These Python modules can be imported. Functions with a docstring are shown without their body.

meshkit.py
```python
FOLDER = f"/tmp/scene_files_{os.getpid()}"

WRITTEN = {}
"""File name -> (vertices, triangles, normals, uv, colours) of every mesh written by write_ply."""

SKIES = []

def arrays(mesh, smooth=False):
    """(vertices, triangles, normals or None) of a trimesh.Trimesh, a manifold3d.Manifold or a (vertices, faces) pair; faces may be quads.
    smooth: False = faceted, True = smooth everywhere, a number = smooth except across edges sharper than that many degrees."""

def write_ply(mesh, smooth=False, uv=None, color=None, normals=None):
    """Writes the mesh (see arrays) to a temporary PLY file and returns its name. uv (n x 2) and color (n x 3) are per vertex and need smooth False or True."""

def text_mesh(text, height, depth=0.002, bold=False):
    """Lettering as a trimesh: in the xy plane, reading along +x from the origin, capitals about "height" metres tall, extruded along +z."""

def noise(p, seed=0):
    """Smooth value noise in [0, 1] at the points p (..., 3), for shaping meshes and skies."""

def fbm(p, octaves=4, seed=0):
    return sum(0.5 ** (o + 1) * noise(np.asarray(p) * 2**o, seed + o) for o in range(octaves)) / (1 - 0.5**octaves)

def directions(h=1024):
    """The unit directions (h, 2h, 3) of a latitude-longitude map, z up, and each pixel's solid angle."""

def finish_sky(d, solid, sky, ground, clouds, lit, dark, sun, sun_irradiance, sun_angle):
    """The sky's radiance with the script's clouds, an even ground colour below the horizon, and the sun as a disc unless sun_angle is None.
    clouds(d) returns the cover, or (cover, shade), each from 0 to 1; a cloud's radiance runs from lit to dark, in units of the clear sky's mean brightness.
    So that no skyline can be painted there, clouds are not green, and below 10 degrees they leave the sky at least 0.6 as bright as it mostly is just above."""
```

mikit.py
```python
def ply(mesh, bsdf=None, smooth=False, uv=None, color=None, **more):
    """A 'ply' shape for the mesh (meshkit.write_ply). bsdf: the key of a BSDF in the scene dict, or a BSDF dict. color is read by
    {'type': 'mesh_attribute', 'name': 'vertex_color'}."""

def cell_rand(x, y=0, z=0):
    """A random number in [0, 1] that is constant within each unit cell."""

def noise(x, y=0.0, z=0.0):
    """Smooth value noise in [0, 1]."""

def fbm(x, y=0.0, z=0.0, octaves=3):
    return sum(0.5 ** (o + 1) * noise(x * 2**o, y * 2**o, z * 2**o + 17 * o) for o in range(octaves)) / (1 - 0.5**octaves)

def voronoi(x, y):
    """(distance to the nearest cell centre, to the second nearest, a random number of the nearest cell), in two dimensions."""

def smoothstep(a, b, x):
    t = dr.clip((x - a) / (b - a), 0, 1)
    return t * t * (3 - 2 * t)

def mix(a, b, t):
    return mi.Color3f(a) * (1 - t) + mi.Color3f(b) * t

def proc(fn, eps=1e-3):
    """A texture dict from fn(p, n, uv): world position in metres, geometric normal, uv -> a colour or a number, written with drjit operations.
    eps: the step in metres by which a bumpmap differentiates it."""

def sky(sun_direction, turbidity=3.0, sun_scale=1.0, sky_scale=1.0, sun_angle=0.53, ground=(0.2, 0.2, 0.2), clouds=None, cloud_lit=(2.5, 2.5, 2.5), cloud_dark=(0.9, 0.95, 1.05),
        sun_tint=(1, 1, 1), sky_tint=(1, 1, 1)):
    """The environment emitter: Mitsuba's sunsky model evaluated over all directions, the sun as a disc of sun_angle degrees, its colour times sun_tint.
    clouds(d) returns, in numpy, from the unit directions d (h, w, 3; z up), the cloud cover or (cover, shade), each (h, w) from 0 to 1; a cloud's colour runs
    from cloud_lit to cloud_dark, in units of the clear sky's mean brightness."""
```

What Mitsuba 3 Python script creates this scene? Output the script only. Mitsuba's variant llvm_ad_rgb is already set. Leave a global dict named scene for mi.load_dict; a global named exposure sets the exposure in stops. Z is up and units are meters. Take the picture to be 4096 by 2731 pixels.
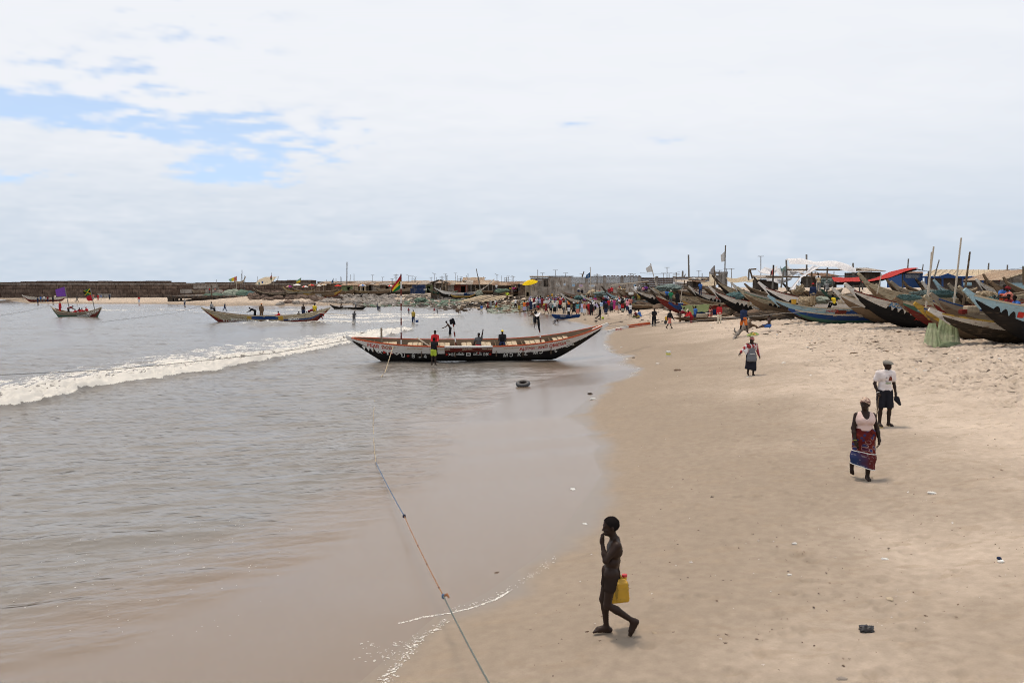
import math,random
import numpy as np,trimesh,manifold3d,shapely
import shapely.geometry as sg
import mitsuba as mi,drjit as dr
import mikit,meshkit
from mikit import proc,fbm,noise,voronoi,cell_rand,smoothstep,mix

T=mi.ScalarTransform4f
scene,labels={},{}
random.seed(7)
RNG=np.random.default_rng(7)

# ------------------------------------------------------------------ camera, sky, exposure
F,CX,CY,HOR,ZC=3306.0,2048.0,1365.5,1150.0,4.7  # focal length and centre in pixels of the photograph, horizon row, eye height
PITCH=math.atan((CY -HOR) /F)
FWD=np.array([0,math.cos(PITCH),-math.sin(PITCH)])
UP=np.array([0,math.sin(PITCH),math.cos(PITCH)])
EYE=np.array([0,0,ZC])
scene['camera']={'type':'perspective','fov':2*math.degrees(math.atan(CX/F)),'fov_axis':'x','near_clip':0.1,'far_clip':9000.0,
                   'to_world':T().look_at(origin=EYE.tolist(),target=(EYE+FWD).tolist(),up=[0,0,1])}

def nfb(a,b,sx,sy,seed,octaves=4):
 return meshkit.fbm(np.stack([a*sx,b*sy,np.zeros_like(a)],-1),octaves,seed)

def sstep(a,b,x):
 t=np.clip((x -a) / (b -a),0,1)
 return t*t* (3 -2*t)

def clouds(d):
 el=np.degrees(np.arcsin(np.clip(d[...,2],-1,1)))
 az=np.degrees(np.arctan2(d[...,0],d[...,1]))
 q=1/ (np.maximum(d[...,2],0) +0.12)
 u,v=d[...,0] *q,d[...,1] *q
 big=nfb(u,v,0.55,1.1,3,4)
 small=nfb(u,v,9.0,13.0,11,4)
 mid=nfb(u,v,2.2,5.0,23,4)
 def blob(a,e,ra,re):
  return np.exp(-((az -a) /ra) **2 - ((el -e) /re) **2)
 blue=1.0*blob(-31,10.6,8.5,0.9) +0.75*blob(-22.5,9.6,6.0,1.2) +0.9*blob(-19,7.2,4,0.9) +0.75*blob(-34,6.6,6,0.8) +1.0*blob(-42,9,7,2.0)
 blue+=0.42*blob(-17.5,9.2,5,2.0) +0.42*blob(-27,12.9,10,1.5) +0.42*blob(-21,17.5,6,2.5) +0.36*blob(-12,10,4,1.6) +0.3*blob(-19,14.8,3,0.8) +0.3*blob(3.5,11.2,2.5,0.7) +0.24*blob(9,9.8,5,0.5) +0.25*blob(15,13.6,1.5,0.6)
 blue-=0.8*blob(-27,8.0,5,0.55) +0.5*blob(-33,7.9,6,0.8)
 far=sstep(19,34,el) +sstep(36,60,np.abs(az))
 blue+=np.clip(far,0,1) *1.1*sstep(0.52,0.75,big)
 x=blue+ (small -0.5) *1.7+ (mid -0.5) *0.7
 cover=1 -0.72*sstep(0.30,0.95,x) *sstep(0.10,0.34,blue+0.02)
 lowc=nfb(u,v,1.6,5.5,41,4)
 shade=0.95* (1 -sstep(0.0,13.0,el)) +0.10* (lowc -0.5) *2+0.42* (small -0.5) * (0.3+0.7*sstep(10,-25,az))
 puff=sstep(0.56,0.70,nfb(az,el,0.28,0.9,57,4)) *sstep(0.3,1.6,el) * (1 -sstep(4.0,6.5,el))
 shade=shade -0.16*puff
 shade=shade+0.12*sstep(8,40,az) * (1 -sstep(15,40,el))
 return cover,np.clip(shade,0,1)

SUN=(-0.17,0.22,0.96)
scene['sky']=mikit.sky(SUN,turbidity=3.0,sun_scale=0.42,sky_scale=1.0,sun_angle=9.0,sun_tint=(0.98,0.99,1.02),ground=(0.25,0.22,0.18),clouds=clouds,
                         cloud_lit=(1.98,2.03,2.13),cloud_dark=(1.36,1.55,1.78))
exposure=2.1

# ------------------------------------------------------------------ helpers
def ray(px,py):
 v=FWD+np.array([1,0,0]) * (px -CX) /F+UP* (CY -py) /F
 return v
def at(px,py,d):# the point at distance d (along y) seen at that place
 v=ray(px,py)
 return EYE+v* (d/v[1])
def on_z(px,py,z):
 v=ray(px,py)
 return EYE+v* ((z -ZC) /v[2])

COUNT={}
def numbered(name):
 n=COUNT.get(name,0)
 COUNT[name]=n+1
 return name if n==0 else f'{name}_{n:03d}'
def thing(name,label,cat,group=None):
 k=numbered(name)
 labels[k]={'label':label,'category':cat}
 if group:labels[k]['group']=group
 return k
def mat4(M):
 return T(np.asarray(M,float).tolist())
def obj(name,mesh,bsdf,parent=None,smooth=False,M=None,label=None,kind=None,**more):
 """One entry of the scene: a part of PARENT, or a thing's own mesh where parent is the full key (name None)."""
 if name is None:k=parent
 else:k=numbered(parent+'__'+name if parent else name)
 d=dict(mesh) if isinstance(mesh,dict) else mikit.ply(mesh,None,smooth,**more)
 d['bsdf']={'type':'ref','id':bsdf}
 if M is not None:d['to_world']=mat4(M)
 scene[k]=d
 if label or kind:
  labels.setdefault(k,{})
  if label:labels[k]['label']=label
  if kind:labels[k]['kind']=kind
 return k
def struct(name,mesh,bsdf,label=None,smooth=True,**more):
 k=obj(name,mesh,bsdf,None,smooth,**more)
 labels[k]={'label':label,'kind':'structure'} if label else {'kind':'structure'}
 return k
def Mx(loc=(0,0,0),rz=0.0,s=1.0,rx=0.0,ry=0.0):
 """rotation in radians: x, then y, then z, scale s, then loc"""
 a=trimesh.transformations.euler_matrix(rx,ry,rz,'sxyz')
 a[:3,:3] *=np.asarray(s)
 a[:3,3]=loc
 return a
cat=trimesh.util.concatenate
def box(sx,sy,sz,c=(0,0,0),rz=0.0,M=None):
 m=trimesh.creation.box((sx,sy,sz))
 if rz:m.apply_transform(Mx(rz=rz))
 m.apply_translation(c)
 if M is not None:m.apply_transform(M)
 return m
def tube(pts,r,sides=8,cap=True):
 """a polyline as a tube; r a number or one per point"""
 p=np.asarray(pts,float);n=len(p)
 r=np.broadcast_to(np.asarray(r,float),(n,))
 t=np.gradient(p,axis=0);t/=np.linalg.norm(t,axis=1,keepdims=True) +1e-12
 ref=np.array([0,0,1.0]) if abs(t[:,2]).mean() <0.8 else np.array([1.0,0,0])
 a=np.cross(t,ref);a/=np.linalg.norm(a,axis=1,keepdims=True) +1e-12
 b=np.cross(t,a)
 g=np.arange(sides) *2*np.pi/sides
 v=p[:,None] +r[:,None,None] * (np.cos(g)[None,:,None] *a[:,None] +np.sin(g)[None,:,None] *b[:,None])
 f=[]
 for i in range(n -1):
  for j in range(sides):
   k=(j+1) %sides
   f.append([i*sides+j,(i+1) *sides+j,(i+1) *sides+k]);f.append([i*sides+j,(i+1) *sides+k,i*sides+k])
 v=v.reshape(-1,3)
 if cap:
  v=np.vstack([v,p[0],p[-1]]);c0,c1=len(v) -2,len(v) -1
  for j in range(sides):
   k=(j+1) %sides
   f.append([c0,j,k]);f.append([c1,(n -1) *sides+k,(n -1) *sides+j])
 m=trimesh.Trimesh(v,np.array(f),process=False)
 return m
def grid(P,close=False):
 """a surface through an (n, m, 3) array of points"""
 n,m=P.shape[:2]
 i,j=np.meshgrid(np.arange(n -1),np.arange(m -1),indexing='ij')
 q=np.stack([i*m+j,(i+1) *m+j,(i+1) *m+j+1,i*m+j+1],-1).reshape(-1,4)
 return trimesh.Trimesh(P.reshape(-1,3),np.vstack([q[:,[0,1,2]],q[:,[0,2,3]]]),process=False)
def icos(r=1.0,sub=1,s=(1,1,1),c=(0,0,0)):
 m=trimesh.creation.icosphere(subdivisions=sub,radius=r);m.apply_scale(s);m.apply_translation(c)
 return m
def lump(r,s,seed,amp=0.25,freq=1.6,sub=2):
 m=trimesh.creation.icosphere(subdivisions=sub,radius=1.0)
 n=meshkit.fbm(m.vertices*freq+seed*7.3,3,seed)
 m.vertices=m.vertices* (1+amp*2* (n -0.5))[:,None] *r*np.asarray(s)
 return m

# ------------------------------------------------------------------ materials
def rgb(c):return {'type':'rgb','value':[float(x) for x in c]}
def flat(name,c,rough=None,two=True):
 """an evenly coloured material; rough None = matt, else a glossy coat of that roughness"""
 if name in scene:return name
 b={'type':'diffuse','reflectance':rgb(c)} if rough is None else {'type':'roughplastic','alpha':rough,'diffuse_reflectance':rgb(c)}
 scene[name]={'type':'twosided','bsdf':b}
 return name
def cloth(c):
 return flat('cloth_%02d_%02d_%02d'%tuple(int(round(x*99)) for x in c),c)

def col_sand(p,n,uv):
 sd=uv.x -p.x
 g=fbm(p.x*1.1,p.y*1.1,0,4)
 g2=fbm(p.x*9,p.y*9,3,3)
 fine=noise(p.x*70,p.y*70)
 c=mix((0.385,0.317,0.255),(0.485,0.406,0.334),dr.clip(g*1.3 -0.15,0,1))
 damp=1 -smoothstep(2.0,11.0,sd+ (fbm(p.x*0.35,p.y*0.35,5,4) -0.5) *7.0+ (g2 -0.5) *1.6)
 c=mix(c,(0.242,0.197,0.155),0.88*damp)
 grit=smoothstep(0.60,0.74,fbm(p.x*2.6,p.y*5.2,9,4))
 c=mix(c,(0.275,0.217,0.163),0.45*grit)
 return c* (0.86+0.2*g2+0.08*fine)
def bump_sand(p,n,uv):
 ch=dr.clip(uv.y -p.y,0,1)
 d1,d2,w=voronoi(p.x*2.3+noise(p.x*1.7,p.y*1.7) *1.2,p.y*2.3+noise(p.x*1.9,p.y*1.9,4) *1.2)
 pit=smoothstep(0.05,0.42,d1) *0.05
 lumps=fbm(p.x*2.8,p.y*2.8,2,4) *0.11
 return ch* (lumps+pit) +0.004*noise(p.x*30,p.y*30) +0.006*fbm(p.x*6,p.y*6,0,2)
def wet_sand(p,n,uv):
 return 1 -smoothstep(-0.3,0.45,uv.x -p.x+ (fbm(p.x*0.8,p.y*0.8,1,4) -0.5) *1.3)
scene['sand']={'type':'blendbsdf','weight':proc(wet_sand),
                 'bsdf_0':{'type':'bumpmap','tex':proc(bump_sand,0.02),'scale':1.0,'bsdf':{'type':'diffuse','reflectance':proc(col_sand)}},
                 'bsdf_1':{'type':'roughplastic','alpha':0.10,'int_ior':1.33,'diffuse_reflectance':rgb((0.20,0.160,0.124))}}

def col_water(p,n,uv):
 film=uv.y -p.y  # metres of water over the sand
 silt=fbm(p.x*0.12,p.y*0.12,0,3)
 c=mix((0.186,0.166,0.145),(0.172,0.160,0.145),silt)
 return mix((0.195,0.150,0.115),c,smoothstep(0.01,0.35,film))
def bump_water(p,n,uv):
 h=uv.y -p.y
 k=smoothstep(0.03,0.25,h)
 fine=(fbm(p.x*9+p.y*4,p.y*22 -p.x*6,1,2) *0.008+fbm(p.x*2.2+p.y*0.9,p.y*7.5 -p.x*1.6,8,2) *0.012) *smoothstep(0.012,0.05,h) *smoothstep(0.35,0.6,fbm(p.x*0.5,p.y*0.8,3,3))
 a=fbm(p.x*1.2+0.6*p.y,p.y*3.2 -0.8*p.x,0,3) *0.042+fbm(p.x*5.5+p.y*2,p.y*11 -p.x*3,4,2) *0.010
 return a*k+fine+0.0012*fbm(p.x*5,p.y*14,2,2)
def foam_mask(p,n,uv):
 m=uv.x -p.x
 f=fbm(p.x*1.6,p.y*0.8,0,4) *0.5+fbm(p.x*7,p.y*4.5,6,3) *0.5
 return smoothstep(0.44,0.56,m*1.12+ (f -0.5) *1.9 -0.10) *smoothstep(0.02,0.1,m)
scene['water']={'type':'blendbsdf','weight':proc(foam_mask),
                  'bsdf_0':{'type':'bumpmap','tex':proc(bump_water,0.02),'scale':1.0,'bsdf':{'type':'roughplastic','alpha':0.05,'int_ior':1.33,'diffuse_reflectance':proc(col_water)}},
                  'bsdf_1':{'type':'diffuse','reflectance':rgb((0.56,0.54,0.50))}}
flat('foam',(0.66,0.635,0.59))

# ------------------------------------------------------------------ the ground and the sea
SHORE_PX=[(1000,3400),(1380,2880),(1532,2731),(1620,2647),(1715,2560),(1811,2473),(2020,2368),(2220,2238),(2281,2168),(2360,2064),(2430,1950),(2463,1897),(2417,1816),(2449,1781),(2389,1746),(2414,1736),
   (2365,1697),(2298,1666),(2351,1630),(2438,1539),(2519,1508),(2568,1476),(2484,1455),(2515,1432),(2442,1403),(2426,1381),(2431,1350),(2440,1328),(2388,1309),(2287,1288),(2227,1264),(2183,1255),(2079,1243),
   (1989,1239),(1900,1234),(1816,1219),(1699,1218),(1550,1219),(1504,1217),(1249,1224),(1100,1224),(1011,1222),(852,1226),(756,1220),(671,1216),(268,1215),(110,1213),(20,1199),(-700,1180)]
SHORE=np.array([on_z(px,py,0.45 if py>2300 else 0.38)[:2] for px,py in SHORE_PX])
SHORE=np.vstack([[-12.0,-40.0],[-5.0,-3.0],SHORE])
LAND=sg.Polygon(np.vstack([SHORE,[[-9000,SHORE[-1,1]],[-9000,9000],[9000,9000],[9000,-60],[-12,-60]]])).buffer(0)
shapely.prepare(LAND)
def dist_shore(x,y):
 """signed distance to the water's edge, positive on land"""
 x,y=np.broadcast_arrays(np.asarray(x,float),np.asarray(y,float))
 sh=x.shape;x,y=x.ravel(),y.ravel()
 d=np.full(x.shape,1e18)
 for a,b in zip(SHORE[:-1],SHORE[1:]):
  e=b -a
  t=np.clip(((x -a[0]) *e[0] + (y -a[1]) *e[1]) / (e@e+1e-12),0,1)
  d=np.minimum(d,(x -a[0] -t*e[0]) **2+ (y -a[1] -t*e[1]) **2)
 return (np.sqrt(d) *np.where(shapely.contains_xy(LAND,x,y),1,-1)).reshape(sh)
def ground_z(x,y,sd=None):
 x,y=np.asarray(x,float),np.asarray(y,float)
 if sd is None:sd=dist_shore(x,y)
 near=np.interp(sd,[-30,-14,-6,-2.5,0,2,5.3,7,10,16,25,60,200],[-3,-1.2,-0.15,0.16,0.42,0.66,0.96,1.24,1.42,1.9,2.15,2.6,3.0])
 far=np.interp(sd,[-30,-14,-6,-2.5,0,4,10,18,30,200],[-2,-0.8,-0.12,0.15,0.38,0.75,1.6,3.0,3.2,3.3])
 bank=np.interp(sd,[-30,-14,-6,-2.5,0,8,15,22,35,200],[-2,-0.8,-0.12,0.15,0.38,1.0,1.9,2.5,3.0,3.3])
 left=np.interp(sd,[-30,-14,-6,-2.5,0,12,45,200],[-2,-0.8,-0.12,0.15,0.36,0.95,1.3,1.4])
 z=near+ (far -near) *sstep(112,165,y)
 z=z+ (bank -z) *sstep(-5,-30,x) *sstep(120,150,y)
 z=z+ (left -z) *sstep(-72,-100,x) *sstep(120,150,y)
 return z
def gz(x,y):return float(ground_z(np.array([x]),np.array([y]))[0])
def on_ground(px,py,lo=5.0,hi=600.0):
 """where the sight line meets the ground"""
 v=ray(px,py)
 d=np.geomspace(lo,hi,1500)
 P=EYE+v* (d/v[1])[:,None]
 below=P[:,2] -ground_z(P[:,0],P[:,1]) <0
 i=int(np.argmax(below)) if below.any() else len(d) -1
 return P[i]
def churn_at(x,y,sd):
 return sstep(6.0,13.0,sd+3* (meshkit.fbm(np.stack([x*0.22,y*0.22,x*0],-1),3,5) -0.5) *2) *sstep(8,16,y)

ROWS=np.concatenate([np.linspace(-30,4,14),np.geomspace(5.0,60,600),np.geomspace(60.6,420,210),np.geomspace(430,6000,26)])
COLS=np.linspace(-1,1,700)
GY=np.repeat(ROWS[:,None],len(COLS),1)
GX=COLS[None] * (0.72*np.maximum(GY,7) +8)
GSD=dist_shore(GX,GY)
GZ=ground_z(GX,GY,GSD)
CH=churn_at(GX,GY,GSD)
P3=np.stack([GX,GY,GX*0],-1)
relief=CH* (0.11* (meshkit.fbm(P3* [2.2,2.2,1],3,31) -0.5) +0.22* (meshkit.fbm(P3* [0.5,0.5,1],3,33) -0.5)) +sstep(0.5,4,GSD) *0.05* (meshkit.fbm(P3* [0.6,0.6,1],3,35) -0.5)
# footprints: pits with low rims, dense where the sand is trampled, few on the smooth sand
from scipy.spatial import cKDTree
_r=np.random.default_rng(17)
def prints(n,x0,x1,y0,y1,rad,depth,mask):
 pts=np.stack([_r.uniform(x0,x1,n),_r.uniform(y0,y1,n)],-1)
 sel=mask>0.02
 q=np.stack([GX[sel],GY[sel]],-1)
 d,i=cKDTree(pts).query(q,k=2)
 sz=_r.uniform(0.6,1.3,n);out=np.zeros(GX.shape)
 for j in range(2):
  t=d[:,j] / (rad*sz[i[:,j]])
  out[sel] +=depth*sz[i[:,j]] * (-np.exp(-t*t*1.6) +0.55*np.exp(-((t -1.35) /0.35) **2))
 return out*mask
relief+=prints(34000,2,50,10,75,0.135,0.078,CH* (GY<75) * (GY>9) * (GX>1))
relief+=prints(1700,0,24,7,40,0.085,0.034,sstep(1.0,2.5,GSD) * (1 -CH) * (GY<42) * (GY>6) * (GX>0))
GZS=GZ+relief* (GY<420)
keep=(GSD> -9)
def clipped(Z,keep,uvs,deep=None):
 m=grid(np.stack([GX,GY,Z],-1))
 k=keep.ravel()[m.faces].any(1)
 used=np.unique(m.faces[k]);new=np.zeros(len(m.vertices),int);new[used]=np.arange(len(used))
 return trimesh.Trimesh(m.vertices[used],new[m.faces[k]][:,::-1],process=False),uvs.reshape(-1,2)[used]
sand_mesh,sand_uv=clipped(GZS,keep,np.stack([GSD+GX,CH+GY],-1))
if sand_mesh.face_normals[:,2].mean() <0:sand_mesh.invert()
struct('beach',sand_mesh,'sand','pale sand beach, smooth and wet by the water and trampled higher up',uv=sand_uv)

BRK_Y=np.array([-30,5,15,31.5,39,50.8,65.8,78,89,97,110.0])
BRK_X=np.array([-33,-27,-24,-19.5,-18,-15.4,-13,-11.6,-10.8,-10.2,-10.0])
def sea_height(x,y):
 p=np.stack([x,y,x*0],-1)
 bx=np.interp(y,BRK_Y,BRK_X)
 n1=meshkit.fbm(p* [0.35,0.35,1],3,71)
 u=bx -x+ (n1 -0.5) *2.2
 live=(1 -sstep(88,99,y)) *sstep(5,20,y)
 front=np.interp(u,[-1.2,0,0.5,1.0,2.2,4.5,8,14],[0,0.03,0.30,0.39,0.30,0.16,0.05,0]) *live* (0.65+0.7*meshkit.fbm(p* [0.25,0.25,1],2,72))
 tail=np.interp(y,[20,44,57,74,85,95],[8.5,7.5,7.6,8.0,6.0,4.0])
 foam=np.where(u>0.15,1 -0.62*np.clip((u -0.8) /tail,0,1) **0.5,0) * (u<tail*1.25) *live
 foam=foam*sstep(0.1,0.4,u)
 # shorter breakers and streaks farther out
 for (x0,x1,yc,wy,h) in [(-36,-13,112,5,0.16),(-30,-9,128,4,0.12),(-26,-8,145,4,0.1),(-60,-34,150,3.5,0.22),(-92,-60,168,3,0.22),(-36,-18,137,3,0.1),(-50,-30,172,3,0.12)]:
  w=yc+3.0* (meshkit.noise(p* [0.12,0,1],int(yc)) -0.5) *2+0.10* (x -x0)
  band=np.exp(-((y -w) /wy) **2) *sstep(x0 -4,x0+4,x) *sstep(x1+4,x1 -4,x)
  front=front+h*band
  foam=np.maximum(foam,band* (0.72 if yc<149 else 0.58) * (0.55+0.8*meshkit.fbm(p* [0.3,0.5,1],3,int(yc) +3)))
 hx_,hy_=on_z(1064,1300,0.0)[:2]
 hump=np.exp(-((x -hx_ -0.06* (y -hy_)) /4.2) **2 - ((y -hy_ -0.10* (x -hx_)) /2.2) **2)
 front=front+0.62*hump;foam=np.maximum(foam,0.50*hump)
 sw=0.10*np.sin((x*0.9+y*0.12) *0.55+3*meshkit.noise(p* [0.05,0.05,1],4)) *sstep(0,-8,x -bx)
 off=sstep(6,40,y)
 q=np.stack([x*0.42+y*0.16,y*1.05 -x*0.28,x*0],-1)
 ripple=0.085* (meshkit.fbm(q*0.75,4,81) -0.5) *2+0.045*np.abs(meshkit.fbm(q*1.9+5,3,83) -0.5) *2
 ln=np.stack([x*0.10+y*0.02,y*0.85 -x*0.22,x*0],-1)
 ridge=1 -np.abs(meshkit.fbm(ln,3,87) -0.5) *2
 return front,foam,sw+ripple+0.035*np.clip(ridge -0.72,0,1) /0.28*sstep(60,20,y)
front,foam,rip=sea_height(GX,GY)
calm=sstep(-1.0,-9.0,GSD)
front=front*sstep(-1.5,-6,GSD)
crest_noise=((meshkit.fbm(P3* [2.6,2.6,1],4,91) -0.5) *0.75+0.30* (np.abs(meshkit.fbm(P3* [1.1,1.1,1],3,95) -0.5) -0.1)) *sstep(0.3,0.7,foam) *sstep(0.12,0.4,front)
edge=0.035* (meshkit.fbm(P3* [0.9,0.9,1],3,93) -0.5)
film=GZ+0.006 -0.030*sstep(-1.2,0.25,GSD) +0.014
seaz=front+rip* (0.22+0.78*calm) +crest_noise
k=0.06
hh=np.clip(0.5+0.5* (seaz -film) /k,0,1)
swash=film+ (seaz -film) *hh+k*hh* (1 -hh)
SEAZ=np.where(GSD> -14,swash,seaz)
DEPTH=np.clip(SEAZ -GZ,0,2)
sea_mesh,sea_uv=clipped(SEAZ,GSD<0.6,np.stack([foam+GX,DEPTH+GY],-1))
if sea_mesh.face_normals[:,2].mean() <0:sea_mesh.invert()
struct('sea',sea_mesh,'water','silty grey sea with a long white breaker rolling in and a thin wash on the sand',uv=sea_uv)

# ------------------------------------------------------------------ painted and bare wood
def paint(name,c,worn=(0.16,0.115,0.075),amount=0.5,rough=None):
 """old boat paint: brush streaks along the planks, chips down to the wood, grime patches"""
 lo=0.78 -0.34*amount
 def fn(p,n,uv):
  streak=fbm(p.x*1.3,p.y*1.3,p.z*16,3)
  chip=fbm(p.x*4.2,p.y*4.2,p.z*9,4)
  k=smoothstep(lo,lo+0.12,chip*0.7+streak*0.3)
  g=smoothstep(0.45,0.75,fbm(p.x*0.9,p.y*0.9,p.z*2.5+7,3))
  cc=mix(c,worn,0.85*k)
  cc=mix(cc,(0.10,0.075,0.05),0.32*amount*g)
  return cc* (0.82+0.3*streak)
 scene[name]={'type':'twosided','bsdf':{'type':'diffuse','reflectance':proc(fn)}}
 return name
paint('paint_white',(0.55,0.52,0.47),(0.25,0.185,0.13),0.62)
paint('paint_fresh_white',(0.66,0.64,0.61),(0.33,0.26,0.20),0.40)
paint('paint_cream',(0.38,0.33,0.235),(0.18,0.13,0.085),0.8)
paint('paint_black',(0.018,0.017,0.017),(0.07,0.05,0.036),0.45)
paint('tarred_wood',(0.045,0.036,0.029),(0.13,0.095,0.065),0.75)
paint('brown_wood',(0.185,0.128,0.083),(0.085,0.06,0.042),0.6)
paint('grey_wood',(0.25,0.205,0.155),(0.12,0.09,0.065),0.6)
paint('pale_wood',(0.44,0.36,0.255),(0.26,0.20,0.14),0.5)
paint('paint_red',(0.145,0.027,0.023),(0.12,0.075,0.055),0.68)
paint('paint_orange',(0.40,0.08,0.035),(0.30,0.15,0.10),0.35)
paint('paint_blue',(0.022,0.055,0.165),(0.10,0.09,0.085),0.55)
paint('paint_pale_blue',(0.27,0.40,0.46),(0.22,0.18,0.14),0.55)
paint('paint_green',(0.06,0.135,0.10),(0.13,0.11,0.08),0.65)
paint('paint_yellow',(0.40,0.25,0.05),(0.17,0.12,0.07),0.72)
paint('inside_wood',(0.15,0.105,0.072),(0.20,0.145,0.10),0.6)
flat('letter_white',(0.72,0.71,0.67));flat('letter_red',(0.42,0.04,0.03));flat('letter_blue',(0.05,0.18,0.38));flat('letter_black',(0.02,0.02,0.022))
flat('letter_ochre',(0.32,0.22,0.09));flat('rope_grey',(0.30,0.29,0.27));flat('rope_tan',(0.40,0.33,0.23))

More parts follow.
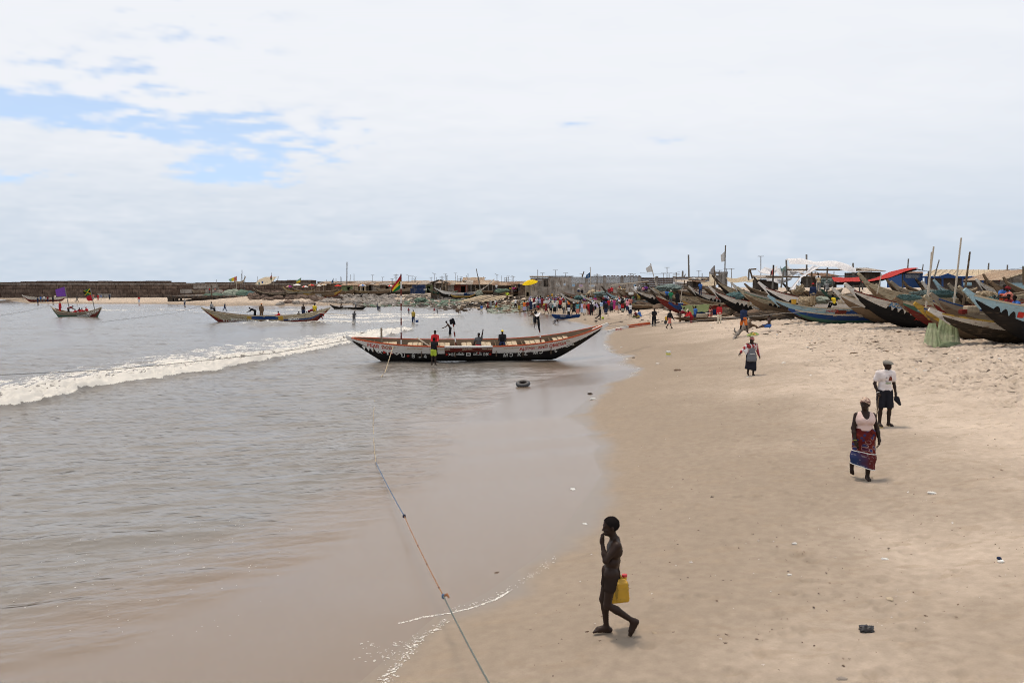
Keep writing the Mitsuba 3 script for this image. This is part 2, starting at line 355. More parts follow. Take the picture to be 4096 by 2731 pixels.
# ------------------------------------------------------------------ boats
class Hull:
 """a planked canoe: bow at -x, keel at z = 0 amidships, ends raked up to a plank-like prow"""
 def __init__(self,L,B,D,bow=0.9,stern=0.7,s0=(0.68,0.72),pb=1.25,ps=1.25,post=(0.6,0.35),tipw=0.26,full=2.4):
  self.L,self.B,self.D,self.bow,self.stern,self.s0,self.pw,self.post,self.tipw,self.full=L,B,D,bow,stern,s0,(pb,ps),post,tipw,full
 def zs(self,s):
  s=np.asarray(s,float)
  return self.D+np.where(s<0,self.bow,self.stern) *np.abs(s) **2.7
 def zk(self,s):
  s=np.asarray(s,float)
  a=np.where(s<0,self.s0[0],self.s0[1]);p=np.where(s<0,self.pw[0],self.pw[1])
  t=np.clip((np.abs(s) -a) / (1 -a),0,1)
  end=self.D+np.where(s<0,self.bow,self.stern) -self.tipw
  return end*t**p
 def b(self,s):
  return self.B/2*np.clip(1 -np.abs(s) **self.full,0,1) **0.8+0.05
 def P(self,s,v,side,off=0.0):
  s,v=np.broadcast_arrays(np.asarray(s,float),np.asarray(v,float))
  def pt(s,v):
   b,k,z=self.b(s),self.zk(s),self.zs(s)
   w=np.clip(v,0,1.1)
   return np.stack([s*self.L/2,side*b*w**0.45* (0.8+0.2*w),k+ (z -k) *v],-1)
  p=pt(s,v)
  if np.any(off):
   e=1e-3
   du,dv=pt(np.clip(s+e,-1,1),v) -pt(np.clip(s -e,-1,1),v),pt(s,v+e) -pt(s,np.maximum(v -e,1e-4))
   n=np.cross(du,dv) * -side
   n/=np.linalg.norm(n,axis=-1,keepdims=True) +1e-12
   p=p -n*np.asarray(off)[...,None] * -1
  return p
 def strip(self,sa,sb,va,vb,side,off,ns=30,nv=4,curved=True):
  t=np.linspace(-1,1,ns);ss=sa+ (sb -sa) * (0.5+0.5* (np.sin(t*np.pi/2) if curved else t))
  vv=np.linspace(va,vb,nv)
  S,V=np.meshgrid(ss,vv,indexing='ij')
  return grid(self.P(S,V,side,np.full(S.shape,float(off))))
 def tip(self,end):
  sg_=-1 if end==0 else 1
  s=float(sg_)
  e=0.02
  k1=np.array([s*self.L/2,0,float(self.zk(s))]);k0=np.array([(s -sg_*e) *self.L/2,0,float(self.zk(s -sg_*e))])
  d=(k1 -k0) /np.linalg.norm(k1 -k0)
  return k1,d,k1+d*self.post[end]
 def prow(self,end,w=0.12):
  k1,d,t=self.tip(end)
  sg_=-1 if end==0 else 1
  up=np.array([-d[2] *sg_,0,abs(d[0])])  # across the plank, to the inner side
  a0,a1=k1 -d*0.5 -up*0.015,t
  q=[]
  for y in (-w/2,w/2):
   for (p,h) in ((a0,self.tipw+0.16),(a1,self.tipw*0.62)):
    q+= [p+ [0,y,0],p+up*h*1.0+ [0,y,0]]
  v=np.array(q)
  m=trimesh.Trimesh(v,[[0,1,2]],process=False).convex_hull
  return m
 def rail(self,side,sa=-1,sb=1,w=0.09,h=0.07,ns=40,lift=0.0):
  t=np.linspace(-1,1,ns);ss=sa+ (sb -sa) * (0.5+0.5*np.sin(t*np.pi/2))
  p=self.P(ss,np.ones_like(ss),side);p[:,2] +=lift
  o=np.array([[-0.055,-h*0.6],[0.035,-h*0.6],[0.035,h*0.4],[-0.055,h*0.4]]) * [w/0.09,1]
  Q=np.stack([p+np.array([0,side*a,b]) for a,b in o] + [p+np.array([0,side*o[0][0],o[0][1]])],1)
  g=grid(Q)
  ends=[]
  for i in (0,-1):
   c=Q[i,:4];ends.append(trimesh.Trimesh(c,[[0,1,2],[0,2,3]],process=False))
  return cat([g] +ends)
 def inner(self,th=0.07,vf=0.34,ns=30):
  ss=np.sin(np.linspace(-1,1,ns) *np.pi/2) *0.97
  out=[]
  rows=[]
  for side in (-1,1):
   vv=np.linspace(1.0,vf,4)
   S,V=np.meshgrid(ss,vv,indexing='ij')
   p=self.P(S,V,side)
   p[...,1]=side*np.maximum(np.abs(p[...,1]) -th,0.01)
   out.append(grid(p));rows.append(p[:,-1])
  out.append(grid(np.stack([rows[0],rows[1]],1)))
  return cat(out)
 def decal(self,mesh,x,down,side=-1,lift=0.014):
  """lay an extruded flat mesh (x along, y up, z out) on the planks, its origin DOWN metres under the sheer"""
  v=mesh.vertices
  s=np.clip((x+v[:,0]) / (self.L/2),-1,1)
  vv=1 - (down -v[:,1]) / (self.zs(s) -self.zk(s))
  p=self.P(s,np.clip(vv,0.02,1.0),side,v[:,2] +lift)
  return trimesh.Trimesh(p,mesh.faces,process=False)

def poly_mesh(poly,depth=0.006):
 return cat([trimesh.creation.extrude_polygon(g,depth,engine='earcut') for g in getattr(poly,'geoms',[poly])])
def teeth_poly(n,w,h,taper=0.0):
 out=[]
 for i in range(n):
  hh=h* (1 -taper*i/max(n,1))
  x=i*w
  xs=np.linspace(0,1,7)
  pts=[(x+w* (0.05+0.9*t),hh* (math.sin(math.pi*t) **0.75) -0.02) for t in xs]
  out.append(sg.Polygon([(x,-0.03)] +pts+ [(x+w,-0.03)]))
 return shapely.union_all(out).buffer(0)
def star_poly(r):
 a=np.linspace(0,2*np.pi,9)[:-1] +math.pi/4
 return sg.Polygon([((r if i%2==0 else r*0.3) *math.cos(t),(r if i%2==0 else r*0.3) *math.sin(t)) for i,t in enumerate(a)])
def snake_poly(l,h,w):
 x=np.linspace(0,l,14)
 return sg.LineString(np.stack([x,h*np.sin(x/l*2.2*2*np.pi*0.75)],-1)).buffer(w/2,quad_segs=2)
def lettering(text,h,bold=True,depth=0.006):
 return meshkit.text_mesh(text,h,depth,bold)

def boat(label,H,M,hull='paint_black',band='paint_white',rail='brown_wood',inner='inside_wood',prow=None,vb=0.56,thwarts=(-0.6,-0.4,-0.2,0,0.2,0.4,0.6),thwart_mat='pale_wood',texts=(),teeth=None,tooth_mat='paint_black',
         symbols=None,stripes=(),group=None,name='fishing_boat',cat_='fishing boat',fine=1.0,sides=(-1,1),rail_w=0.09,band_s=(-1,1)):
 k=thing(name,label,cat_,group)
 ns=int(34*fine)
 outer=[H.strip(-1,1,0.0001,vb,sd,0.0,ns,6) for sd in (-1,1)]
 obj('hull',cat(outer),hull,k,True,M)
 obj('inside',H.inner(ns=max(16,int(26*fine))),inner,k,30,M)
 for sd in sides:
  obj('side_band',H.strip(band_s[0],band_s[1],vb,1.0,sd,0.012 if vb>0.01 else 0.0,ns,4),band,k,True,M)
  obj('gunwale',H.rail(sd,w=rail_w,ns=ns),rail,k,False,M)
 obj('prow',H.prow(0),prow or band,k,False,M)
 obj('stern_post',H.prow(1),prow or band,k,False,M)
 for s in thwarts:
  z=float(H.zk(s) + (H.zs(s) -H.zk(s)) *0.86);b=float(H.b(s))
  obj('thwart',box(0.30,2*b*0.95,0.05,(s*H.L/2,0,z)),thwart_mat,k,False,M)
 for (sa,sb,va,vb2,mat) in stripes:
  obj('stripe',H.strip(sa,sb,va,vb2,-1,0.020,14,3,False),mat,k,True,M)
 if teeth:
  (x,n,w,h)=teeth
  for i in range(n):
   s=(x+ (i+0.5) *w) / (H.L/2);dn=(1 -vb) *float(H.zs(s) -H.zk(s))
   obj('tooth',H.decal(poly_mesh(teeth_poly(1,w,min(h,0.48*dn))),x+i*w,dn),tooth_mat,k,False,M)
 if symbols:
  x,dn,sc,mat=symbols;x+=0.4
  bh=lambda q:(1 -vb) *float(H.zs(q/ (H.L/2)) -H.zk(q/ (H.L/2)))
  dn=bh(x+0.8) +0.16*sc;sc*=0.85
  obj('symbol',H.decal(poly_mesh(star_poly(0.26*sc)),x,dn),mat,k,False,M)
  obj('symbol',H.decal(poly_mesh(sg.box(-0.05*sc,-0.2*sc,0.05*sc,0.2*sc)),x+0.55*sc,dn),mat,k,False,M)
  obj('symbol',H.decal(poly_mesh(snake_poly(0.9*sc,0.09*sc,0.07*sc)),x+0.9*sc,dn),mat,k,False,M)
 for (t,x,dn,h,mat) in texts:
  if vb>0.5 or mat!='letter_white':
   x+=0.5;s=(x+0.35*h*len(t)) / (H.L/2);hb=(1 -vb) *float(H.zs(s) -H.zk(s));h=min(h,0.5*hb);dn=dn if dn>0.9 else h+0.08
  obj('lettering',H.decal(lettering(t,h),x,dn,lift=0.02),mat,k,False,M)
 return k

# the canoe in the foreground, lying almost across the view with its landward end on the sand
MH=Hull(16.0,2.2,1.18,bow=0.42,stern=1.05,s0=(0.76,0.60),pb=1.05,ps=1.2,post=(0.5,0.55),tipw=0.27,full=3.2)
PL,PR=at(1386,1349,52.0),at(2429,1298,53.4)
k0,_,tl=MH.tip(0);k1,_,tr=MH.tip(1)
yaw=math.atan2(PR[1] -PL[1],PR[0] -PL[0])
slope=math.atan2(PR[2] -PL[2],np.hypot(*(PR -PL)[:2])) -math.atan2(tr[2] -tl[2],tr[0] -tl[0])
MM=Mx((0,0,0),yaw) @trimesh.transformations.rotation_matrix(-slope,[0,1,0]) @trimesh.transformations.rotation_matrix(math.radians(8),[1,0,0])
cen=(MM[:3,:3] @ ((tl+tr) /2))
MM[:3,3]=(PL+PR) /2 -cen
def main_pt(x,y,z):return MM[:3,:3] @np.array([x,y,z],float) +MM[:3,3]
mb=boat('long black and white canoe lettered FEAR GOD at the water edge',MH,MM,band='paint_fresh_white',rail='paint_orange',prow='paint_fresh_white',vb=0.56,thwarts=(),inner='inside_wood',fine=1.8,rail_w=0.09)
def on_main(name,poly,x,dn,mat,lift=0.022,label=None):obj(name,MH.decal(poly_mesh(poly),x,dn,lift=lift),mat,mb,False,MM,label)
def main_text(t,x,dn,h,mat,flip=False,slant=0.0):
 m=lettering(t,h,True)
 if flip:
  m.vertices[:,0]=m.bounds[1][0] -m.vertices[:,0];m.invert()
 obj('lettering',MH.decal(m,x,dn,lift=0.024),mat,mb,False,MM)
main_text('FEAR',-7.0,0.35,0.22,'letter_red');main_text('GOD',-6.1,0.36,0.22,'letter_red')
for i,ch in enumerate('U S 4'.split()):main_text(ch,(-4.9,-4.25,-3.5)[i],0.86,0.27,'letter_white')
on_main('star',sg.Polygon([((0.10 if i%2==0 else 0.045) *math.sin(i*math.pi/5),(0.10 if i%2==0 else 0.045) *math.cos(i*math.pi/5)) for i in range(10)]),-4.45,0.74,'letter_red')
on_main('dash',sg.box(0,0,0.14,0.07),-3.78,0.84,'letter_white')
main_text('ALPHA',2.55,0.37,0.22,'letter_red');main_text('AND',3.72,0.37,0.22,'letter_red');main_text('OMEGA',4.45,0.39,0.22,'letter_red')
main_text('M',1.55,0.80,0.25,'letter_white');main_text('C',1.95,0.80,0.25,'letter_white',True);main_text('K',2.45,0.80,0.26,'letter_white');main_text('3',2.9,0.78,0.26,'letter_white',True)
main_text('M',3.45,0.75,0.25,'letter_white');main_text('C',3.85,0.75,0.25,'letter_white',True);main_text('J',4.85,0.80,0.24,'letter_white',True)
on_main('symbol',snake_poly(0.75,0.045,0.06),5.35,0.56,'letter_white')
for i in range(4):# white fangs hanging into the black at the seaward end
 on_main('fang',sg.Polygon([(0,0.05),(0.26,0.05),(0.2,-0.12),(0.16,-0.26+0.02*i),(0.08,-0.1)]),-7.35+0.27*i,0.42+0.03*i,'letter_white',0.016)
on_main('symbol',star_poly(0.19),-6.2,0.60,'letter_white');on_main('symbol',sg.box(-0.05,-0.15,0.05,0.15),-5.72,0.60,'letter_white');on_main('symbol',snake_poly(0.62,0.07,0.06),-5.45,0.62,'letter_white')
on_main('arrow',sg.Polygon([(0,0.11),(0.2,0),(0,-0.11)]),-6.0,0.60,'letter_red');on_main('arrow',sg.Polygon([(0.2,0.11),(0,0),(0.2,-0.11)]),-5.62,0.60,'letter_red')
S=lambda x:x/ (MH.L/2)
obj('red_panel',MH.strip(S(-2.15),S(0.85),0.68,0.93,-1,0.021,16,3,False),'paint_red',mb,True,MM)
obj('black_panel',MH.strip(S(-2.15),S(0.85),0.50,0.68,-1,0.019,16,3,False),'paint_black',mb,True,MM)
rr=MH.rail(-1,S(-2.15),S(0.85),w=0.15,h=0.10,ns=14,lift=0.005)
obj('white_rail',rr,'paint_fresh_white',mb,False,MM)
for x in (-1.72,-1.58,0.30,0.44):on_main('pattern',sg.box(0,-0.12,0.055,0.12),x,0.56,'letter_white')
for y in (-0.05,0.03):on_main('pattern',sg.box(0,y,0.5,y+0.035),-1.43,0.56,'letter_white');on_main('pattern',sg.box(0,y,0.55,y+0.035),-0.36,0.56,'letter_white')
on_main('pattern',sg.box(-0.15,-0.12,0.15,0.12).difference(sg.box(-0.09,-0.06,0.09,0.06)),-0.66,0.56,'letter_white')
for x,f in ((-2.08,1),(0.78,-1)):on_main('pattern',sg.Polygon([(0,0.11),(0.17*f,0),(0,-0.11)]),x,0.56,'letter_red')
for x,f in ((-1.92,1),(0.62,-1)):on_main('pattern',sg.Polygon([(0,0.12),(0.14*f,0.02),(0.14*f,-0.02),(0,-0.12),(0.05*f,0)]),x,0.56,'letter_white')
for x in (-1.3,-1.1,-0.2,0.0):on_main('pattern',sg.Polygon([(0,0.06),(0.12,0.06),(0.06,0)]),x,0.47,'letter_white')
for (x,n) in ((-5.9,2),(-5.35,1),(-4.35,3),(-2.95,3),(-2.3,2),(-0.9,2),(0.35,2),(1.7,2),(2.35,1),(3.2,4),(5.0,3)):
 for i in range(n):
  s=S(x+0.33*i);z=float(MH.zk(s) + (MH.zs(s) -MH.zk(s)) *0.84)
  obj('deck_board',box(0.30,2*float(MH.b(s)) *0.95,0.05,(x+0.33*i,0,z+random.uniform(-0.01,0.02))),'pale_wood',mb,False,MM)
for x in (-6.6,-3.6,-1.5,1.1,2.8,4.6):
 s=S(x);z0=float(MH.zk(s) +0.4* (MH.zs(s) -MH.zk(s)));z1=float(MH.zs(s)) -0.1
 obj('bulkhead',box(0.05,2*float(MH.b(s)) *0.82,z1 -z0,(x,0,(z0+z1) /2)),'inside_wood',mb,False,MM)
obj('mooring_post',tube([main_pt(-6.15,0.3,0.9),main_pt(-6.15,0.3,2.15)],0.06),'grey_wood',mb,30)

# boats drawn up on the right: prow seen at (px, py), d metres off, pointing to the sea
def beached(label,px,py,d,L,B,D,ang=14,rise_min=0.5,sink=0.12,post=0.75,s0=(0.66,0.74),stern=0.6,pitch=0.0,tipw=0.28,zref=None,full=2.4,pb=1.25,**kw):
 P=at(px,py,d);s0=(0.28,s0[1]);pb=2.1
 a=math.radians(ang)
 foot=P[:2] +np.array([math.cos(a),math.sin(a)]) *L*0.30
 g=gz(*foot) if zref is None else zref
 need=P[2] - (g -sink)
 lo,hi=0.05,4.0
 for _ in range(30):# the bow's rise that brings the prow up to that height
  mid=(lo+hi) /2
  h=Hull(L,B,D,mid,stern,s0,pb,1.25,(post,0.35),tipw,full)
  if h.tip(0)[2][2] <need:lo=mid
  else:hi=mid
 R=Mx(rz=a) @trimesh.transformations.rotation_matrix(math.radians(pitch),[0,1,0])
 R[:3,3]=P -R[:3,:3] @h.tip(0)[2]
 return boat(label,h,R,**kw),h,R

NX='boats drawn up on the right of the beach'
fk_,fh_,fr_=beached('front boat on the right, pale blue above black, with a red flower emblem',3853,1162,37.5,13.0,2.3,1.75,6,hull='paint_black',band='paint_pale_blue',rail='pale_wood',vb=0.50,teeth=(-5.75,3,0.33,0.36),fine=1.5,group=NX,thwarts=(-0.3,0,0.3),s0=(0.58,0.74),post=0.7)
fl=shapely.union_all([sg.Point(0.10*math.cos(t),0.10*math.sin(t)).buffer(0.062) for t in (0.78,2.36,3.93,5.5)] + [sg.box(-0.13,-0.03,0.13,0.03),sg.box(-0.03,-0.13,0.03,0.13)])
obj('emblem',fh_.decal(poly_mesh(fl),-4.62,0.42,lift=0.02),'letter_red',fk_,False,fr_)
beached('black canoe with broad white band and orange gunwale, beside the green net heap',3712,1243,40.5,12.0,2.0,1.02,3,hull='tarred_wood',band='paint_white',rail='paint_yellow',vb=0.62,fine=1.5,group=NX,sink=0.05,post=0.8,s0=(0.62,0.74))
beached('boat with brown weathered prow and bright blue rail behind the black canoe',3717,1177,45.5,11,1.9,1.35,8,hull='brown_wood',band='grey_wood',rail='paint_blue',vb=0.6,group=NX,s0=(0.60,0.74))
beached('boat with slim dark prow edged blue, second behind the black canoe',3694,1187,48.0,11,1.9,1.2,10,hull='paint_red',band='paint_cream',rail='paint_blue',vb=0.55,group=NX,s0=(0.60,0.74))
beached('low boat with chipped yellow bow and blue rail above the green net',3653,1217,44.0,10,1.7,0.92,7,hull='brown_wood',band='grey_wood',rail='paint_blue',prow='paint_yellow',vb=0.55,group=NX,stripes=[(-0.98,-0.7,0.3,0.95,'paint_yellow')])
beached('green and blue boat with dark red bottom left of the yellow bow',3575,1195,50.0,11,1.9,1.2,6,hull='paint_red',band='paint_green',rail='pale_wood',prow='brown_wood',vb=0.5,group=NX,stripes=[(-0.86,-0.5,0.6,0.85,'paint_pale_blue')])
beached('big boat lettered AZUNTO in blue with black zigzag under a red rail',3375,1137,55.0,14,2.3,1.55,9,hull='paint_black',band='paint_white',rail='paint_red',vb=0.56,teeth=(-5.0,4,0.42,0.36),texts=[('AZUNTO',-5.35,0.50,0.27,'letter_blue')],symbols=(-3.2,0.85,1.0,'letter_red'),group=NX,fine=1.3,s0=(0.58,0.74),post=1.0)
beached('tall cream boat with long worn prow rising behind the AZUNTO boat',3429,1095,60.0,14,2.3,1.95,10,hull='brown_wood',band='paint_cream',rail='pale_wood',vb=0.45,teeth=(-4.6,3,0.42,0.34),group=NX,s0=(0.58,0.74),post=1.2)
beached('boat lettered CAZ in ochre with three black teeth, left of the AZUNTO prow',3324,1154,62.0,12,2.0,1.4,8,hull='brown_wood',band='paint_white',rail='pale_wood',vb=0.56,teeth=(-4.3,3,0.40,0.34),texts=[('CAZ',-4.6,0.46,0.26,'letter_ochre')],group=NX,s0=(0.60,0.74),post=1.0)
beached('small dark green canoe with blue bands lying lowest on the sand',3153,1241,63.0,9.5,1.5,0.72,1,hull='paint_green',band='paint_blue',rail='pale_wood',vb=0.45,group=NX,sink=0.02,post=0.55,thwarts=(-0.4,0,0.4),s0=(0.66,0.74),stern=0.4)
beached('pale aqua canoe with a man in dark blue standing in it',3069,1185,67.0,11.5,1.8,1.22,4,hull='tarred_wood',band='paint_pale_blue',rail='pale_wood',vb=0.5,group=NX,texts=[('HOMES',-2.3,0.5,0.2,'letter_red')],stripes=[(-0.18,-0.02,0.52,0.9,'paint_red'),(-0.02,0.5,0.52,0.9,'paint_blue')],post=0.8)
beached('long white boat with dark red gunwale and black fang pattern behind the aqua canoe',3031,1131,73.0,15,2.3,1.72,7,hull='paint_black',band='paint_fresh_white',rail='paint_red',vb=0.5,teeth=(-5.6,4,0.48,0.42),symbols=(-3.5,0.75,1.0,'letter_white'),group=NX,s0=(0.60,0.74),post=1.0)
beached('boat lettered OUR GOD in ochre under a green gunwale',2946,1151,77.0,13,2.1,1.5,4,hull='brown_wood',band='paint_cream',rail='paint_green',vb=0.6,teeth=(-4.4,4,0.42,0.34),texts=[('OUR GOD',-4.2,0.40,0.27,'letter_ochre')],symbols=(-2.6,0.75,0.9,'letter_white'),group=NX,s0=(0.60,0.74),post=1.0)
beached('boat lettered S.50 with red and white gunwale, K on its black side',2832,1146,84.0,13,2.1,1.5,3,hull='paint_black',band='paint_white',rail='paint_red',vb=0.56,teeth=(-4.5,4,0.42,0.36),texts=[('S.50',-3.9,0.52,0.34,'letter_ochre'),('K',-0.9,1.0,0.42,'letter_white')],symbols=(-2.7,0.80,0.95,'letter_white'),group=NX,s0=(0.60,0.74),post=1.0)
beached('boat with the highest dark prow and big black fangs, lettered P',2847,1103,96.0,14,2.2,1.9,5,hull='paint_black',band='paint_cream',rail='brown_wood',prow='tarred_wood',vb=0.5,teeth=(-4.8,3,0.62,0.62),texts=[('P.',-4.2,0.42,0.3,'letter_red')],group=NX,s0=(0.60,0.74),post=1.2)
beached('boat lettered KULE in dark blue behind the OUR GOD boat',2921,1131,88.0,13,2.1,1.75,5,hull='paint_black',band='paint_white',rail='grey_wood',vb=0.5,teeth=(-3.6,4,0.55,0.28),texts=[('KULE',-3.0,0.5,0.34,'letter_blue')],group=NX,s0=(0.60,0.74),post=1.0)
beached('boat lettered ABAAB in red with a red gunwale',2753,1146,108.0,12,2.0,1.6,4,hull='paint_black',band='paint_white',rail='paint_red',vb=0.5,teeth=(-4.0,4,0.46,0.36),texts=[('ABAAB',-3.8,0.48,0.34,'letter_red')],group=NX,s0=(0.60,0.74),post=1.0)
beached('dark red canoe with white lettering beside the blue canoe',2599,1166,99.0,11,1.9,1.2,5,hull='paint_red',band='paint_red',rail='pale_wood',prow='tarred_wood',vb=0.5,texts=[('LAZ U',-3.2,0.55,0.36,'letter_white')],group=NX,post=1.1)
beached('bright blue canoe with a green net hung over its side',2673,1213,92.0,10,1.6,0.95,1,hull='paint_blue',band='paint_blue',rail='paint_red',vb=0.4,group=NX,post=0.6,s0=(0.6,0.74))
beached('boat lettered GRACE with grey teeth, a man in blue sitting on its rail',2612,1156,112.0,15,2.2,1.6,3,hull='tarred_wood',band='paint_cream',rail='grey_wood',vb=0.62,teeth=(-5.0,4,0.45,0.34),texts=[('GRACE',0.0,0.62,0.36,'letter_ochre')],group=NX,s0=(0.62,0.74),post=1.0)
beached('boat with white zigzag and star marks on black, nearest the crowd',2523,1151,122.0,14,2.2,1.6,2,hull='paint_black',band='paint_white',rail='brown_wood',vb=0.52,teeth=(-4.9,5,0.52,0.42),symbols=(-2.2,0.8,1.2,'letter_white'),group=NX,s0=(0.60,0.74),post=1.0)
beached('old dark canoe lying lowest, a man in dark jacket at its bow',2696,1274,81.0,10.5,1.35,0.58,3,hull='tarred_wood',band='brown_wood',rail='tarred_wood',vb=0.5,group=NX,sink=0.05,post=0.35,s0=(0.8,0.8),stern=0.35,thwarts=(-0.3,0.1,0.5),tipw=0.2)
beached('flat dark dugout lying behind the white tank top man',2462,1206,118.0,10,1.5,0.8,2,hull='tarred_wood',band='brown_wood',rail='pale_wood',vb=0.5,group=NX,post=0.4,thwarts=(-0.3,0.2))
beached('pale wooden bow pointing left between the red and blue canoes',2706,1186,103.0,9,1.4,0.8,4,hull='paint_yellow',band='grey_wood',rail='pale_wood',vb=0.5,group=NX,post=0.8)
beached('weathered grey bow just right of the pale wooden bow',2748,1195,101.0,9,1.4,0.75,3,hull='grey_wood',band='grey_wood',rail='pale_wood',vb=0.5,group=NX,post=0.5)
beached('brown bow third in the row of small bows over the blue canoe',2786,1190,104.0,9,1.4,0.85,3,hull='brown_wood',band='brown_wood',rail='pale_wood',vb=0.5,group=NX,post=0.6)
# farther rows on the right, half hidden
for (px,py,d,D,ang,band,rail,lab) in [
  (3732,1122,66,1.5,12,'paint_pale_blue','grey_wood','boat with black tipped pale blue prow under the tall thin poles'),
  (3684,1127,72,1.5,14,'paint_white','grey_wood','boat with slim grey prow left of the black tipped prow'),
  (3832,1148,58,1.5,12,'paint_cream','pale_wood','brown boat low behind the pale blue front boat'),
  (3930,1098,84,1.9,14,'brown_wood','grey_wood','long brown planked boat in the back right under the tan roof'),
  (3610,1126,84,1.7,16,'brown_wood','pale_wood','brown boat below the red and black awning'),
  (3540,1112,92,1.9,10,'brown_wood','pale_wood','brown hull side half hidden behind the awning'),
  (3012,1108,100,1.9,8,'grey_wood','grey_wood','grey boat in the back under the white sheets'),
  (3282,1160,78,1.4,8,'paint_green','pale_wood','green boat stacked with sacks behind the yellow vest man'),
  (2832,1128,116,1.6,6,'grey_wood','brown_wood','grey prow behind the S.50 boat')]:
 beached(lab,px,py,d,11,1.9,D,ang,hull='tarred_wood',band=band,rail=rail,vb=0.5,group=NX,post=0.9,fine=0.8,thwarts=(-0.3,0,0.3))

# the packed mass of older hulls behind the named ones
PK=[(3960,1128,62,'brown_wood','grey_wood','brown boat behind the front boat, right of the tall dark pole'),(3900,1118,72,'paint_white','pale_wood','dirty white boat behind the tall dark pole'),(3790,1138,60,'grey_wood','pale_wood','grey boat between the two pairs of tall poles'),(4010,1110,80,'brown_wood','pale_wood','brown boat before the blue fascia, far right'),(3660,1118,76,'tarred_wood','grey_wood','dark boat under the curved awning end'),(3560,1128,70,'grey_wood','pale_wood','grey boat behind the tall cream boat'),(3500,1140,66,'paint_cream','pale_wood','cream boat between the AZUNTO prow and the tall cream boat'),(3480,1132,82,'brown_wood','grey_wood','brown boat under the flat awning'),
      (3395,1146,76,'paint_green','grey_wood','dull green boat under the flat red awning'),(3240,1150,86,'grey_wood','pale_wood','grey boat behind the long white boat'),(3180,1142,92,'brown_wood','pale_wood','brown boat behind the hanging white cloth'),(3130,1136,98,'tarred_wood','grey_wood','dark boat under the mesh fronted hut'),(2975,1136,96,'brown_wood','pale_wood','brown boat right of the KULE prow'),(2890,1142,104,'paint_white','grey_wood','dirty white boat behind the high dark prow'),(2800,1140,118,'brown_wood','pale_wood','brown boat behind the S.50 prow'),(2730,1138,124,'grey_wood','pale_wood','grey boat raised bow left of the ABAAB boat'),(2690,1150,128,'brown_wood','grey_wood','brown boat behind the GRACE boat'),(2660,1142,134,'tarred_wood','pale_wood','dark boat in front of the dark wall'),(2560,1152,132,'grey_wood','grey_wood','grey boat behind the zigzag boat'),(2480,1160,136,'brown_wood','pale_wood','brown boat over the right part of the crowd'),(2360,1168,142,'grey_wood','pale_wood','grey boat behind the GODLIB boat, right end')]
rp=random.Random(31)
for (px,py,d,band,rail,lab) in PK:
 beached(lab,px,py,d,rp.uniform(10,14),2.0,rp.uniform(1.3,1.7),rp.uniform(2,12),hull=rp.choice(['tarred_wood','brown_wood','tarred_wood']),band=band,rail=rail,vb=rp.uniform(0.4,0.6),group='older boats packed behind the front rows',post=rp.uniform(0.6,1.1),fine=0.7,thwarts=(-0.3,0,0.3),s0=(0.6,0.74))
# boats by the crowd
CG='boats among the crowd on the beach'
beached('boat lettered AM JIB behind the crowd, teal net in it',2242,1176,133,11,1.9,1.3,2,hull='tarred_wood',band='paint_white',rail='tarred_wood',vb=0.45,teeth=(-3.6,3,0.4,0.3),texts=[('AM JIB',-1.9,0.6,0.34,'letter_black')],group=CG,fine=0.8,zref=1.35)
beached('boat lettered GODLIB behind the crowd, right of the AM JIB boat',2322,1180,130,12,1.9,1.3,2,hull='tarred_wood',band='paint_white',rail='grey_wood',vb=0.45,teeth=(-4.1,4,0.42,0.3),texts=[('GODLIB',-1.5,0.62,0.34,'letter_black')],group=CG,fine=0.8,zref=1.25)
beached('boat with long pale blue and grey prow standing over the crowd',2404,1147,128,12,2.0,1.5,3,hull='tarred_wood',band='paint_pale_blue',rail='grey_wood',prow='tarred_wood',vb=0.5,group=CG,fine=0.8,post=1.3,zref=1.3)
beached('brown boat behind the GODLIB boat below the wall',2300,1166,146,12,1.9,1.3,4,hull='brown_wood',band='grey_wood',rail='pale_wood',vb=0.5,group=CG,fine=0.7,zref=2.0)
beached('boat with dark slim prow and red rail below the wall',2244,1165,150,10,1.7,1.2,3,hull='tarred_wood',band='grey_wood',rail='paint_red',vb=0.5,group=CG,fine=0.7,zref=2.1)
beached('grey boat with leaning prow behind the pale blue prow',2458,1154,138,11,1.8,1.3,4,hull='tarred_wood',band='grey_wood',rail='pale_wood',vb=0.5,group=CG,fine=0.7,zref=1.9)
beached('dark boat lettered GEE behind the zigzag boat',2580,1132,140,12,1.9,1.5,4,hull='tarred_wood',band='paint_white',rail='tarred_wood',prow='tarred_wood',vb=0.45,texts=[('GEE',-2.4,0.55,0.4,'letter_blue')],group=CG,fine=0.7,post=1.1,zref=2.1)
# the small bright blue dinghy in the crowd
DH=Hull(3.9,1.1,0.55,0.12,0.1,(0.72,0.78),1.2,1.2,(0.12,0.1),0.16)
p=at(2264,1258,113);p[2]=gz(p[0],p[1]) -0.05
boat('small bright blue dinghy on the sand in the middle of the crowd',DH,Mx(p,-0.06),hull='paint_blue',band='paint_blue',rail='paint_blue',inner='paint_white',vb=0.5,name='dinghy',cat_='dinghy',fine=0.7,thwarts=(-0.3,0.3),texts=[('LOVE NT',-0.75,0.22,0.13,'letter_white')])

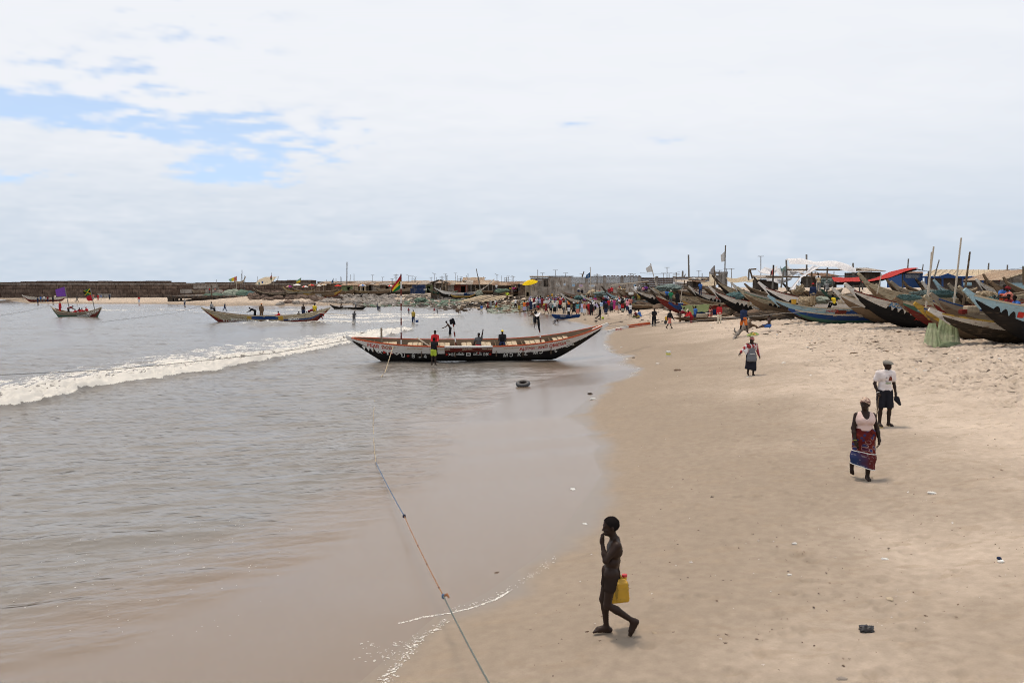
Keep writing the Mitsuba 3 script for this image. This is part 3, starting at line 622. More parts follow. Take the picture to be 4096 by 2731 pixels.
# boats across the bay: name, prow left (px, py), right end px, base row, distance
BG='old boats drawn up across the bay'
def across(label,xl,xr,ybase,d,D,bow,stern,B=1.9,ang=0.0,group=BG,z=None,land=True,**kw):
 if d>=196:d*=1.06
 a,b=at(xl,ybase,d),at(xr,ybase,d)
 L=(b[0] -a[0]) /math.cos(math.radians(ang)) *0.97
 h=Hull(L,B,D,bow,stern,kw.pop('s0',(0.70,0.70)),1.15,1.15,kw.pop('post',(0.45,0.45)),0.24)
 c=(a+b) /2
 if z is not None:c[2]=z
 elif land:
  c=on_ground((xl+xr) /2,ybase,100,400);L=(xr -xl) /F*c[1] /math.cos(math.radians(ang)) *0.97;c[2] -=0.08
  h=Hull(L,B,D,h.bow,h.stern,h.s0,1.15,1.15,h.post,0.24)
 kw.setdefault('fine',0.7)
 return boat(label,h,Mx(c,math.radians(ang)),group=group,**kw),h,c
across('yellow and red canoe with raised right end on the rubble bank',1193,1368,1191.5,205,1.15,0.6,1.0,hull='paint_red',band='paint_yellow',rail='grey_wood',vb=0.45,stripes=[(-0.2,0.1,0.5,1.0,'paint_white'),(0.1,0.7,0.5,1.0,'brown_wood')],thwarts=(-0.3,0.2))
across('dark boat with white lettering behind the yellow and red canoe',1166,1350,1186,211,1.4,1.1,0.5,hull='tarred_wood',band='brown_wood',rail='pale_wood',prow='tarred_wood',thwarts=(-0.3,0.2),texts=[('HOLY',-4,0.6,0.4,'letter_white')])
across('boat with ochre and white bow left of the dark lettered boat',1131,1260,1185,214,1.4,1.2,0.4,hull='brown_wood',band='paint_cream',rail='paint_yellow',thwarts=(-0.3,0.2))
across('long dark canoe at the end of the jetty',1022,1192,1190,213,1.1,1.0,0.4,hull='tarred_wood',band='tarred_wood',rail='pale_wood',thwarts=(-0.3,0.2))
across('black canoe just behind the canoe at the jetty end',1013,1150,1186,218,1.1,1.2,0.4,hull='paint_black',band='grey_wood',rail='grey_wood',thwarts=(-0.3,))
across('grey boat high on the bank in front of the parasols',1050,1130,1170,232,1.2,1.0,0.3,hull='tarred_wood',band='grey_wood',rail='grey_wood',thwarts=(-0.2,))
across('grey boat with toothed bow in front of the green shack',1272,1345,1166,226,1.1,1.2,0.5,hull='grey_wood',band='grey_wood',rail='pale_wood',teeth=(-1.9,3,0.4,0.4),thwarts=(-0.2,))
across('very long grey boat lying before the shacks',1398,1575,1185,216,1.55,0.5,0.5,hull='tarred_wood',band='brown_wood',rail='pale_wood',thwarts=(-0.5,-0.1,0.3),texts=[('SEA NEVER DRY',-5,0.55,0.4,'letter_ochre')])
across('weathered boat end on the bank joining the very long grey boat',1350,1420,1184,219,1.5,0.4,0.7,hull='brown_wood',band='brown_wood',rail='grey_wood',thwarts=(0,))
across('boat with tall grey stern curving up behind the big flag',1500,1670,1177,224,1.5,0.4,1.5,hull='tarred_wood',band='grey_wood',rail='pale_wood',thwarts=(0,),post=(0.4,0.9))
across('low black canoe on the rubble before the very long boat',1390,1450,1192,204,0.5,0.3,0.5,B=1.1,hull='paint_black',band='paint_black',rail='tarred_wood',thwarts=(0,))
across('white and black boat lettered EBENEZER with long raised right bow',1741,1972,1189,213,1.35,1.1,3.2,ang=8,hull='paint_black',band='paint_fresh_white',rail='paint_white',thwarts=(-0.4,-0.1,0.2),vb=0.55,texts=[('EBENEZER',0.3,0.55,0.4,'letter_white')],stripes=[(-0.02,0.34,0.55,0.98,'paint_blue')],symbols=(-4.4,0.9,1.5,'letter_white'),post=(0.6,0.9),s0=(0.72,0.35))
across('yellow brown canoe tilted in front of the EBENEZER boat',1805,1912,1196,208,0.9,0.3,1.2,ang=6,hull='tarred_wood',band='paint_yellow',rail='pale_wood',thwarts=(0,),s0=(0.8,0.45))
across('dark boat left of the EBENEZER bow with grey rim',1712,1830,1184,214,1.2,0.9,0.3,hull='tarred_wood',band='paint_green',rail='pale_wood',thwarts=(0,))
across('dark boat with nets heaped in it right of the EBENEZER boat',1900,2010,1178,190,1.1,0.6,0.8,hull='tarred_wood',band='brown_wood',rail='pale_wood',thwarts=(0,))
across('red rimmed dark boat left of the yellow parasol',1985,2110,1187,176,1.2,0.5,0.7,hull='tarred_wood',band='brown_wood',rail='paint_red',thwarts=(0,))
# boats and canoes afloat on the left
FH,=[Hull(8.3,2.0,1.0,0.75,0.85,(0.72,0.80),1.1,1.0,(0.6,0.3),0.3,2.6)]
p=at(309,1271,132);p[2]=-0.25
LB=Mx(p,-0.10);LBk=boat('grey green boat afloat on the far left with a purple and a striped cross flag',FH,LB,hull='paint_green',band='grey_wood',rail='pale_wood',prow='paint_white',vb=0.5,thwarts=(-0.6,-0.4,-0.2),stripes=[(0.55,0.97,0.2,0.55,'paint_red')],texts=[('EMMANUEL',0.4,0.7,0.3,'letter_white'),('NO.1190',2.1,0.45,0.28,'letter_white')],fine=1.2)
SH=Hull(17.0,2.1,1.25,0.95,1.05,(0.70,0.72),1.15,1.15,(0.5,0.3),0.26,3.0)
p=at(1066,1290,111);p[2]=-0.30
SB=Mx(p,-0.03);SBk=boat('long painted boat afloat left of the flag canoe, many men aboard',SH,SB,hull='paint_red',band='paint_cream',rail='pale_wood',vb=0.45,thwarts=(-0.6,-0.4,-0.2,0,0.2,0.4,0.6),fine=1.3,teeth=(-7.6,4,0.36,0.3),tooth_mat='letter_ochre',symbols=(-6.0,0.78,0.8,'letter_white'),
         texts=[('NYCOMS FRE',-4.6,0.85,0.36,'letter_white'),('NOKO',3.2,0.72,0.34,'letter_white')],stripes=[(-0.27,-0.2,0.55,0.95,'paint_yellow'),(-0.2,0.22,0.62,0.95,'paint_blue'),(0.22,0.30,0.55,0.95,'paint_yellow'),(0.3,0.92,0.48,0.60,'paint_blue')])
TH=Hull(7.2,1.3,0.62,0.55,0.15,(0.72,0.8),1.1,1.1,(0.4,0.15),0.18)
p=at(1393,1239,174);p[2]=-0.10
TB=Mx(p,0.08);boat('small black canoe with two rowers near the rubble bank',TH,TB,hull='paint_black',band='paint_black',rail='tarred_wood',vb=0.5,thwarts=(-0.3,0.3),texts=[('JOHN',-1.2,0.4,0.3,'letter_white')],fine=0.7)
across('white canoe with red bottom at the foot of the breakwater',90,268,1207,240,1.3,0.6,0.2,group=None,hull='paint_red',band='paint_white',rail='paint_white',vb=0.5,thwarts=(-0.4,0,0.4))
across('small pale rowing boat on the jetty, left of the nets',770,798,1182,222,0.7,0.2,0.2,B=1.3,hull='grey_wood',band='grey_wood',rail='pale_wood',thwarts=(0,),z=3.05)
across('second small rowing boat on the jetty, near the post',804,822,1181,220,0.6,0.2,0.2,B=1.2,hull='brown_wood',band='grey_wood',rail='pale_wood',thwarts=(0,),z=3.0)

# ------------------------------------------------------------------ walls, roofs and cloth
def wall_mat(name,a,b,c,grain=1.0):
 def fn(p,n,uv):
  q=p.x+p.y
  g=fbm(q*0.9*grain,0,p.z*1.1*grain,4)
  st=fbm(q*4.0,3,p.z*0.7,3)
  cc=mix(a,b,smoothstep(0.35,0.65,g))
  return mix(cc,c,0.8*smoothstep(0.54,0.72,st)) * (0.88+0.24*noise(q*9,0,p.z*9))
 scene[name]={'type':'twosided','bsdf':{'type':'diffuse','reflectance':proc(fn)}}
 return name
wall_mat('stone_dark',(0.105,0.075,0.06),(0.075,0.052,0.042),(0.14,0.105,0.085))
wall_mat('stone_mid',(0.16,0.118,0.095),(0.10,0.074,0.06),(0.07,0.05,0.042))
wall_mat('stone_pale',(0.34,0.29,0.25),(0.24,0.195,0.165),(0.15,0.115,0.095))
wall_mat('concrete',(0.30,0.275,0.25),(0.22,0.198,0.178),(0.13,0.108,0.092))
wall_mat('plaster',(0.36,0.325,0.29),(0.255,0.225,0.195),(0.15,0.115,0.09))
wall_mat('block_grey',(0.26,0.237,0.212),(0.205,0.182,0.162),(0.14,0.118,0.10),2.0)
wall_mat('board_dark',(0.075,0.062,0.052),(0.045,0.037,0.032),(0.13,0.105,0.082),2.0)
wall_mat('board_brown',(0.15,0.105,0.075),(0.085,0.06,0.045),(0.20,0.15,0.11),2.0)
wall_mat('board_grey',(0.25,0.225,0.20),(0.16,0.14,0.12),(0.09,0.075,0.065),2.0)
wall_mat('roof_tan',(0.36,0.285,0.215),(0.27,0.195,0.14),(0.17,0.11,0.075),1.2)
wall_mat('roof_rust',(0.20,0.13,0.09),(0.14,0.088,0.062),(0.27,0.20,0.15),1.2)
wall_mat('roof_grey',(0.33,0.295,0.26),(0.23,0.20,0.175),(0.15,0.105,0.08),1.2)
wall_mat('board_green',(0.15,0.20,0.10),(0.11,0.15,0.08),(0.10,0.085,0.06),1.5)
wall_mat('board_blue',(0.028,0.045,0.11),(0.022,0.034,0.075),(0.10,0.10,0.12),1.5)
wall_mat('board_beige',(0.42,0.35,0.255),(0.32,0.26,0.19),(0.20,0.15,0.11),1.5)
wall_mat('board_red',(0.22,0.05,0.04),(0.14,0.04,0.035),(0.10,0.075,0.06),1.5)
flat('doorway_cloth',(0.03,0.028,0.03));flat('iron_dark',(0.055,0.045,0.04));flat('pole_grey',(0.20,0.185,0.165));flat('pole_brown',(0.13,0.095,0.065));flat('pole_pale',(0.47,0.41,0.33))

def base_z(P):return gz(P[0],P[1])

# breakwater of big stone blocks on the left
bw=thing('breakwater','long dark breakwater wall of big stone blocks behind the left beach','breakwater')
BY=288.0
bx0,bx1=-196.0,at(1256,1150,BY)[0]
def bw_top(px):return np.interp(px,[-400,0,180,640,725,1000,1090,1150,1246,1260],[1130,1129,1124.5,1123,1131.5,1128,1126,1119,1119,1124])
obj('core',cat([box(bx1 -bx0,5.0,4.75,((bx0+bx1) /2,BY+2.7,3.4))]),'stone_dark',bw)
obj('ledge',box(bx1 -bx0,5.8,0.34,((bx0+bx1) /2,BY+2.1,5.86)),'concrete',bw)
zr=[(1.0,2.65),(2.7,4.2),(4.25,5.76)]
r=random.Random(4)
for ci,(z0,z1) in enumerate(zr):
 x=bx0
 while x<bx1 -1:
  w=min(r.uniform(2.9,5.4),bx1 -x)
  if at(-60,1150,BY)[0] -6<x+w:
   m=box(w -0.14,0.5,z1 -z0 -0.08,(x+w/2,BY -0.05 -r.uniform(0,0.22),(z0+z1) /2))
   obj('block',m,r.choice(['stone_dark','stone_dark','stone_mid','stone_mid','stone_mid'] + (['concrete'] if r.random() <0.12+0.15* (x> -125) else [])),bw)
  x+=w
x=bx0
while x<bx1 -0.5:
 w=min(r.uniform(3.0,6.0),bx1 -x)
 px=CX+ (x+w/2) / (BY+1) *F
 zt=ZC - (float(bw_top(px)) -HOR) * (BY+1) /F+r.uniform(-0.12,0.1)
 obj('parapet_block',box(w -0.12,2.4,zt -6.01,(x+w/2,BY+2.6 -r.uniform(0,0.15),(zt+6.01) /2)),r.choice(['stone_dark','stone_mid','stone_dark']),bw)
 x+=w

# jetty platform
jt=thing('jetty','low dark jetty platform on legs at the left beach','jetty')
JY=227.0
ja,jb=at(674,1185,JY),at(1036,1180,JY)
JZ=2.32
obj('deck',box(jb[0] -ja[0],26,0.35,((ja[0] +jb[0]) /2,JY+13,JZ)),'concrete',jt)
obj('edge_beam',box(jb[0] -ja[0] +0.3,0.5,0.75,((ja[0] +jb[0]) /2,JY -0.3,JZ -0.25)),'board_dark',jt)
for i in range(15):
 obj('joist',box(0.55,0.3,0.4,(ja[0] +0.9+i*1.62,JY -0.66,JZ -0.02)),'board_brown',jt)
for px,w in ((679,0.75),(690,0.6),(706,0.9),(724,0.35)):
 q=at(px,1200,JY+0.2)
 obj('leg',box(w,0.8,2.1,(q[0],JY+0.1,JZ -1.35)),'board_dark',jt)
obj('back_wall',box(jb[0] -at(762,1190,JY)[0],0.5,2.2,((jb[0] +at(762,1190,JY)[0]) /2,JY+0.8,JZ -1.3)),'stone_dark',jt)
for px in (848,898):
 obj('buttress',box(0.9,0.7,2.0,(at(px,1190,JY)[0],JY -0.1,JZ -1.3)),'board_brown',jt)
k=thing('lamp_post','rusty lamp post with curved top on the jetty','lamp post')
q=at(704,1185,JY+1);hz=[JZ+0.1,JZ+2.2,JZ+2.75,JZ+3.05,JZ+3.1]
obj(None,tube([(q[0] +dx,q[1],z) for dx,z in zip((0,0,0.15,0.5,1.0),hz)],0.12),'board_brown',k,40)
k=thing('lamp_post','straight dark post standing on the jetty by the green nets','post')
q=at(846,1183,JY+1);obj(None,tube([(q[0],q[1],JZ+0.1),(q[0],q[1],JZ+3.1)],0.15),'board_brown',k,40)
a,b=at(735,1226.5,206),at(1152,1206,219)
g=thing('sea_wall','low dark concrete sea wall slanting along the far sand','sea wall')
dv=b -a;L=np.hypot(dv[0],dv[1]);mid=(a+b) /2
gm=box(L,1.2,0.75,(0,0,0));gm.apply_transform(Mx(((a+b) /2)[:3],math.atan2(dv[1],dv[0])) @trimesh.transformations.rotation_matrix(-math.atan2(dv[2] +0.35,L),[0,1,0]))
obj(None,gm,'stone_mid',g)

# rubble bank and litter of nets along the far shore
def scatter(region,n,seed,size,mats,flatten=(1,1,0.7),zoff=0.0,sub=1):
 r=np.random.default_rng(seed);out=[]
 (p0,p1,d0,d1)=region
 for i in range(n):
  d=r.uniform(d0,d1);d=d*1.07 if d0>170 else d;px=r.uniform(p0,p1)
  x=(px -CX) /F*d
  s=size[0] + (size[1] -size[0]) *r.random() **2.2
  m=lump(s,np.array(flatten) *r.uniform(0.7,1.25,3),int(r.integers(1e6)),0.45,1.3,sub)
  m.apply_transform(Mx((x,d,gz(x,d) +s*0.2+zoff),r.uniform(0,6.3)))
  out.append(m)
 return out
obj('rubble',cat(scatter((1000,1330,197,222),520,5,(0.25,1.15),None)),'stone_mid',None,False,label='grey rubble bank along the far shore',kind='stuff')
labels['rubble']['category']='rubble';del labels['rubble']['category']
obj('rubble',cat(scatter((1250,1580,194,220),560,6,(0.25,1.0),None)),'concrete',None,False,label='paler broken rubble left of the flag canoe',kind='stuff')
for i,(px,py,s) in enumerate([(1155,1213,1.2),(1190,1215,1.1),(1218,1217,1.0),(1268,1205,1.3),(1300,1208,1.1),(1330,1210,1.2),(1350,1198,1.4),(1382,1212,1.0),(1410,1206,1.1),(1434,1214,0.9),(1124,1219,1.0),(1245,1216,1.1)]):
 q=on_ground(px,py);m=lump(s,(1.2,1,0.75),50+i,0.5,1.2,2);m.apply_transform(Mx(q,i*1.1))
 k=thing('boulder',['leftmost grey boulder above the long painted boat','boulder above the yellow shirted man','boulder right of the yellow shirted man','boulder below the yellow and red canoe','boulder below the dark lettered boat','boulder under the raised canoe end','large boulder high on the rubble','boulder behind the black canoe of the rowers','boulder right of the rowers','small boulder by the green net scraps','boulder over the red shirted crewman','boulder below the canoe bow'][i] +', by the far shore','boulder','boulders at the foot of the rubble bank');obj(None,m,['stone_mid','concrete','stone_pale'][i%3],k)
flat('net_green',(0.125,0.175,0.135));flat('net_teal',(0.075,0.125,0.125));flat('net_pale',(0.25,0.275,0.225));flat('net_blue',(0.05,0.10,0.22));flat('net_grey',(0.14,0.175,0.165));flat('scrap_white',(0.55,0.55,0.53));flat('sack_tan',(0.36,0.29,0.20))
obj('net_scraps',cat(scatter((1440,1900,188,206),240,8,(0.15,0.75),None,(1.3,1,0.45))),'net_green',None,False,label='green net scraps strewn on the bank behind the long canoe',kind='stuff')
obj('bank_litter',cat(scatter((1400,1960,190,222),800,9,(0.12,0.7),None,(1.3,1,0.5))),'board_grey',None,False,label='grey litter strewn over the far bank',kind='stuff')
obj('bank_litter',cat(scatter((1500,2000,178,208),260,10,(0.08,0.32),None,(1.3,1,0.5))),'scrap_white',None,False,label='white scraps strewn over the far bank',kind='stuff')
obj('bank_litter',cat(scatter((1450,2120,165,215),700,13,(0.12,0.6),None,(1.4,1,0.4))),'board_dark',None,False,label='dark litter strewn over the far bank',kind='stuff')
obj('net_scraps',cat(scatter((1950,2130,150,175),170,14,(0.12,0.6),None,(1.4,1,0.4))),'net_pale',None,False,label='pale net scraps left of the crowd',kind='stuff')
obj('net_scraps',cat(scatter((2000,2200,148,178),420,15,(0.1,0.5),None,(1.4,1,0.4))),'board_brown',None,False,label='brown planks and scraps on the slope left of the crowd',kind='stuff')
# slipway
sw=thing('slipway','sloping tan slipway of long boards left of the crowd','slipway')
A,B_=at(1893,1208,190),at(1985,1184,200)
for i in range(5):
 o=np.array([1.6*i -3,0.1*i,0])
 m=box(1.5,float(np.linalg.norm(B_ -A)),0.15);m.apply_transform(trimesh.geometry.align_vectors([0,1,0],(B_ -A) /np.linalg.norm(B_ -A)));m.apply_translation((A+B_) /2+o+ [0,0,0.1]);obj('board',m,['pale_wood','board_beige','grey_wood'][i%3],sw)

# shacks along the bank
def shack(label,pl,pr,d,ytop,mat,roof,name='shack',depth=5.0,overhang=0.8,tilt=0.25,door=None,window=None,posts=0,ridge=False,group=None,ybase=None,open_=False,roof_n=0,cat_='shack',planks=0):
 if d>=196:d*=1.04
 a,b=at(pl,1170,d),at(pr,1170,d)
 z0=base_z((a+b) /2) -0.1 if ybase is None else ZC - (ybase -HOR) *d/F
 zt=ZC - (ytop -HOR) *d/F
 w=b[0] -a[0];cx=(a[0] +b[0]) /2
 k=thing(name,label,cat_,group)
 t=0.14;hh=zt -z0 -0.12
 if not open_:
  holes=[]
  if door:holes.append((cx+ (door[0] -0.5) *w,door[1],z0,z0+min(2.1,hh*0.85)))
  if window:holes.append((cx+ (window[0] -0.5) *w,window[1],z0+1.0,z0+1.9))
  if planks:
   ph=hh/planks
   for i in range(planks):
    zc=z0+ph* (i+0.5)
    segs=[(cx -w/2,cx+w/2)]
    for (hx,hw,hz0,hz1) in holes:
     if hz0<zc<hz1:segs=[s for (s0,s1) in segs for s in ((s0,min(s1,hx -hw/2)),(max(s0,hx+hw/2),s1)) if s[1] -s[0] >0.05]
    for s0,s1 in segs:obj('plank',box(s1 -s0,t,ph*0.93,((s0+s1) /2,d+random.uniform(-0.03,0.03),zc)),mat,k)
  else:
   front=sg.box(cx -w/2,z0,cx+w/2,z0+hh)
   for (hx,hw,hz0,hz1) in holes:front=front.difference(sg.box(hx -hw/2,hz0,hx+hw/2,hz1))
   m=poly_mesh(front,t);m.vertices=np.stack([m.vertices[:,0],d+m.vertices[:,2] -t/2,m.vertices[:,1]],-1);m.fix_normals()
   obj('front_wall',m,mat,k)
  obj('side_wall',cat([box(t,depth,hh,(cx -w/2+t/2,d+depth/2,z0+hh/2)),box(t,depth,hh,(cx+w/2 -t/2,d+depth/2,z0+hh/2))]),mat,k)
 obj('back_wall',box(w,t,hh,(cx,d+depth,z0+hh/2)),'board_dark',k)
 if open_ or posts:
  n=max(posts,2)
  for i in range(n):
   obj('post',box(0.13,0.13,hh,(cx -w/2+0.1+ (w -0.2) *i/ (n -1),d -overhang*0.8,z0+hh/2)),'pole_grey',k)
 # roof: corrugated sheets laid side by side
 n=roof_n or max(2,int(w/1.6));sw_=(w+0.5) /n
 for i in range(n):
  x0=cx -w/2 -0.25+i*sw_
  y0,y1=d -overhang -random.uniform(0,0.2),d+depth+0.3
  xs=np.linspace(0,sw_*1.02,9)
  yy=[y0,(y0+y1) /2,y1] if ridge else [y0,y1]
  zz=[zt,zt+tilt*4,zt] if ridge else [zt,zt+tilt*depth*0.5]
  dz=random.uniform(-0.06,0.06)
  top=np.array([[[x0+xx,y,z+dz+0.035* (j%2)] for y,z in zip(yy,zz)] for j,xx in enumerate(xs)])
  g=grid(top);g2=grid(top - [0,0,0.06]);g2.invert()
  fr=box(sw_,0.03,0.10,(x0+sw_/2,y0,zt+dz -0.03))
  obj('roof_sheet',cat([g,g2,fr]),roof if random.random() <0.72 else random.choice(['roof_tan','roof_rust','roof_grey']),k)
 return k,(cx,w,z0,zt)
SHK='shacks in the row on the far bank'
shack('green fronted shack behind the red parasol',1366,1411,240,1141,'board_green','roof_tan',window=(0.65,0.9),group=SHK)
shack('beige plank shack right of the green shack',1411,1433,240,1140,'board_beige','roof_tan',group=SHK,planks=9)
shack('beige shack half behind the striped parasol',1440,1463,239,1141,'board_beige','roof_rust',door=(0.5,0.8),group=SHK)
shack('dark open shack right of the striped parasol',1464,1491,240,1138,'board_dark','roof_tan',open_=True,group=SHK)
shack('shack with grey slatted front near the flag',1491,1521,239.5,1141,'board_grey','roof_tan',group=SHK,planks=10)
shack('brown shack just left of the flag',1521,1556,240,1139,'board_brown','roof_grey',door=(0.8,1.0),group=SHK)
shack('dark brown boarded shack right of the flag',1606,1648,240,1137,'board_brown','roof_tan',door=(0.2,0.9),group=SHK,planks=8)
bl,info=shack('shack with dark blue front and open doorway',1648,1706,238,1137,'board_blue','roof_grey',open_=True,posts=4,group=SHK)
obj('blue_counter',box(4.2,0.3,1.5,(at(1671,1170,237.5)[0],237.4,info[2] +0.8)),'board_blue',bl)
t=lettering('CZ',0.5);t.apply_transform(Mx((at(1695,1170,237)[0],236.9,info[2] +1.0),0,rx=math.pi/2));obj('sign_letters',t,'letter_white',bl)
obj('blue_panel',box(at(1703,1170,238)[0] -at(1650,1170,238)[0],0.2,1.0,(at(1676,1170,238)[0],237.8,info[3] -0.7)),'board_blue',bl)
shack('yellowish dark shack with low eave beside the timber hut',1704,1724,240,1138,'board_green','roof_grey',door=(0.5,1.0),group=SHK)
# timber framed hut with a gabled roof
th=thing('timber_hut','open timber framed hut with dark gabled roof','hut')
a,b=at(1722,1170,222),at(1788,1170,222);z0=base_z(a) -0.1;zt=ZC - (1131 -HOR) *222/F
for fx in (0.04,0.28,0.55,0.78,0.96):
 for dy in (0,4.5):obj('post',box(0.16,0.16,zt -z0,(a[0] + (b[0] -a[0]) *fx,222+dy,(z0+zt) /2)),'pole_brown',th)
for zz in (z0+1.3,zt -0.1):obj('rail',box(b[0] -a[0],0.12,0.14,((a[0] +b[0]) /2,221.9,zz)),'pole_brown',th)
for sx in (0,1):
 pa=np.array([[a[0] -0.4,zt -0.2],[(a[0] +b[0]) /2,zt+0.75]]) if sx==0 else np.array([[(a[0] +b[0]) /2,zt+0.75],[b[0] +0.4,zt -0.2]])
 obj('roof_slope',cat([tube([(pa[0,0],y,pa[0,1]),(pa[1,0],y,pa[1,1])],0.09,4) for y in np.linspace(221,227.5,44)]),'board_dark',th)
obj('side_boards',box(1.5,0.1,1.3,(a[0] +1.0,221.95,z0+0.65)),'board_dark',th)
shack('slatted grey shack right of the timber hut',1788,1815,230,1139,'board_grey','roof_grey',group=SHK,planks=9)
shack('brown red shack under the leaning masts',1815,1868,232,1137,'board_red','roof_tan',door=(0.7,1.2),group=SHK)
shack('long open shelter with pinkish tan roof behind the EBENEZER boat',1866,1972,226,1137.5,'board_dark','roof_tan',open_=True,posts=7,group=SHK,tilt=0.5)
shack('shack with high corrugated cream roof behind the open shelter',1852,1934,246,1122,'board_beige','roof_tan',group=SHK,roof_n=14,tilt=0.4)
shack('dark shack under blue sheet right of the raised bow',1972,2052,205,1141,'board_dark','roof_rust',door=(0.4,1.6),group=SHK,planks=7)
shack('low dark shack left of the yellow parasol',2045,2104,198,1137,'board_brown','roof_rust',door=(0.3,1.2),group=SHK)
shack('small pale kiosk with shutters under the yellow parasol',2103,2126,176,1136,'board_beige','roof_grey',window=(0.3,0.6),group=SHK,overhang=0.2)
MARKS=[(1366,'green fronted shack'),(1422,'beige plank shack'),(1477,'dark open shack'),(1506,'slatted shack'),(1538,'brown shack'),(1580,'big flag'),(1627,'dark boarded shack'),(1677,'blue fronted shack'),(1755,'timber hut'),(1801,'grey slatted shack'),(1841,'brown red shack'),(1919,'long open shelter'),(2010,'dark shack under the blue sheet'),(2075,'low dark shack'),(2118,'yellow parasol'),(2160,'concrete hut'),(2230,'left end of the wall'),(1300,'far parasols')]
USED={}
def row_label(row,px):
 m=sorted(MARKS,key=lambda m:abs(m[0] -px))
 for q in m:
  if (row,q[1]) not in USED:
   USED[(row,q[1])]=1
   return f"{('nearest', 'second', 'third', 'farthest')[row]} row tin roofed shack, behind the {q[1]}"
r=random.Random(12)
px=0
for row,(d,y0,n,p0,p1) in enumerate([(262,1133,11,1330,2130),(282,1130,12,1290,2230),(310,1128,12,1280,2140),(345,1126.5,12,1270,2220)]):
 for i in range(n):
  pl=p0+ (p1 -p0) *i/n;pr=p0+ (p1 -p0) * (i+0.93) /n
  shack(row_label(row,(pl+pr) /2),pl,pr,d+r.uniform(-5,5),y0+r.uniform(-2,2.5),r.choice(['board_brown','board_dark','board_beige']),r.choice(['roof_tan','roof_tan','roof_rust','roof_grey']),group='tin roofed shacks in the rows behind',roof_n=r.choice([3,4,5]),tilt=r.uniform(0.02,0.16),depth=8)
for i in range(9):
 pl=1262+i*12+r.uniform(-3,3)
 shack(['rust edged','tan roofed','low grey','pale roofed','narrow','brown','squat','broad','patched'][i] +' low shack where the breakwater meets the bank',pl,pl+r.uniform(14,22),250+r.uniform(-12,14),1139 -i*0.6+r.uniform(-2,2),'board_brown',r.choice(['roof_tan','roof_grey','roof_rust']),group='low shacks at the end of the breakwater',roof_n=3)

# concrete hut and long wall behind the crowd
wl=thing('concrete_wall','long grey block wall with posters behind the crowd','wall')
WY=172.0
wz0=base_z(at(2300,1185,WY)) -0.2
def WX(px,d=WY):return (px -CX) /F*d
def WZ(py,d=WY):return ZC - (py -HOR) *d/F
edges=[2208,2279,2345,2417,2486,2556]
tops=[1108.5,1108,1107.5,1108,1107.5]
for i in range(5):
 xa,xb,zt=WX(edges[i]) +0.25,WX(edges[i+1]) -0.25,WZ(tops[i])
 zm=WZ(1133)
 if i==0:
  obj('plaster_panel',box(xb -xa,0.3,zt -wz0,((xa+xb) /2,WY,(zt+wz0) /2)),'plaster',wl)
  continue
 obj('plaster_panel',box(xb -xa,0.3,zm -wz0,((xa+xb) /2,WY,(zm+wz0) /2)),'plaster',wl)
 nz=6
 for j in range(nz):
  za,zb=zm+ (zt -zm) *j/nz,zm+ (zt -zm) * (j+1) /nz
  x=xa - (0.22 if j%2 else 0)
  while x<xb -0.01:
   x1=min(x+0.52,xb);xs=max(x,xa)
   obj('block',box(x1 -xs -0.03,0.26+random.uniform(0,0.06),zb -za -0.035,((x1+xs) /2,WY,(za+zb) /2)),'block_grey',wl)
   x=x1
for px in edges:obj('pillar',box(0.55,0.5,WZ(1107.5) -wz0,(WX(px),WY -0.05,(WZ(1107.5) +wz0) /2)),'concrete',wl)
obj('coping',box(WX(2556) -WX(2345),0.5,0.12,((WX(2556) +WX(2345)) /2,WY,WZ(1107.2) +0.06)),'stone_dark',wl)
for i in range(11):
 obj('coping_stone',lump(0.22,(1.2,1,0.6),300+i,0.4),'stone_dark',wl,False,Mx((WX(2420+i*13.5+random.uniform(-4,4)),WY,WZ(1106) +0.08)))
wl2=thing('concrete_wall','darker brown block wall continuing right of the poster wall','wall')
for (p0,p1,t) in ((2560,2622,1110),(2629,2690,1110.5),(2699,2860,1107)):
 d2=WY -6
 nz=9;zt=WZ(t,d2);zb=base_z((WX(p0,d2),d2)) -0.2
 for j in range(nz):
  za,zc=zb+ (zt -zb) *j/nz,zb+ (zt -zb) * (j+1) /nz
  obj('block_course',box(WX(p1,d2) -WX(p0,d2),0.3+random.uniform(0,0.05),zc -za -0.04,((WX(p1,d2) +WX(p0,d2)) /2,d2,(za+zc) /2)),'stone_dark' if j>2 else 'block_grey',wl2)
for px in (2558,2625,2694):obj('pillar',box(0.5,0.5,WZ(1109,166) -wz0+0.4,(WX(px,166),165.9,(WZ(1109,166) +wz0) /2)),'concrete',wl2)
flat('paper_white',(0.55,0.57,0.58));flat('paper_pink',(0.55,0.36,0.42));flat('paper_blue',(0.34,0.45,0.55));flat('paint_pale',(0.48,0.50,0.50))
for i,(px0,px1,py0,py1,m,lab) in enumerate([(2287,2299,1136,1146,'paper_blue','pale blue poster leftmost on the wall'),(2316,2330,1138,1147,'paper_pink','pink and white poster on the wall'),(2357,2378,1139,1147,'paper_white','white and blue poster by the flag pole'),(2253,2263,1133,1143,'paper_white','small white torn poster by the painted letters'),(2533,2543,1137,1145,'paper_blue','pale blue poster at the right end of the wall')]):
 k=thing('poster',lab,'poster');cx,cz=(WX(px0) +WX(px1)) /2,(WZ(py0) +WZ(py1)) /2;w,h=WX(px1) -WX(px0),WZ(py0) -WZ(py1)
 obj('sheet',box(w,0.02,h,(cx,WY -0.17,cz)),m,k)
 for q in range(3):obj('print_line',box(w*0.7,0.01,h*0.09,(cx,WY -0.187,cz+h* (0.28 -0.25*q))),'letter_blue',k)
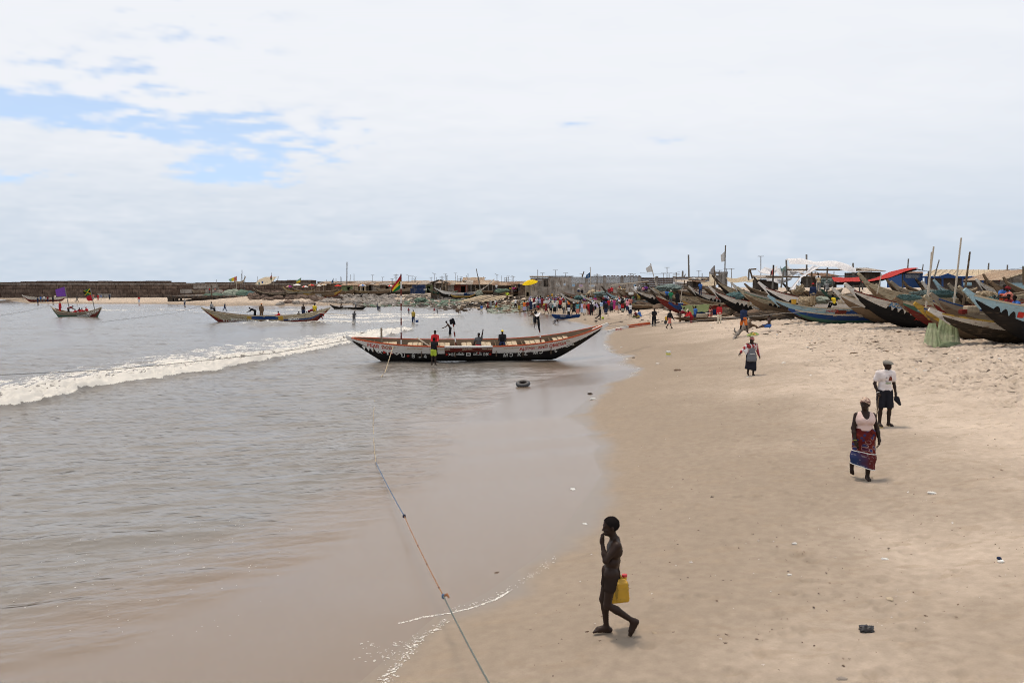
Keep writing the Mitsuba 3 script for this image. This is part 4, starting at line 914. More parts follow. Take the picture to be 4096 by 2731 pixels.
for (t,px,py,h) in (('8',2222,1140,0.42),('L',2232,1138,0.36),('C',2221,1147,0.3),('63',2229,1146,0.36)):
 m=lettering(t,h);m.apply_transform(Mx((WX(px),WY -0.16,WZ(py)),rx=math.pi/2));obj('painted_letters',m,'paint_pale',wl)
# the hut at its left end
hut=thing('concrete_hut','grey block hut with corrugated roof at the left end of the wall','hut')
HD=171.0
hx=lambda px:(px -CX) /F*HD
hz=lambda py:ZC - (py -HOR) *HD/F
hb=base_z((hx(2160),HD)) -0.2
def hwall(name,p0,p1,y0,y1,mat,y=0.0,t=0.3):obj(name,box(hx(p1) -hx(p0),t,(hz(y0) if y0 else 0) - (hz(y1) if y1 else hb),((hx(p0) +hx(p1)) /2,HD+y,(hz(y0) + (hz(y1) if y1 else hb)) /2)),mat,hut)
hwall('wall_panel',2124,2150,1112,None,'plaster')
for j in range(11):hwall('block_course',2150,2168,1112+j*6.4,1112+ (j+1) *6.4 -0.7,'block_grey')
hwall('wall_panel',2168,2174,1112,None,'concrete');hwall('lintel',2174,2193,1112,1120,'concrete');hwall('sill_wall',2174,2193,1147,None,'plaster')
hwall('window_back',2174,2193,1120,1147,'board_dark',0.5,0.05)
for px in (2179,2185,2190):hwall('shutter_board',px,px+2.5,1122,1147,'board_grey',0.12,0.06)
hwall('corner_pillar',2193,2204,1108,None,'plaster',-0.3,0.6)
hwall('left_wall',2124,2126,1112,None,'concrete',3.0,6.0)
xs=np.linspace(hx(2119),hx(2196),61)
top=np.array([[[x,y,z+0.05* (i%2)] for y,z in ((HD -0.9,hz(1108)),(HD+6,hz(1103)))] for i,x in enumerate(xs)])
g2=grid(top - [0,0,0.07]);g2.invert();obj('roof_sheet',cat([grid(top),g2]),'roof_grey',hut)
obj('roof_edge',box(hx(2196) -hx(2119),0.1,0.10,((hx(2119) +hx(2196)) /2,HD -0.85,hz(1109.6))),'board_dark',hut)
obj('roof_slab',box(hx(2300) -hx(2196),5,0.15,((hx(2300) +hx(2196)) /2,HD+7.2,hz(1106) +0.1)),'stone_dark',hut)

# unfinished concrete frame, tents, sheets and awnings on the right
def P_(px,py,d):return at(px,py,d)
cf=thing('unfinished_building','unfinished concrete frame standing over the boats on the right','building')
d=135.0
def cbox(name,p0,p1,y0,y1,mat,parent,d=d,t=0.5,depth=None):
 a,b=at(p0,y0,d),at(p1,y1,d)
 obj(name,box(b[0] -a[0],t if depth is None else depth,a[2] -b[2],((a[0] +b[0]) /2,d+ (0 if depth is None else depth/2),(a[2] +b[2]) /2)),mat,parent)
cbox('beam',2838,2910,1087,1096,'concrete',cf);cbox('wall_panel',2838,2862,1096,1150,'plaster',cf);cbox('column',2886,2898,1096,1150,'concrete',cf);cbox('side_wall',2898,2909,1088,1150,'block_grey',cf,depth=4.0);cbox('sill',2862,2886,1101,1140,'plaster',cf,d=135.3,t=0.25)
def sheet(fn,nu=16,nv=8):
 return grid(np.array([[fn(u,v) for v in np.linspace(0,1,nv)] for u in np.linspace(0,1,nu)]))
def quad_sheet(c,sag=0.0,wob=0.0,seed=0,nu=16,nv=8,dirn=(0,0,-1)):
 """cloth between four corners (order around), sagging and rippled"""
 c=np.array(c,float);dn=np.asarray(dirn,float)
 r=np.random.default_rng(seed);ph=r.uniform(0,6,4)
 def f(u,v):
  p=(c[0] * (1 -u) +c[1] *u) * (1 -v) + (c[3] * (1 -u) +c[2] *u) *v
  w=4*u* (1 -u) *0.6+4*v* (1 -v) *0.4
  return p+dn* (sag*w) +np.array([0.4,0.8,0.5]) *wob* (math.sin(u*9+ph[0] +v*2) *0.6+math.sin(v*7+u*4+ph[1]) *0.4)
 return sheet(f,nu,nv)
def cloth_mat(name,c,trans=0.0):
 scene[name]={'type':'principledthin','base_color':rgb(c),'roughness':0.8,'diff_trans':trans} if trans else {'type':'twosided','bsdf':{'type':'diffuse','reflectance':rgb(c)}}
 return name
cloth_mat('sheet_white',(0.74,0.73,0.74),0.7);cloth_mat('sheet_grey',(0.55,0.56,0.58),0.5);cloth_mat('sheet_tan',(0.33,0.27,0.195),0.3);cloth_mat('sheet_red',(0.33,0.048,0.044),0.3);cloth_mat('sheet_black',(0.03,0.028,0.03))
cloth_mat('sheet_cream',(0.42,0.36,0.27),0.4);cloth_mat('sheet_dirty',(0.35,0.30,0.25),0.3);cloth_mat('sheet_blue',(0.06,0.10,0.24))
def pole(name,label,a,b,r,mat,cat_='pole',group=None,sides=6,taper=0.8):
 k=thing(name,label,cat_,group);a,b=np.array(a,float),np.array(b,float)
 obj(None,tube([a,(a+b) /2,b],[r,r* (1+taper) /2,r*taper],sides),mat,k,40)
 return k
tent=thing('tent','tan sheet tent left of the concrete frame','tent')
obj('canopy',quad_sheet([at(2800,1128,116),at(2856,1118,116),at(2862,1139,112),at(2806,1141,112)],0.2,0.08,2),'sheet_tan',tent,True)
obj('side_sheet',quad_sheet([at(2838,1096,118),at(2862,1100,118),at(2866,1139,114),at(2838,1139,114)],0.1,0.1,3),'sheet_cream',tent,True)
for px in (2803,2836):obj('post',tube([at(px,1128,116),at(px,1150,116)],0.08),'pole_brown',tent)
k=thing('lean_to','low dark lean-to roof of sheets before the dark wall','shelter')
obj('roof_cloth',quad_sheet([at(2700,1118,140),at(2772,1112,140),at(2774,1126,132),at(2702,1130,132)],0.3,0.1,5),'sheet_dirty',k,True)
for px in (2704,2738,2770):obj('post',tube([at(px,1122,134),at(px,1150,134)],0.08),'pole_brown',k)
obj('back_cloth',quad_sheet([at(2692,1128,133),at(2735,1128,133),at(2735,1146,133),at(2692,1146,133)],0.1,0.12,6,dirn=(0,-1,0)),'sheet_grey',k,True)
k=thing('lean_to','blue black shed with rubbish on its roof beside the lean-to','shed')
cbox('wall',2770,2812,1124,1150,'board_dark',k,d=122,depth=4);obj('roof_sheet',quad_sheet([at(2764,1118,126),at(2828,1116,126),at(2816,1126,120),at(2762,1122,120)],0.1,0.1,9),'roof_rust',k,False)
for i in range(7):obj('roof_litter',lump(0.35,(1.8,1,0.5),340+i,0.4),['board_beige','scrap_white','roof_grey'][i%3],k,False,Mx(at(2768+i*8,1117 - (i%2),124),i))
# big sandy coloured tarpaulins behind the KULE boat
k=thing('tarpaulin','broad sandy tarpaulin roof behind the tall flag','tarpaulin');obj(None,quad_sheet([at(2906,1110,128),at(2985,1104,128),at(3010,1122,118),at(2912,1126,118)],0.3,0.15,11),'sheet_tan',k,True)
k=thing('tarpaulin','ragged sandy tarpaulin left of the white sheets','tarpaulin');obj(None,quad_sheet([at(2975,1113,112),at(3040,1108,112),at(3040,1128,108),at(2980,1122,108)],0.3,0.15,12),'sheet_cream',k,True)
# white sheets on a pole frame
fr=thing('shade_stand','stand of rough poles carrying the white sheets','stand')
for (a,b) in [((3145,1038,88),(3148,1160,88)),((3226,1018,88),(3228,1150,88)),((3412,1052,88),(3414,1150,88)),((3143,1079,88),(3445,1079,88)),((3063,1106,86),(3330,1110,86)),((3094,1060,86),(3090,1155,86)),((3136,1076,84),(3124,1150,84)),((3247,1087,90),(3247,1110,90)),((3310,1070,90),(3306,1130,90)),((2996,1078,88),(2994,1122,88)),((2996,1078,88),(3025,1076,88)),((3000,1080,88),(3010,1115,88))]:
 a,b=at(*a),at(*b);obj('pole',tube([a,b],0.09,6),'pole_grey' if a[2] -b[2] >1 else 'pole_brown',fr,40)
WS=[at(3142,1041,87.5),at(3200,1038,87.5),at(3222,1043,88),at(3250,1052,88),at(3280,1047,88),at(3310,1043,88),at(3340,1044,88),at(3375,1052,88),at(3405,1066,88),at(3424,1088,88)]
WB=[at(3158,1056,85),at(3200,1057,85),at(3222,1058,85),at(3262,1060,85),at(3282,1066,85),at(3310,1067,85),at(3345,1068,85),at(3360,1078,85),at(3390,1086,85),at(3424,1091,86)]
k=thing('white_sheet','long white shade cloth billowing across the top of the pole frame','sheet')
def curve(P,u):
 P=np.array(P);t=u* (len(P) -1);i=min(int(t),len(P) -2);f=t -i;f=f*f* (3 -2*f) *0.5+f*0.5
 return P[i] * (1 -f) +P[i+1] *f
obj(None,sheet(lambda u,v:curve(WS,u) * (1 -v) +curve(WB,u) *v+np.array([0,0,0.35*math.sin(v*math.pi) * (0.75+0.25*math.sin(u*7+1))]),40,8),'sheet_white',k,True)
k=thing('white_sheet','torn white cloth hanging from the pole frame down to the boat','sheet')
HA,HB_=[at(3248,1062,85),at(3222,1088,83),at(3195,1110,81),at(3175,1135,79),at(3156,1160,78)],[at(3282,1068,85),at(3240,1092,83),at(3205,1112,81),at(3188,1138,79),at(3184,1156,78)]
obj(None,sheet(lambda u,v:curve(HA,u) * (1 -v) +curve(HB_,u) *v+np.array([0,-0.15*math.sin(v*9+u*3),0]),18,8),'sheet_white',k,True)
for i,(c,lab,m) in enumerate([([(3026,1080),(3060,1066),(3110,1064),(3098,1098)],'crumpled white plastic sheet at the left of the pole frame','sheet_white'),([(3098,1068),(3145,1064),(3200,1092),(3120,1106)],'grey white plastic sheet slung behind the red and black flag','sheet_grey'),
                                 ([(3150,1072),(3240,1064),(3216,1082),(3170,1078)],'thin flapping white sheet over the cross pole','sheet_white'),([(3066,1108),(3170,1108),(3160,1122),(3068,1120)],'sagging grey sheet under the cross pole','sheet_grey'),([(3120,1066),(3146,1058),(3148,1072),(3128,1082)],'dark green cloth blowing from the left frame pole','net_teal')]):
 k=thing('white_sheet' if m!='net_teal' else 'dark_cloth',lab,'sheet');obj(None,quad_sheet([at(*q,90+ (j>1) * -3) for j,q in enumerate(c)],0.35,0.28,20+i,22,14),m,k,True)
shack('dark hut with mesh front under the white sheets',3040,3112,98,1114,'board_dark','roof_grey',group=None,depth=3,ybase=1160)
shack('low shed of dark boards and scrap roof right of the frame',3245,3345,112,1106,'board_dark','roof_rust',depth=4,ybase=1150)
shack('scrap roofed shed above the red awning',3428,3520,104,1086,'board_dark','roof_grey',depth=4,ybase=1150)
# red and black awnings
aw=thing('awning','flat red and black awning in front of the shed','awning')
obj('red_cloth',quad_sheet([at(3327,1108,78),at(3436,1108,78),at(3442,1125,74),at(3338,1127,74)],0.1,0.04,31),'sheet_red',aw,True)
obj('black_cloth',quad_sheet([at(3325,1103,82),at(3438,1104,82),at(3438,1108.3,78),at(3326,1108.3,78)],-0.05,0.03,32),'sheet_black',aw,True)
obj('valance',quad_sheet([at(3338,1127.4,74),at(3442,1125.4,74),at(3440,1141,74.3),at(3342,1139,74.3)],0,0.05,33),'sheet_black',aw,True)
for px in (3332,3438):obj('post',tube([at(px,1106,79),at(px,1170,79)],0.07),'pole_grey',aw)
aw2=thing('awning','long red and black awning curving up to the tall poles','awning')
RT=[at(3446,1126,76),at(3500,1113,77),at(3560,1087,79),at(3620,1073,80),at(3672,1070,81)]
RB=[at(3452,1130,73),at(3500,1122,73),at(3560,1110,74),at(3620,1086,76),at(3672,1071.5,79)]
obj('red_cloth',sheet(lambda u,v:curve(RT,u) * (1 -v) +curve(RB,u) *v,24,6),'sheet_red',aw2,True)
KT=[at(3446,1126.5,76.3),at(3540,1093,80),at(3600,1074,82),at(3660,1069,83),at(3718,1082,82)]
KB=[at(3452,1131,72.9),at(3530,1119,73),at(3610,1091,75.5),at(3670,1076,78),at(3718,1083,80)]
obj('black_cloth',sheet(lambda u,v:curve(KT,u) * (1 -v) +curve(KB,u) *v -np.array([0,0,0.10]),24,6),'sheet_black',aw2,True)
for px,py in ((3450,1128),(3610,1080),(3714,1083)):obj('post',tube([at(px,py,80),at(px,1160,80)],0.07),'pole_grey',aw2)
# buildings at the right edge
rb=thing('building','long low building with tan hipped roof and blue fascia','building')
D_=112.0
A=[at(3690,1104,D_),at(4058,1104,D_),at(4030,1079,D_+7),at(3735,1078,D_+7)]
obj('roof',cat([quad_sheet(A,0,0,1,4,4),quad_sheet([at(4058,1104,D_),at(4058,1104,D_+14),at(4030,1079,D_+7),at(4030,1079,D_+7)],0,0,1,3,3)]),'roof_sand' if 'roof_sand' in scene else flat('roof_sand',(0.42,0.345,0.25)),rb)
for i in range(14):obj('roof_rib',tube([A[0] * (1 - (i+0.5) /14) +A[1] * (i+0.5) /14+ [0,0,0.03],A[3] * (1 - (i+0.5) /14) +A[2] * (i+0.5) /14+ [0,0,0.03]],0.035,4),'board_beige',rb)
flat('fascia_blue',(0.032,0.07,0.19));flat('wall_blue',(0.042,0.085,0.21));flat('wall_dim',(0.12,0.10,0.09))
cbox('fascia',3690,4058,1105,1112,'fascia_blue',rb,d=D_ -0.1,t=0.15);cbox('front_wall',3700,4050,1112,1165,'wall_dim',rb,d=D_+1.5,t=0.3)
g=sg.Polygon([(-1.9,0),(1.9,0),(0.0,0.62)]);m=poly_mesh(g,0.12);q=at(3790,1112,D_ -0.9);m.apply_transform(Mx(q,rx=math.pi/2));obj('porch_gable',m,'fascia_blue',rb)
for px in (3705,3770,3850,3930,4010):obj('column',tube([at(px,1112,D_ -0.2),at(px,1160,D_ -0.2)],0.12),'wall_blue',rb)
rb2=thing('building','small blue building with white writing beside the red awning','building')
cbox('wall',3612,3690,1092,1150,'wall_blue',rb2,d=120,depth=5)
for i in range(4):cbox('writing_line',3622,3680 -7* (i%2),1097+4*i,1098.6+4*i,'paint_pale',rb2,d=119.9,t=0.06)
obj('roof',quad_sheet([at(3606,1092,119.4),at(3694,1092,119.4),at(3690,1086,126),at(3612,1086,126)],0,0,1,3,3),'roof_rust',rb2)
rb3=thing('building','grey gabled shed with pale blue base at the right edge','building')
q0,q1,q2=at(4004,1121,96),at(4130,1078,96),at(4260,1121,96)
m=poly_mesh(sg.Polygon([(q0[0],q0[2]),(q1[0],q1[2]),(q2[0],q2[2]),(q2[0],2.2),(q0[0],2.2)]),0.2);m.vertices=np.stack([m.vertices[:,0],96+m.vertices[:,2],m.vertices[:,1]],-1);m.fix_normals()
obj('gable_wall',m,'board_grey',rb3);cbox('base',4035,4250,1132,1165,'paint_pale_blue',rb3,d=95.9,t=0.12)
for s0,s1 in ((q0,q1),(q1,q2)):
 obj('roof_slope',quad_sheet([s0+ [-0.2,-0.4,0.03],s1+ [0,-0.4,0.06],s1+ [0,8,0.06],s0+ [-0.2,8,0.03]],0,0,1,3,3),'roof_tan',rb3)
 obj('barge_board',tube([s0+ [-0.2,-0.4,0],s1+ [0,-0.4,0.02]],0.09,4),'board_beige',rb3)

# ------------------------------------------------------------------ parasols
def parasol(label,px,py,r,d,tilt,cols,ybase,group='parasols among the far shacks',lean=(0,0),h=0.45,name='parasol'):
 k=thing(name,label,'parasol',group)
 top=at(px,py,d);top[2] -=0.0
 M=Mx(top,0,rx=math.radians(lean[1]),ry=math.radians(lean[0]))
 n=8
 for i in range(n):
  a0,a1=2*math.pi*i/n,2*math.pi* (i+1) /n
  pts=np.array([[(r*t*math.cos(a0+ (a1 -a0) *u) * (1 -0.06*t*math.sin(math.pi*u)),r*t*math.sin(a0+ (a1 -a0) *u) * (1 -0.06*t*math.sin(math.pi*u)),-h*t**1.7) for u in np.linspace(0,1,4)] for t in np.linspace(0.02,1,5)])
  obj('canopy_panel',grid(pts),cols[i%len(cols)],k,False,M)
 base=at(px,ybase,d);dirv=M[:3,:3] @np.array([0,0,-1.0])
 obj('pole',tube([top,top+dirv* (top[2] -base[2] +0.3) /max(0.3,-dirv[2])],0.05,6),'pole_pale',k)
 return k
cloth_mat('para_yellow',(0.72,0.50,0.02),0.5);cloth_mat('para_red',(0.55,0.06,0.05),0.4);cloth_mat('para_white',(0.68,0.66,0.62),0.4);cloth_mat('para_purple',(0.30,0.04,0.20),0.4);cloth_mat('para_ochre',(0.55,0.40,0.22),0.4);cloth_mat('para_blue',(0.15,0.25,0.5),0.4)
yp=parasol('big yellow parasol tilted over a stall left of the wall',2118,1120,1.65,168,0,['para_yellow'],1178,None,lean=(-12,14),h=0.62)
parasol('plain red parasol in front of the green shack',1352,1139,1.05,233,0,['para_red'],1160)
parasol('red, white and blue striped parasol before the beige shack',1449,1136.5,1.2,232,0,['para_red','para_white','para_blue','para_white'],1165)
parasol('red and cream parasol, middle of the group by the boats',1245,1136,1.0,232,0,['para_red','para_red','para_ochre'],1160)
parasol('greyish white parasol above the far boats',1188,1135.5,1.25,236,0,['para_white'],1160)
parasol('cream parasol beside the dark posts',1295,1134.5,0.8,232,0,['para_ochre','para_white'],1160)
parasol('dark purple and ochre parasol left of the parasol group',1156,1141,0.95,230,0,['para_purple','para_purple','para_ochre'],1160)
parasol('low white parasol behind the red and cream one',1220,1142,0.95,228,0,['para_white','para_white','para_red'],1160)
parasol('faded white parasol between the two red parasols',1276,1138,0.7,238,0,['para_white'],1160)
parasol('pinkish white parasol half hidden by the big flag',1562,1139,0.9,228,0,['para_white','para_red'],1165)
tn=thing('tent','cream patched tent with upturned edge on the far left bank','tent')
obj('canopy',sheet(lambda u,v:curve([at(1020,1137,238),at(1035,1118,238),at(1060,1108,238),at(1090,1107,238),at(1112,1107,238)],u) * (1 -v) +curve([at(1024,1138,234),at(1045,1139,234),at(1068,1138,234),at(1086,1132,234),at(1098,1115,234)],u) *v,16,8),'sheet_cream',tn,True)
for (px,y0,y1) in ((1095,1110,1140),(1112,1105,1122),(1026,1125,1145)):obj('pole',tube([at(px+2,y0,236),at(px -2,y1,236)],0.08),'pole_pale',tn)
obj('patch',quad_sheet([at(1046,1126,233.4),at(1053,1124,233.6),at(1052,1133,233.4),at(1047,1134,233.4)],0,0,1,4,4),'sheet_blue',tn,True);obj('patch',quad_sheet([at(1033,1130,233.4),at(1039,1128,233.4),at(1040,1138,233),at(1034,1138,233)],0,0,1,4,4),'net_teal',tn,True)
across('pale boat propped bow up beside the cream tent',936,982,1139,236,0.9,0.5,1.4,ang=10,B=1.5,hull='grey_wood',band='pale_wood',rail='pale_wood',thwarts=(),z=5.6,s0=(0.8,0.4))
# net heaps
def heap(label,px,py,d,s,mat,seed,name='net_heap',cat_='fishing net',group=None,z=None,dz=0.0):
 k=thing(name,label,cat_,group);q=at(px,py,d)
 if z is None:q[2]=gz(q[0],q[1])
 else:q[2]=z
 m=lump(1.0,s,seed,0.33,1.9,3)
 m.vertices[:,2]=np.maximum(m.vertices[:,2],-0.1)
 m.vertices+=0.10*np.mean(s) * (meshkit.fbm(m.vertices*5+seed,2,seed)[:,None] -0.5)
 obj(None,m,mat,k,False,Mx(q+ [0,0,dz],seed*1.3))
 return k
JN='net heaps on the jetty'
for i,(px,d,s,m,lab) in enumerate([(880,219,(2.2,1.5,1.5),'board_grey','grey net heap next to the post on the jetty'),(865,216,(1.8,1.2,0.7),'net_green','low green net heap at the front of the jetty'),(915,219,(2.0,1.6,1.6),'net_pale','pale green net heap in the middle of the jetty'),(940,220,(1.8,1.5,1.9),'net_pale','tallest pale net heap on the jetty'),(975,219,(2.2,1.5,1.5),'net_green','green net heap right on the jetty'),(1003,219,(2.0,1.4,1.2),'net_teal','dark teal net heap at the right end of the jetty'),(835,217,(1.6,1.2,0.5),'net_green','flat green net spread left of the jetty post')]):
 heap(lab,px,1180,d*1.06,s,m,400+i,group=JN,z=JZ+0.15)

# ------------------------------------------------------------------ people: smooth bodies grown from a skeleton
def surface_nets(f,origin,h):
 """the zero surface of a sampled field (negative inside)"""
 nx,ny,nz=f.shape
 s=f<0
 corners=[(a,b,c) for a in (0,1) for b in (0,1) for c in (0,1)]
 sub=lambda A,o:A[o[0]:nx -1+o[0],o[1]:ny -1+o[1],o[2]:nz -1+o[2]]
 cnt=sum(sub(s,o).astype(np.int8) for o in corners)
 cell=(cnt>0) & (cnt<8)
 ci=np.argwhere(cell)
 if len(ci) ==0:return trimesh.Trimesh()
 idx=np.full(cell.shape,-1,int);idx[tuple(ci.T)]=np.arange(len(ci))
 acc=np.zeros((len(ci),3));n=np.zeros(len(ci))
 for o in corners:
  for ax in range(3):
   if o[ax]:continue
   q=list(o);q[ax]=1
   a=f[ci[:,0] +o[0],ci[:,1] +o[1],ci[:,2] +o[2]];b=f[ci[:,0] +q[0],ci[:,1] +q[1],ci[:,2] +q[2]]
   m=(a<0) != (b<0)
   t=np.where(m,a/np.where(m,a -b,1),0)
   p=np.array(o,float)[None].repeat(len(ci),0);p[:,ax]=t
   acc[m] +=p[m];n[m] +=1
 v=(ci+acc/n[:,None]) *h+origin
 faces=[]
 for ax in range(3):
  e=[slice(1,-1)] *3;e[ax]=slice(0,-1)
  e2=[slice(1,-1)] *3;e2[ax]=slice(1,None)
  a,b=s[tuple(e)],s[tuple(e2)]
  k=np.argwhere(a!=b);fl=a[tuple(k.T)]
  k=k+np.array([0 if j==ax else 1 for j in range(3)])
  u,w=[(1,2),(2,0),(0,1)][ax]
  def at_(du,dw):
   q=k.copy();q[:,u] -=du;q[:,w] -=dw
   return idx[tuple(q.T)]
  quad=np.stack([at_(1,1),at_(0,1),at_(0,0),at_(1,0)],-1)
  quad[~fl]=quad[~fl][:,::-1]
  faces.append(quad)
 q=np.vstack(faces);q=q[(q>=0).all(1)]
 return trimesh.Trimesh(v,np.vstack([q[:,[0,1,2]],q[:,[0,2,3]]]),process=False)

def field_mesh(prims,h,k=0.03,grow=0.0,cuts=(),noise_amp=0.0,noise_f=9.0,seed=0,taubin=2):
 """prims: ('c', a, b, ra, rb) round cones, ('e', centre, radii, R) ellipsoids, in metres; cuts: (point, normal) keep the side the normal points away from"""
 lo,hi=np.full(3,1e9),np.full(3,-1e9)
 for p in prims:
  if p[0] =='c':
   r=max(p[3],p[4]);lo=np.minimum(lo,np.minimum(p[1],p[2]) -r);hi=np.maximum(hi,np.maximum(p[1],p[2]) +r)
  else:
   r=max(p[2]);lo=np.minimum(lo,np.asarray(p[1]) -r);hi=np.maximum(hi,np.asarray(p[1]) +r)
 m=grow+3*h+k*0.5
 lo-=m;hi+=m
 n=np.ceil((hi -lo) /h).astype(int) +1
 f=np.full(n,0.25)
 ax=[lo[i] +h*np.arange(n[i]) for i in range(3)]
 for p in prims:
  r=max(p[3],p[4]) if p[0] =='c' else max(p[2])
  a,b=(np.minimum(p[1],p[2]),np.maximum(p[1],p[2])) if p[0] =='c' else (np.asarray(p[1]),np.asarray(p[1]))
  pad=r+grow+2.2*h+k*1.3
  i0=np.clip(np.floor((a -pad -lo) /h).astype(int),0,n);i1=np.clip(np.ceil((b+pad -lo) /h).astype(int) +1,0,n)
  X,Y,Z=np.meshgrid(ax[0][i0[0]:i1[0]],ax[1][i0[1]:i1[1]],ax[2][i0[2]:i1[2]],indexing='ij')
  P=np.stack([X,Y,Z],-1)
  if p[0] =='c':
   A,B=np.asarray(p[1],float),np.asarray(p[2],float);e=B -A
   t=np.clip(((P -A) @e) / (e@e+1e-12),0,1)
   d=np.linalg.norm(P -A -t[...,None] *e,axis=-1) - (p[3] + (p[4] -p[3]) *t)
  else:
   q=(P -np.asarray(p[1]))
   if len(p) >3 and p[3] is not None:q=q@np.asarray(p[3])
   R_=np.asarray(p[2],float);g=np.linalg.norm(q/R_,axis=-1)
   d=(g -1) *g/ (np.linalg.norm(q/R_**2,axis=-1) +1e-9)
  sl=tuple(slice(i0[j],i1[j]) for j in range(3))
  o=f[sl];d=d -grow
  kk=k if len(p) <6 else p[5]
  hh=np.clip(0.5+0.5* (o -d) /kk,0,1)
  f[sl]=o* (1 -hh) +d*hh -kk*hh* (1 -hh)
 if noise_amp or cuts:
  X,Y,Z=np.meshgrid(*ax,indexing='ij');P=np.stack([X,Y,Z],-1)
  if noise_amp:
   nb=np.abs(f) <0.06
   f[nb] +=noise_amp*2* (meshkit.fbm(P[nb] *noise_f,2,seed) -0.5)
  for cu in cuts:
   if len(cu) ==3:
    g_=np.linalg.norm((P -np.asarray(cu[0])) /np.asarray(cu[1]),axis=-1);f=np.maximum(f,(1 -g_) *min(cu[1]));continue
   c,nn=cu
   nn=np.asarray(nn,float) /np.linalg.norm(nn);f=np.maximum(f,(P -np.asarray(c)) @nn)
 g=surface_nets(f,lo,h)
 if taubin and len(g.vertices):trimesh.smoothing.filter_taubin(g,lamb=0.5,nu=0.52,iterations=taubin)
 return g

def fk(lean=0.06,sway=0.0,hipL=(0.0,0.05),hipR=(0.0,0.05),kneeL=0.05,kneeR=0.05,armL=(0.05,0.12),armR=(0.05,0.12),elbL=0.25,elbR=0.25,inL=0.1,inR=0.1,head=(0.0,0.0),footL=None,footR=None,seat=None,female=False,fat=1.0,twist=0.0):
 """a skeleton 1.72 m tall, facing +x, left = +y; angles in radians, forward positive"""
 J={'fat':fat,'female':female}
 d=np.array([math.sin(lean),math.sin(sway) *0.5,math.cos(lean)]);d/=np.linalg.norm(d)
 f=np.array([math.cos(lean),0,-math.sin(lean)])
 J['pelvis']=np.zeros(3);J['waist']=d*0.16;J['chest']=d*0.36;J['neck']=d*0.535;J['d'],J['f']=d,f
 J['skull']=J['neck'] + (d*0.75+np.array([0.15+0.6*math.sin(head[1]) ,0,0.35])) *0.145
 J['hyaw'],J['hpitch']=head[0],head[1] +lean*0.5
 sw=0.150 if female else 0.170
 ct,st=math.cos(twist),math.sin(twist)
 for s,q,hip,kn,arm,el,inn,ft in (('L',1,hipL,kneeL,armL,elbL,inL,footL),('R',-1,hipR,kneeR,armR,elbR,inR,footR)):
  hp=np.array([0,q*0.088,-0.02]);J['hip'+s]=hp
  a,ab=hip
  up=np.array([math.sin(a),q*math.sin(ab),-math.cos(a)]);up/=np.linalg.norm(up)
  J['knee'+s]=hp+up*0.425
  b=a -kn
  sh=np.array([math.sin(b),q*math.sin(ab) *0.3,-math.cos(b)]);sh/=np.linalg.norm(sh)
  J['ankle'+s]=J['knee'+s] +sh*0.405
  fa=0.0 if ft is None else ft
  J['toe'+s]=J['ankle'+s] +np.array([math.cos(fa) *0.155,q*0.03,-0.05 -math.sin(fa) *0.155]);J['heel'+s]=J['ankle'+s] +np.array([-0.045*math.cos(fa),0,-0.045+0.05*math.sin(fa)])
  so=d*0.455+np.array([q*sw* -st,q*sw*ct,0]);J['sh'+s]=so
  b,c=arm
  u=np.array([math.sin(b) *math.cos(c),q*math.sin(c),-math.cos(b) *math.cos(c)]);J['elb'+s]=so+u*0.285
  e=b+el
  v=np.array([math.sin(e) *math.cos(c*0.3),q* (math.sin(c*0.4) -math.sin(inn)),-math.cos(e) *math.cos(c*0.3)]);v/=np.linalg.norm(v)
  J['wr'+s]=J['elb'+s] +v*0.25;J['hd'+s]=J['wr'+s] +v*0.085;J['ft'+s]=J['wr'+s] + (v+np.array([0.15,-q*0.05,0])) *0.165
 low=min(J[k][2] for k in ('toeL','toeR','heelL','heelR')) -0.022
 if seat is not None:low=-seat+ -0.10
 for k in J:
  if isinstance(J[k],np.ndarray) and k not in ('d','f'):J[k]=J[k] - [0,0,low]
 return J
def hands_prims(J,s,fine):
 w,h,f=J['wr'+s],J['hd'+s],J['ft'+s]
 if not fine:return [('c',w,h,0.028,0.036),('c',h,f,0.034,0.018)]
 v=(h -w) /np.linalg.norm(h -w)
 q=1 if s=='L' else -1
 side=J.get('palm'+s)
 if side is None:side=np.array([1.0,0,0])
 side=side -v* (side@v);side/=np.linalg.norm(side)  # towards the thumb
 nrm=np.cross(v,side) *q  # palm side
 curl=J.get('curl'+s,0.5);sc=J.get('hands',1.0)
 c=w+v*0.045*sc
 out=[('c',w,w+v*0.02,0.026*sc,0.028*sc)]
 for i,(o,L,r) in enumerate([(0.030,0.068,0.0088),(0.010,0.076,0.0092),(-0.010,0.070,0.0088),(-0.028,0.055,0.0078)]):
  b0=w+ (v*0.02+side*o*0.7) *sc;b1=w+ (v*0.088+side*o) *sc
  out.append(('c',b0,b1,0.017*sc,0.0135*sc))
  d1=v*math.cos(curl*0.6) +nrm*math.sin(curl*0.6);d2=v*math.cos(curl*1.5) +nrm*math.sin(curl*1.5);d3=v*math.cos(curl*2.3) +nrm*math.sin(curl*2.3)
  p1=b1+d1*L*0.45*sc;p2=p1+d2*L*0.32*sc;p3=p2+d3*L*0.25*sc
  for a_,b_,r0,r1 in ((b1,p1,r*1.08,r),(p1,p2,r,r*0.93),(p2,p3,r*0.93,r*0.8)):out.append(('c',a_,b_,r0*sc,r1*sc,0.004))
 t0=w+ (v*0.030+side*0.026) *sc;t1=t0+ (v*0.028+side*0.026+nrm*0.012) *sc;t2=t1+ (v*0.030+side*0.006+nrm*0.012) *sc
 out+= [('c',t0,t1,0.014*sc,0.0105*sc,0.01),('c',t1,t2,0.0105*sc,0.0085*sc,0.004)]
 return out
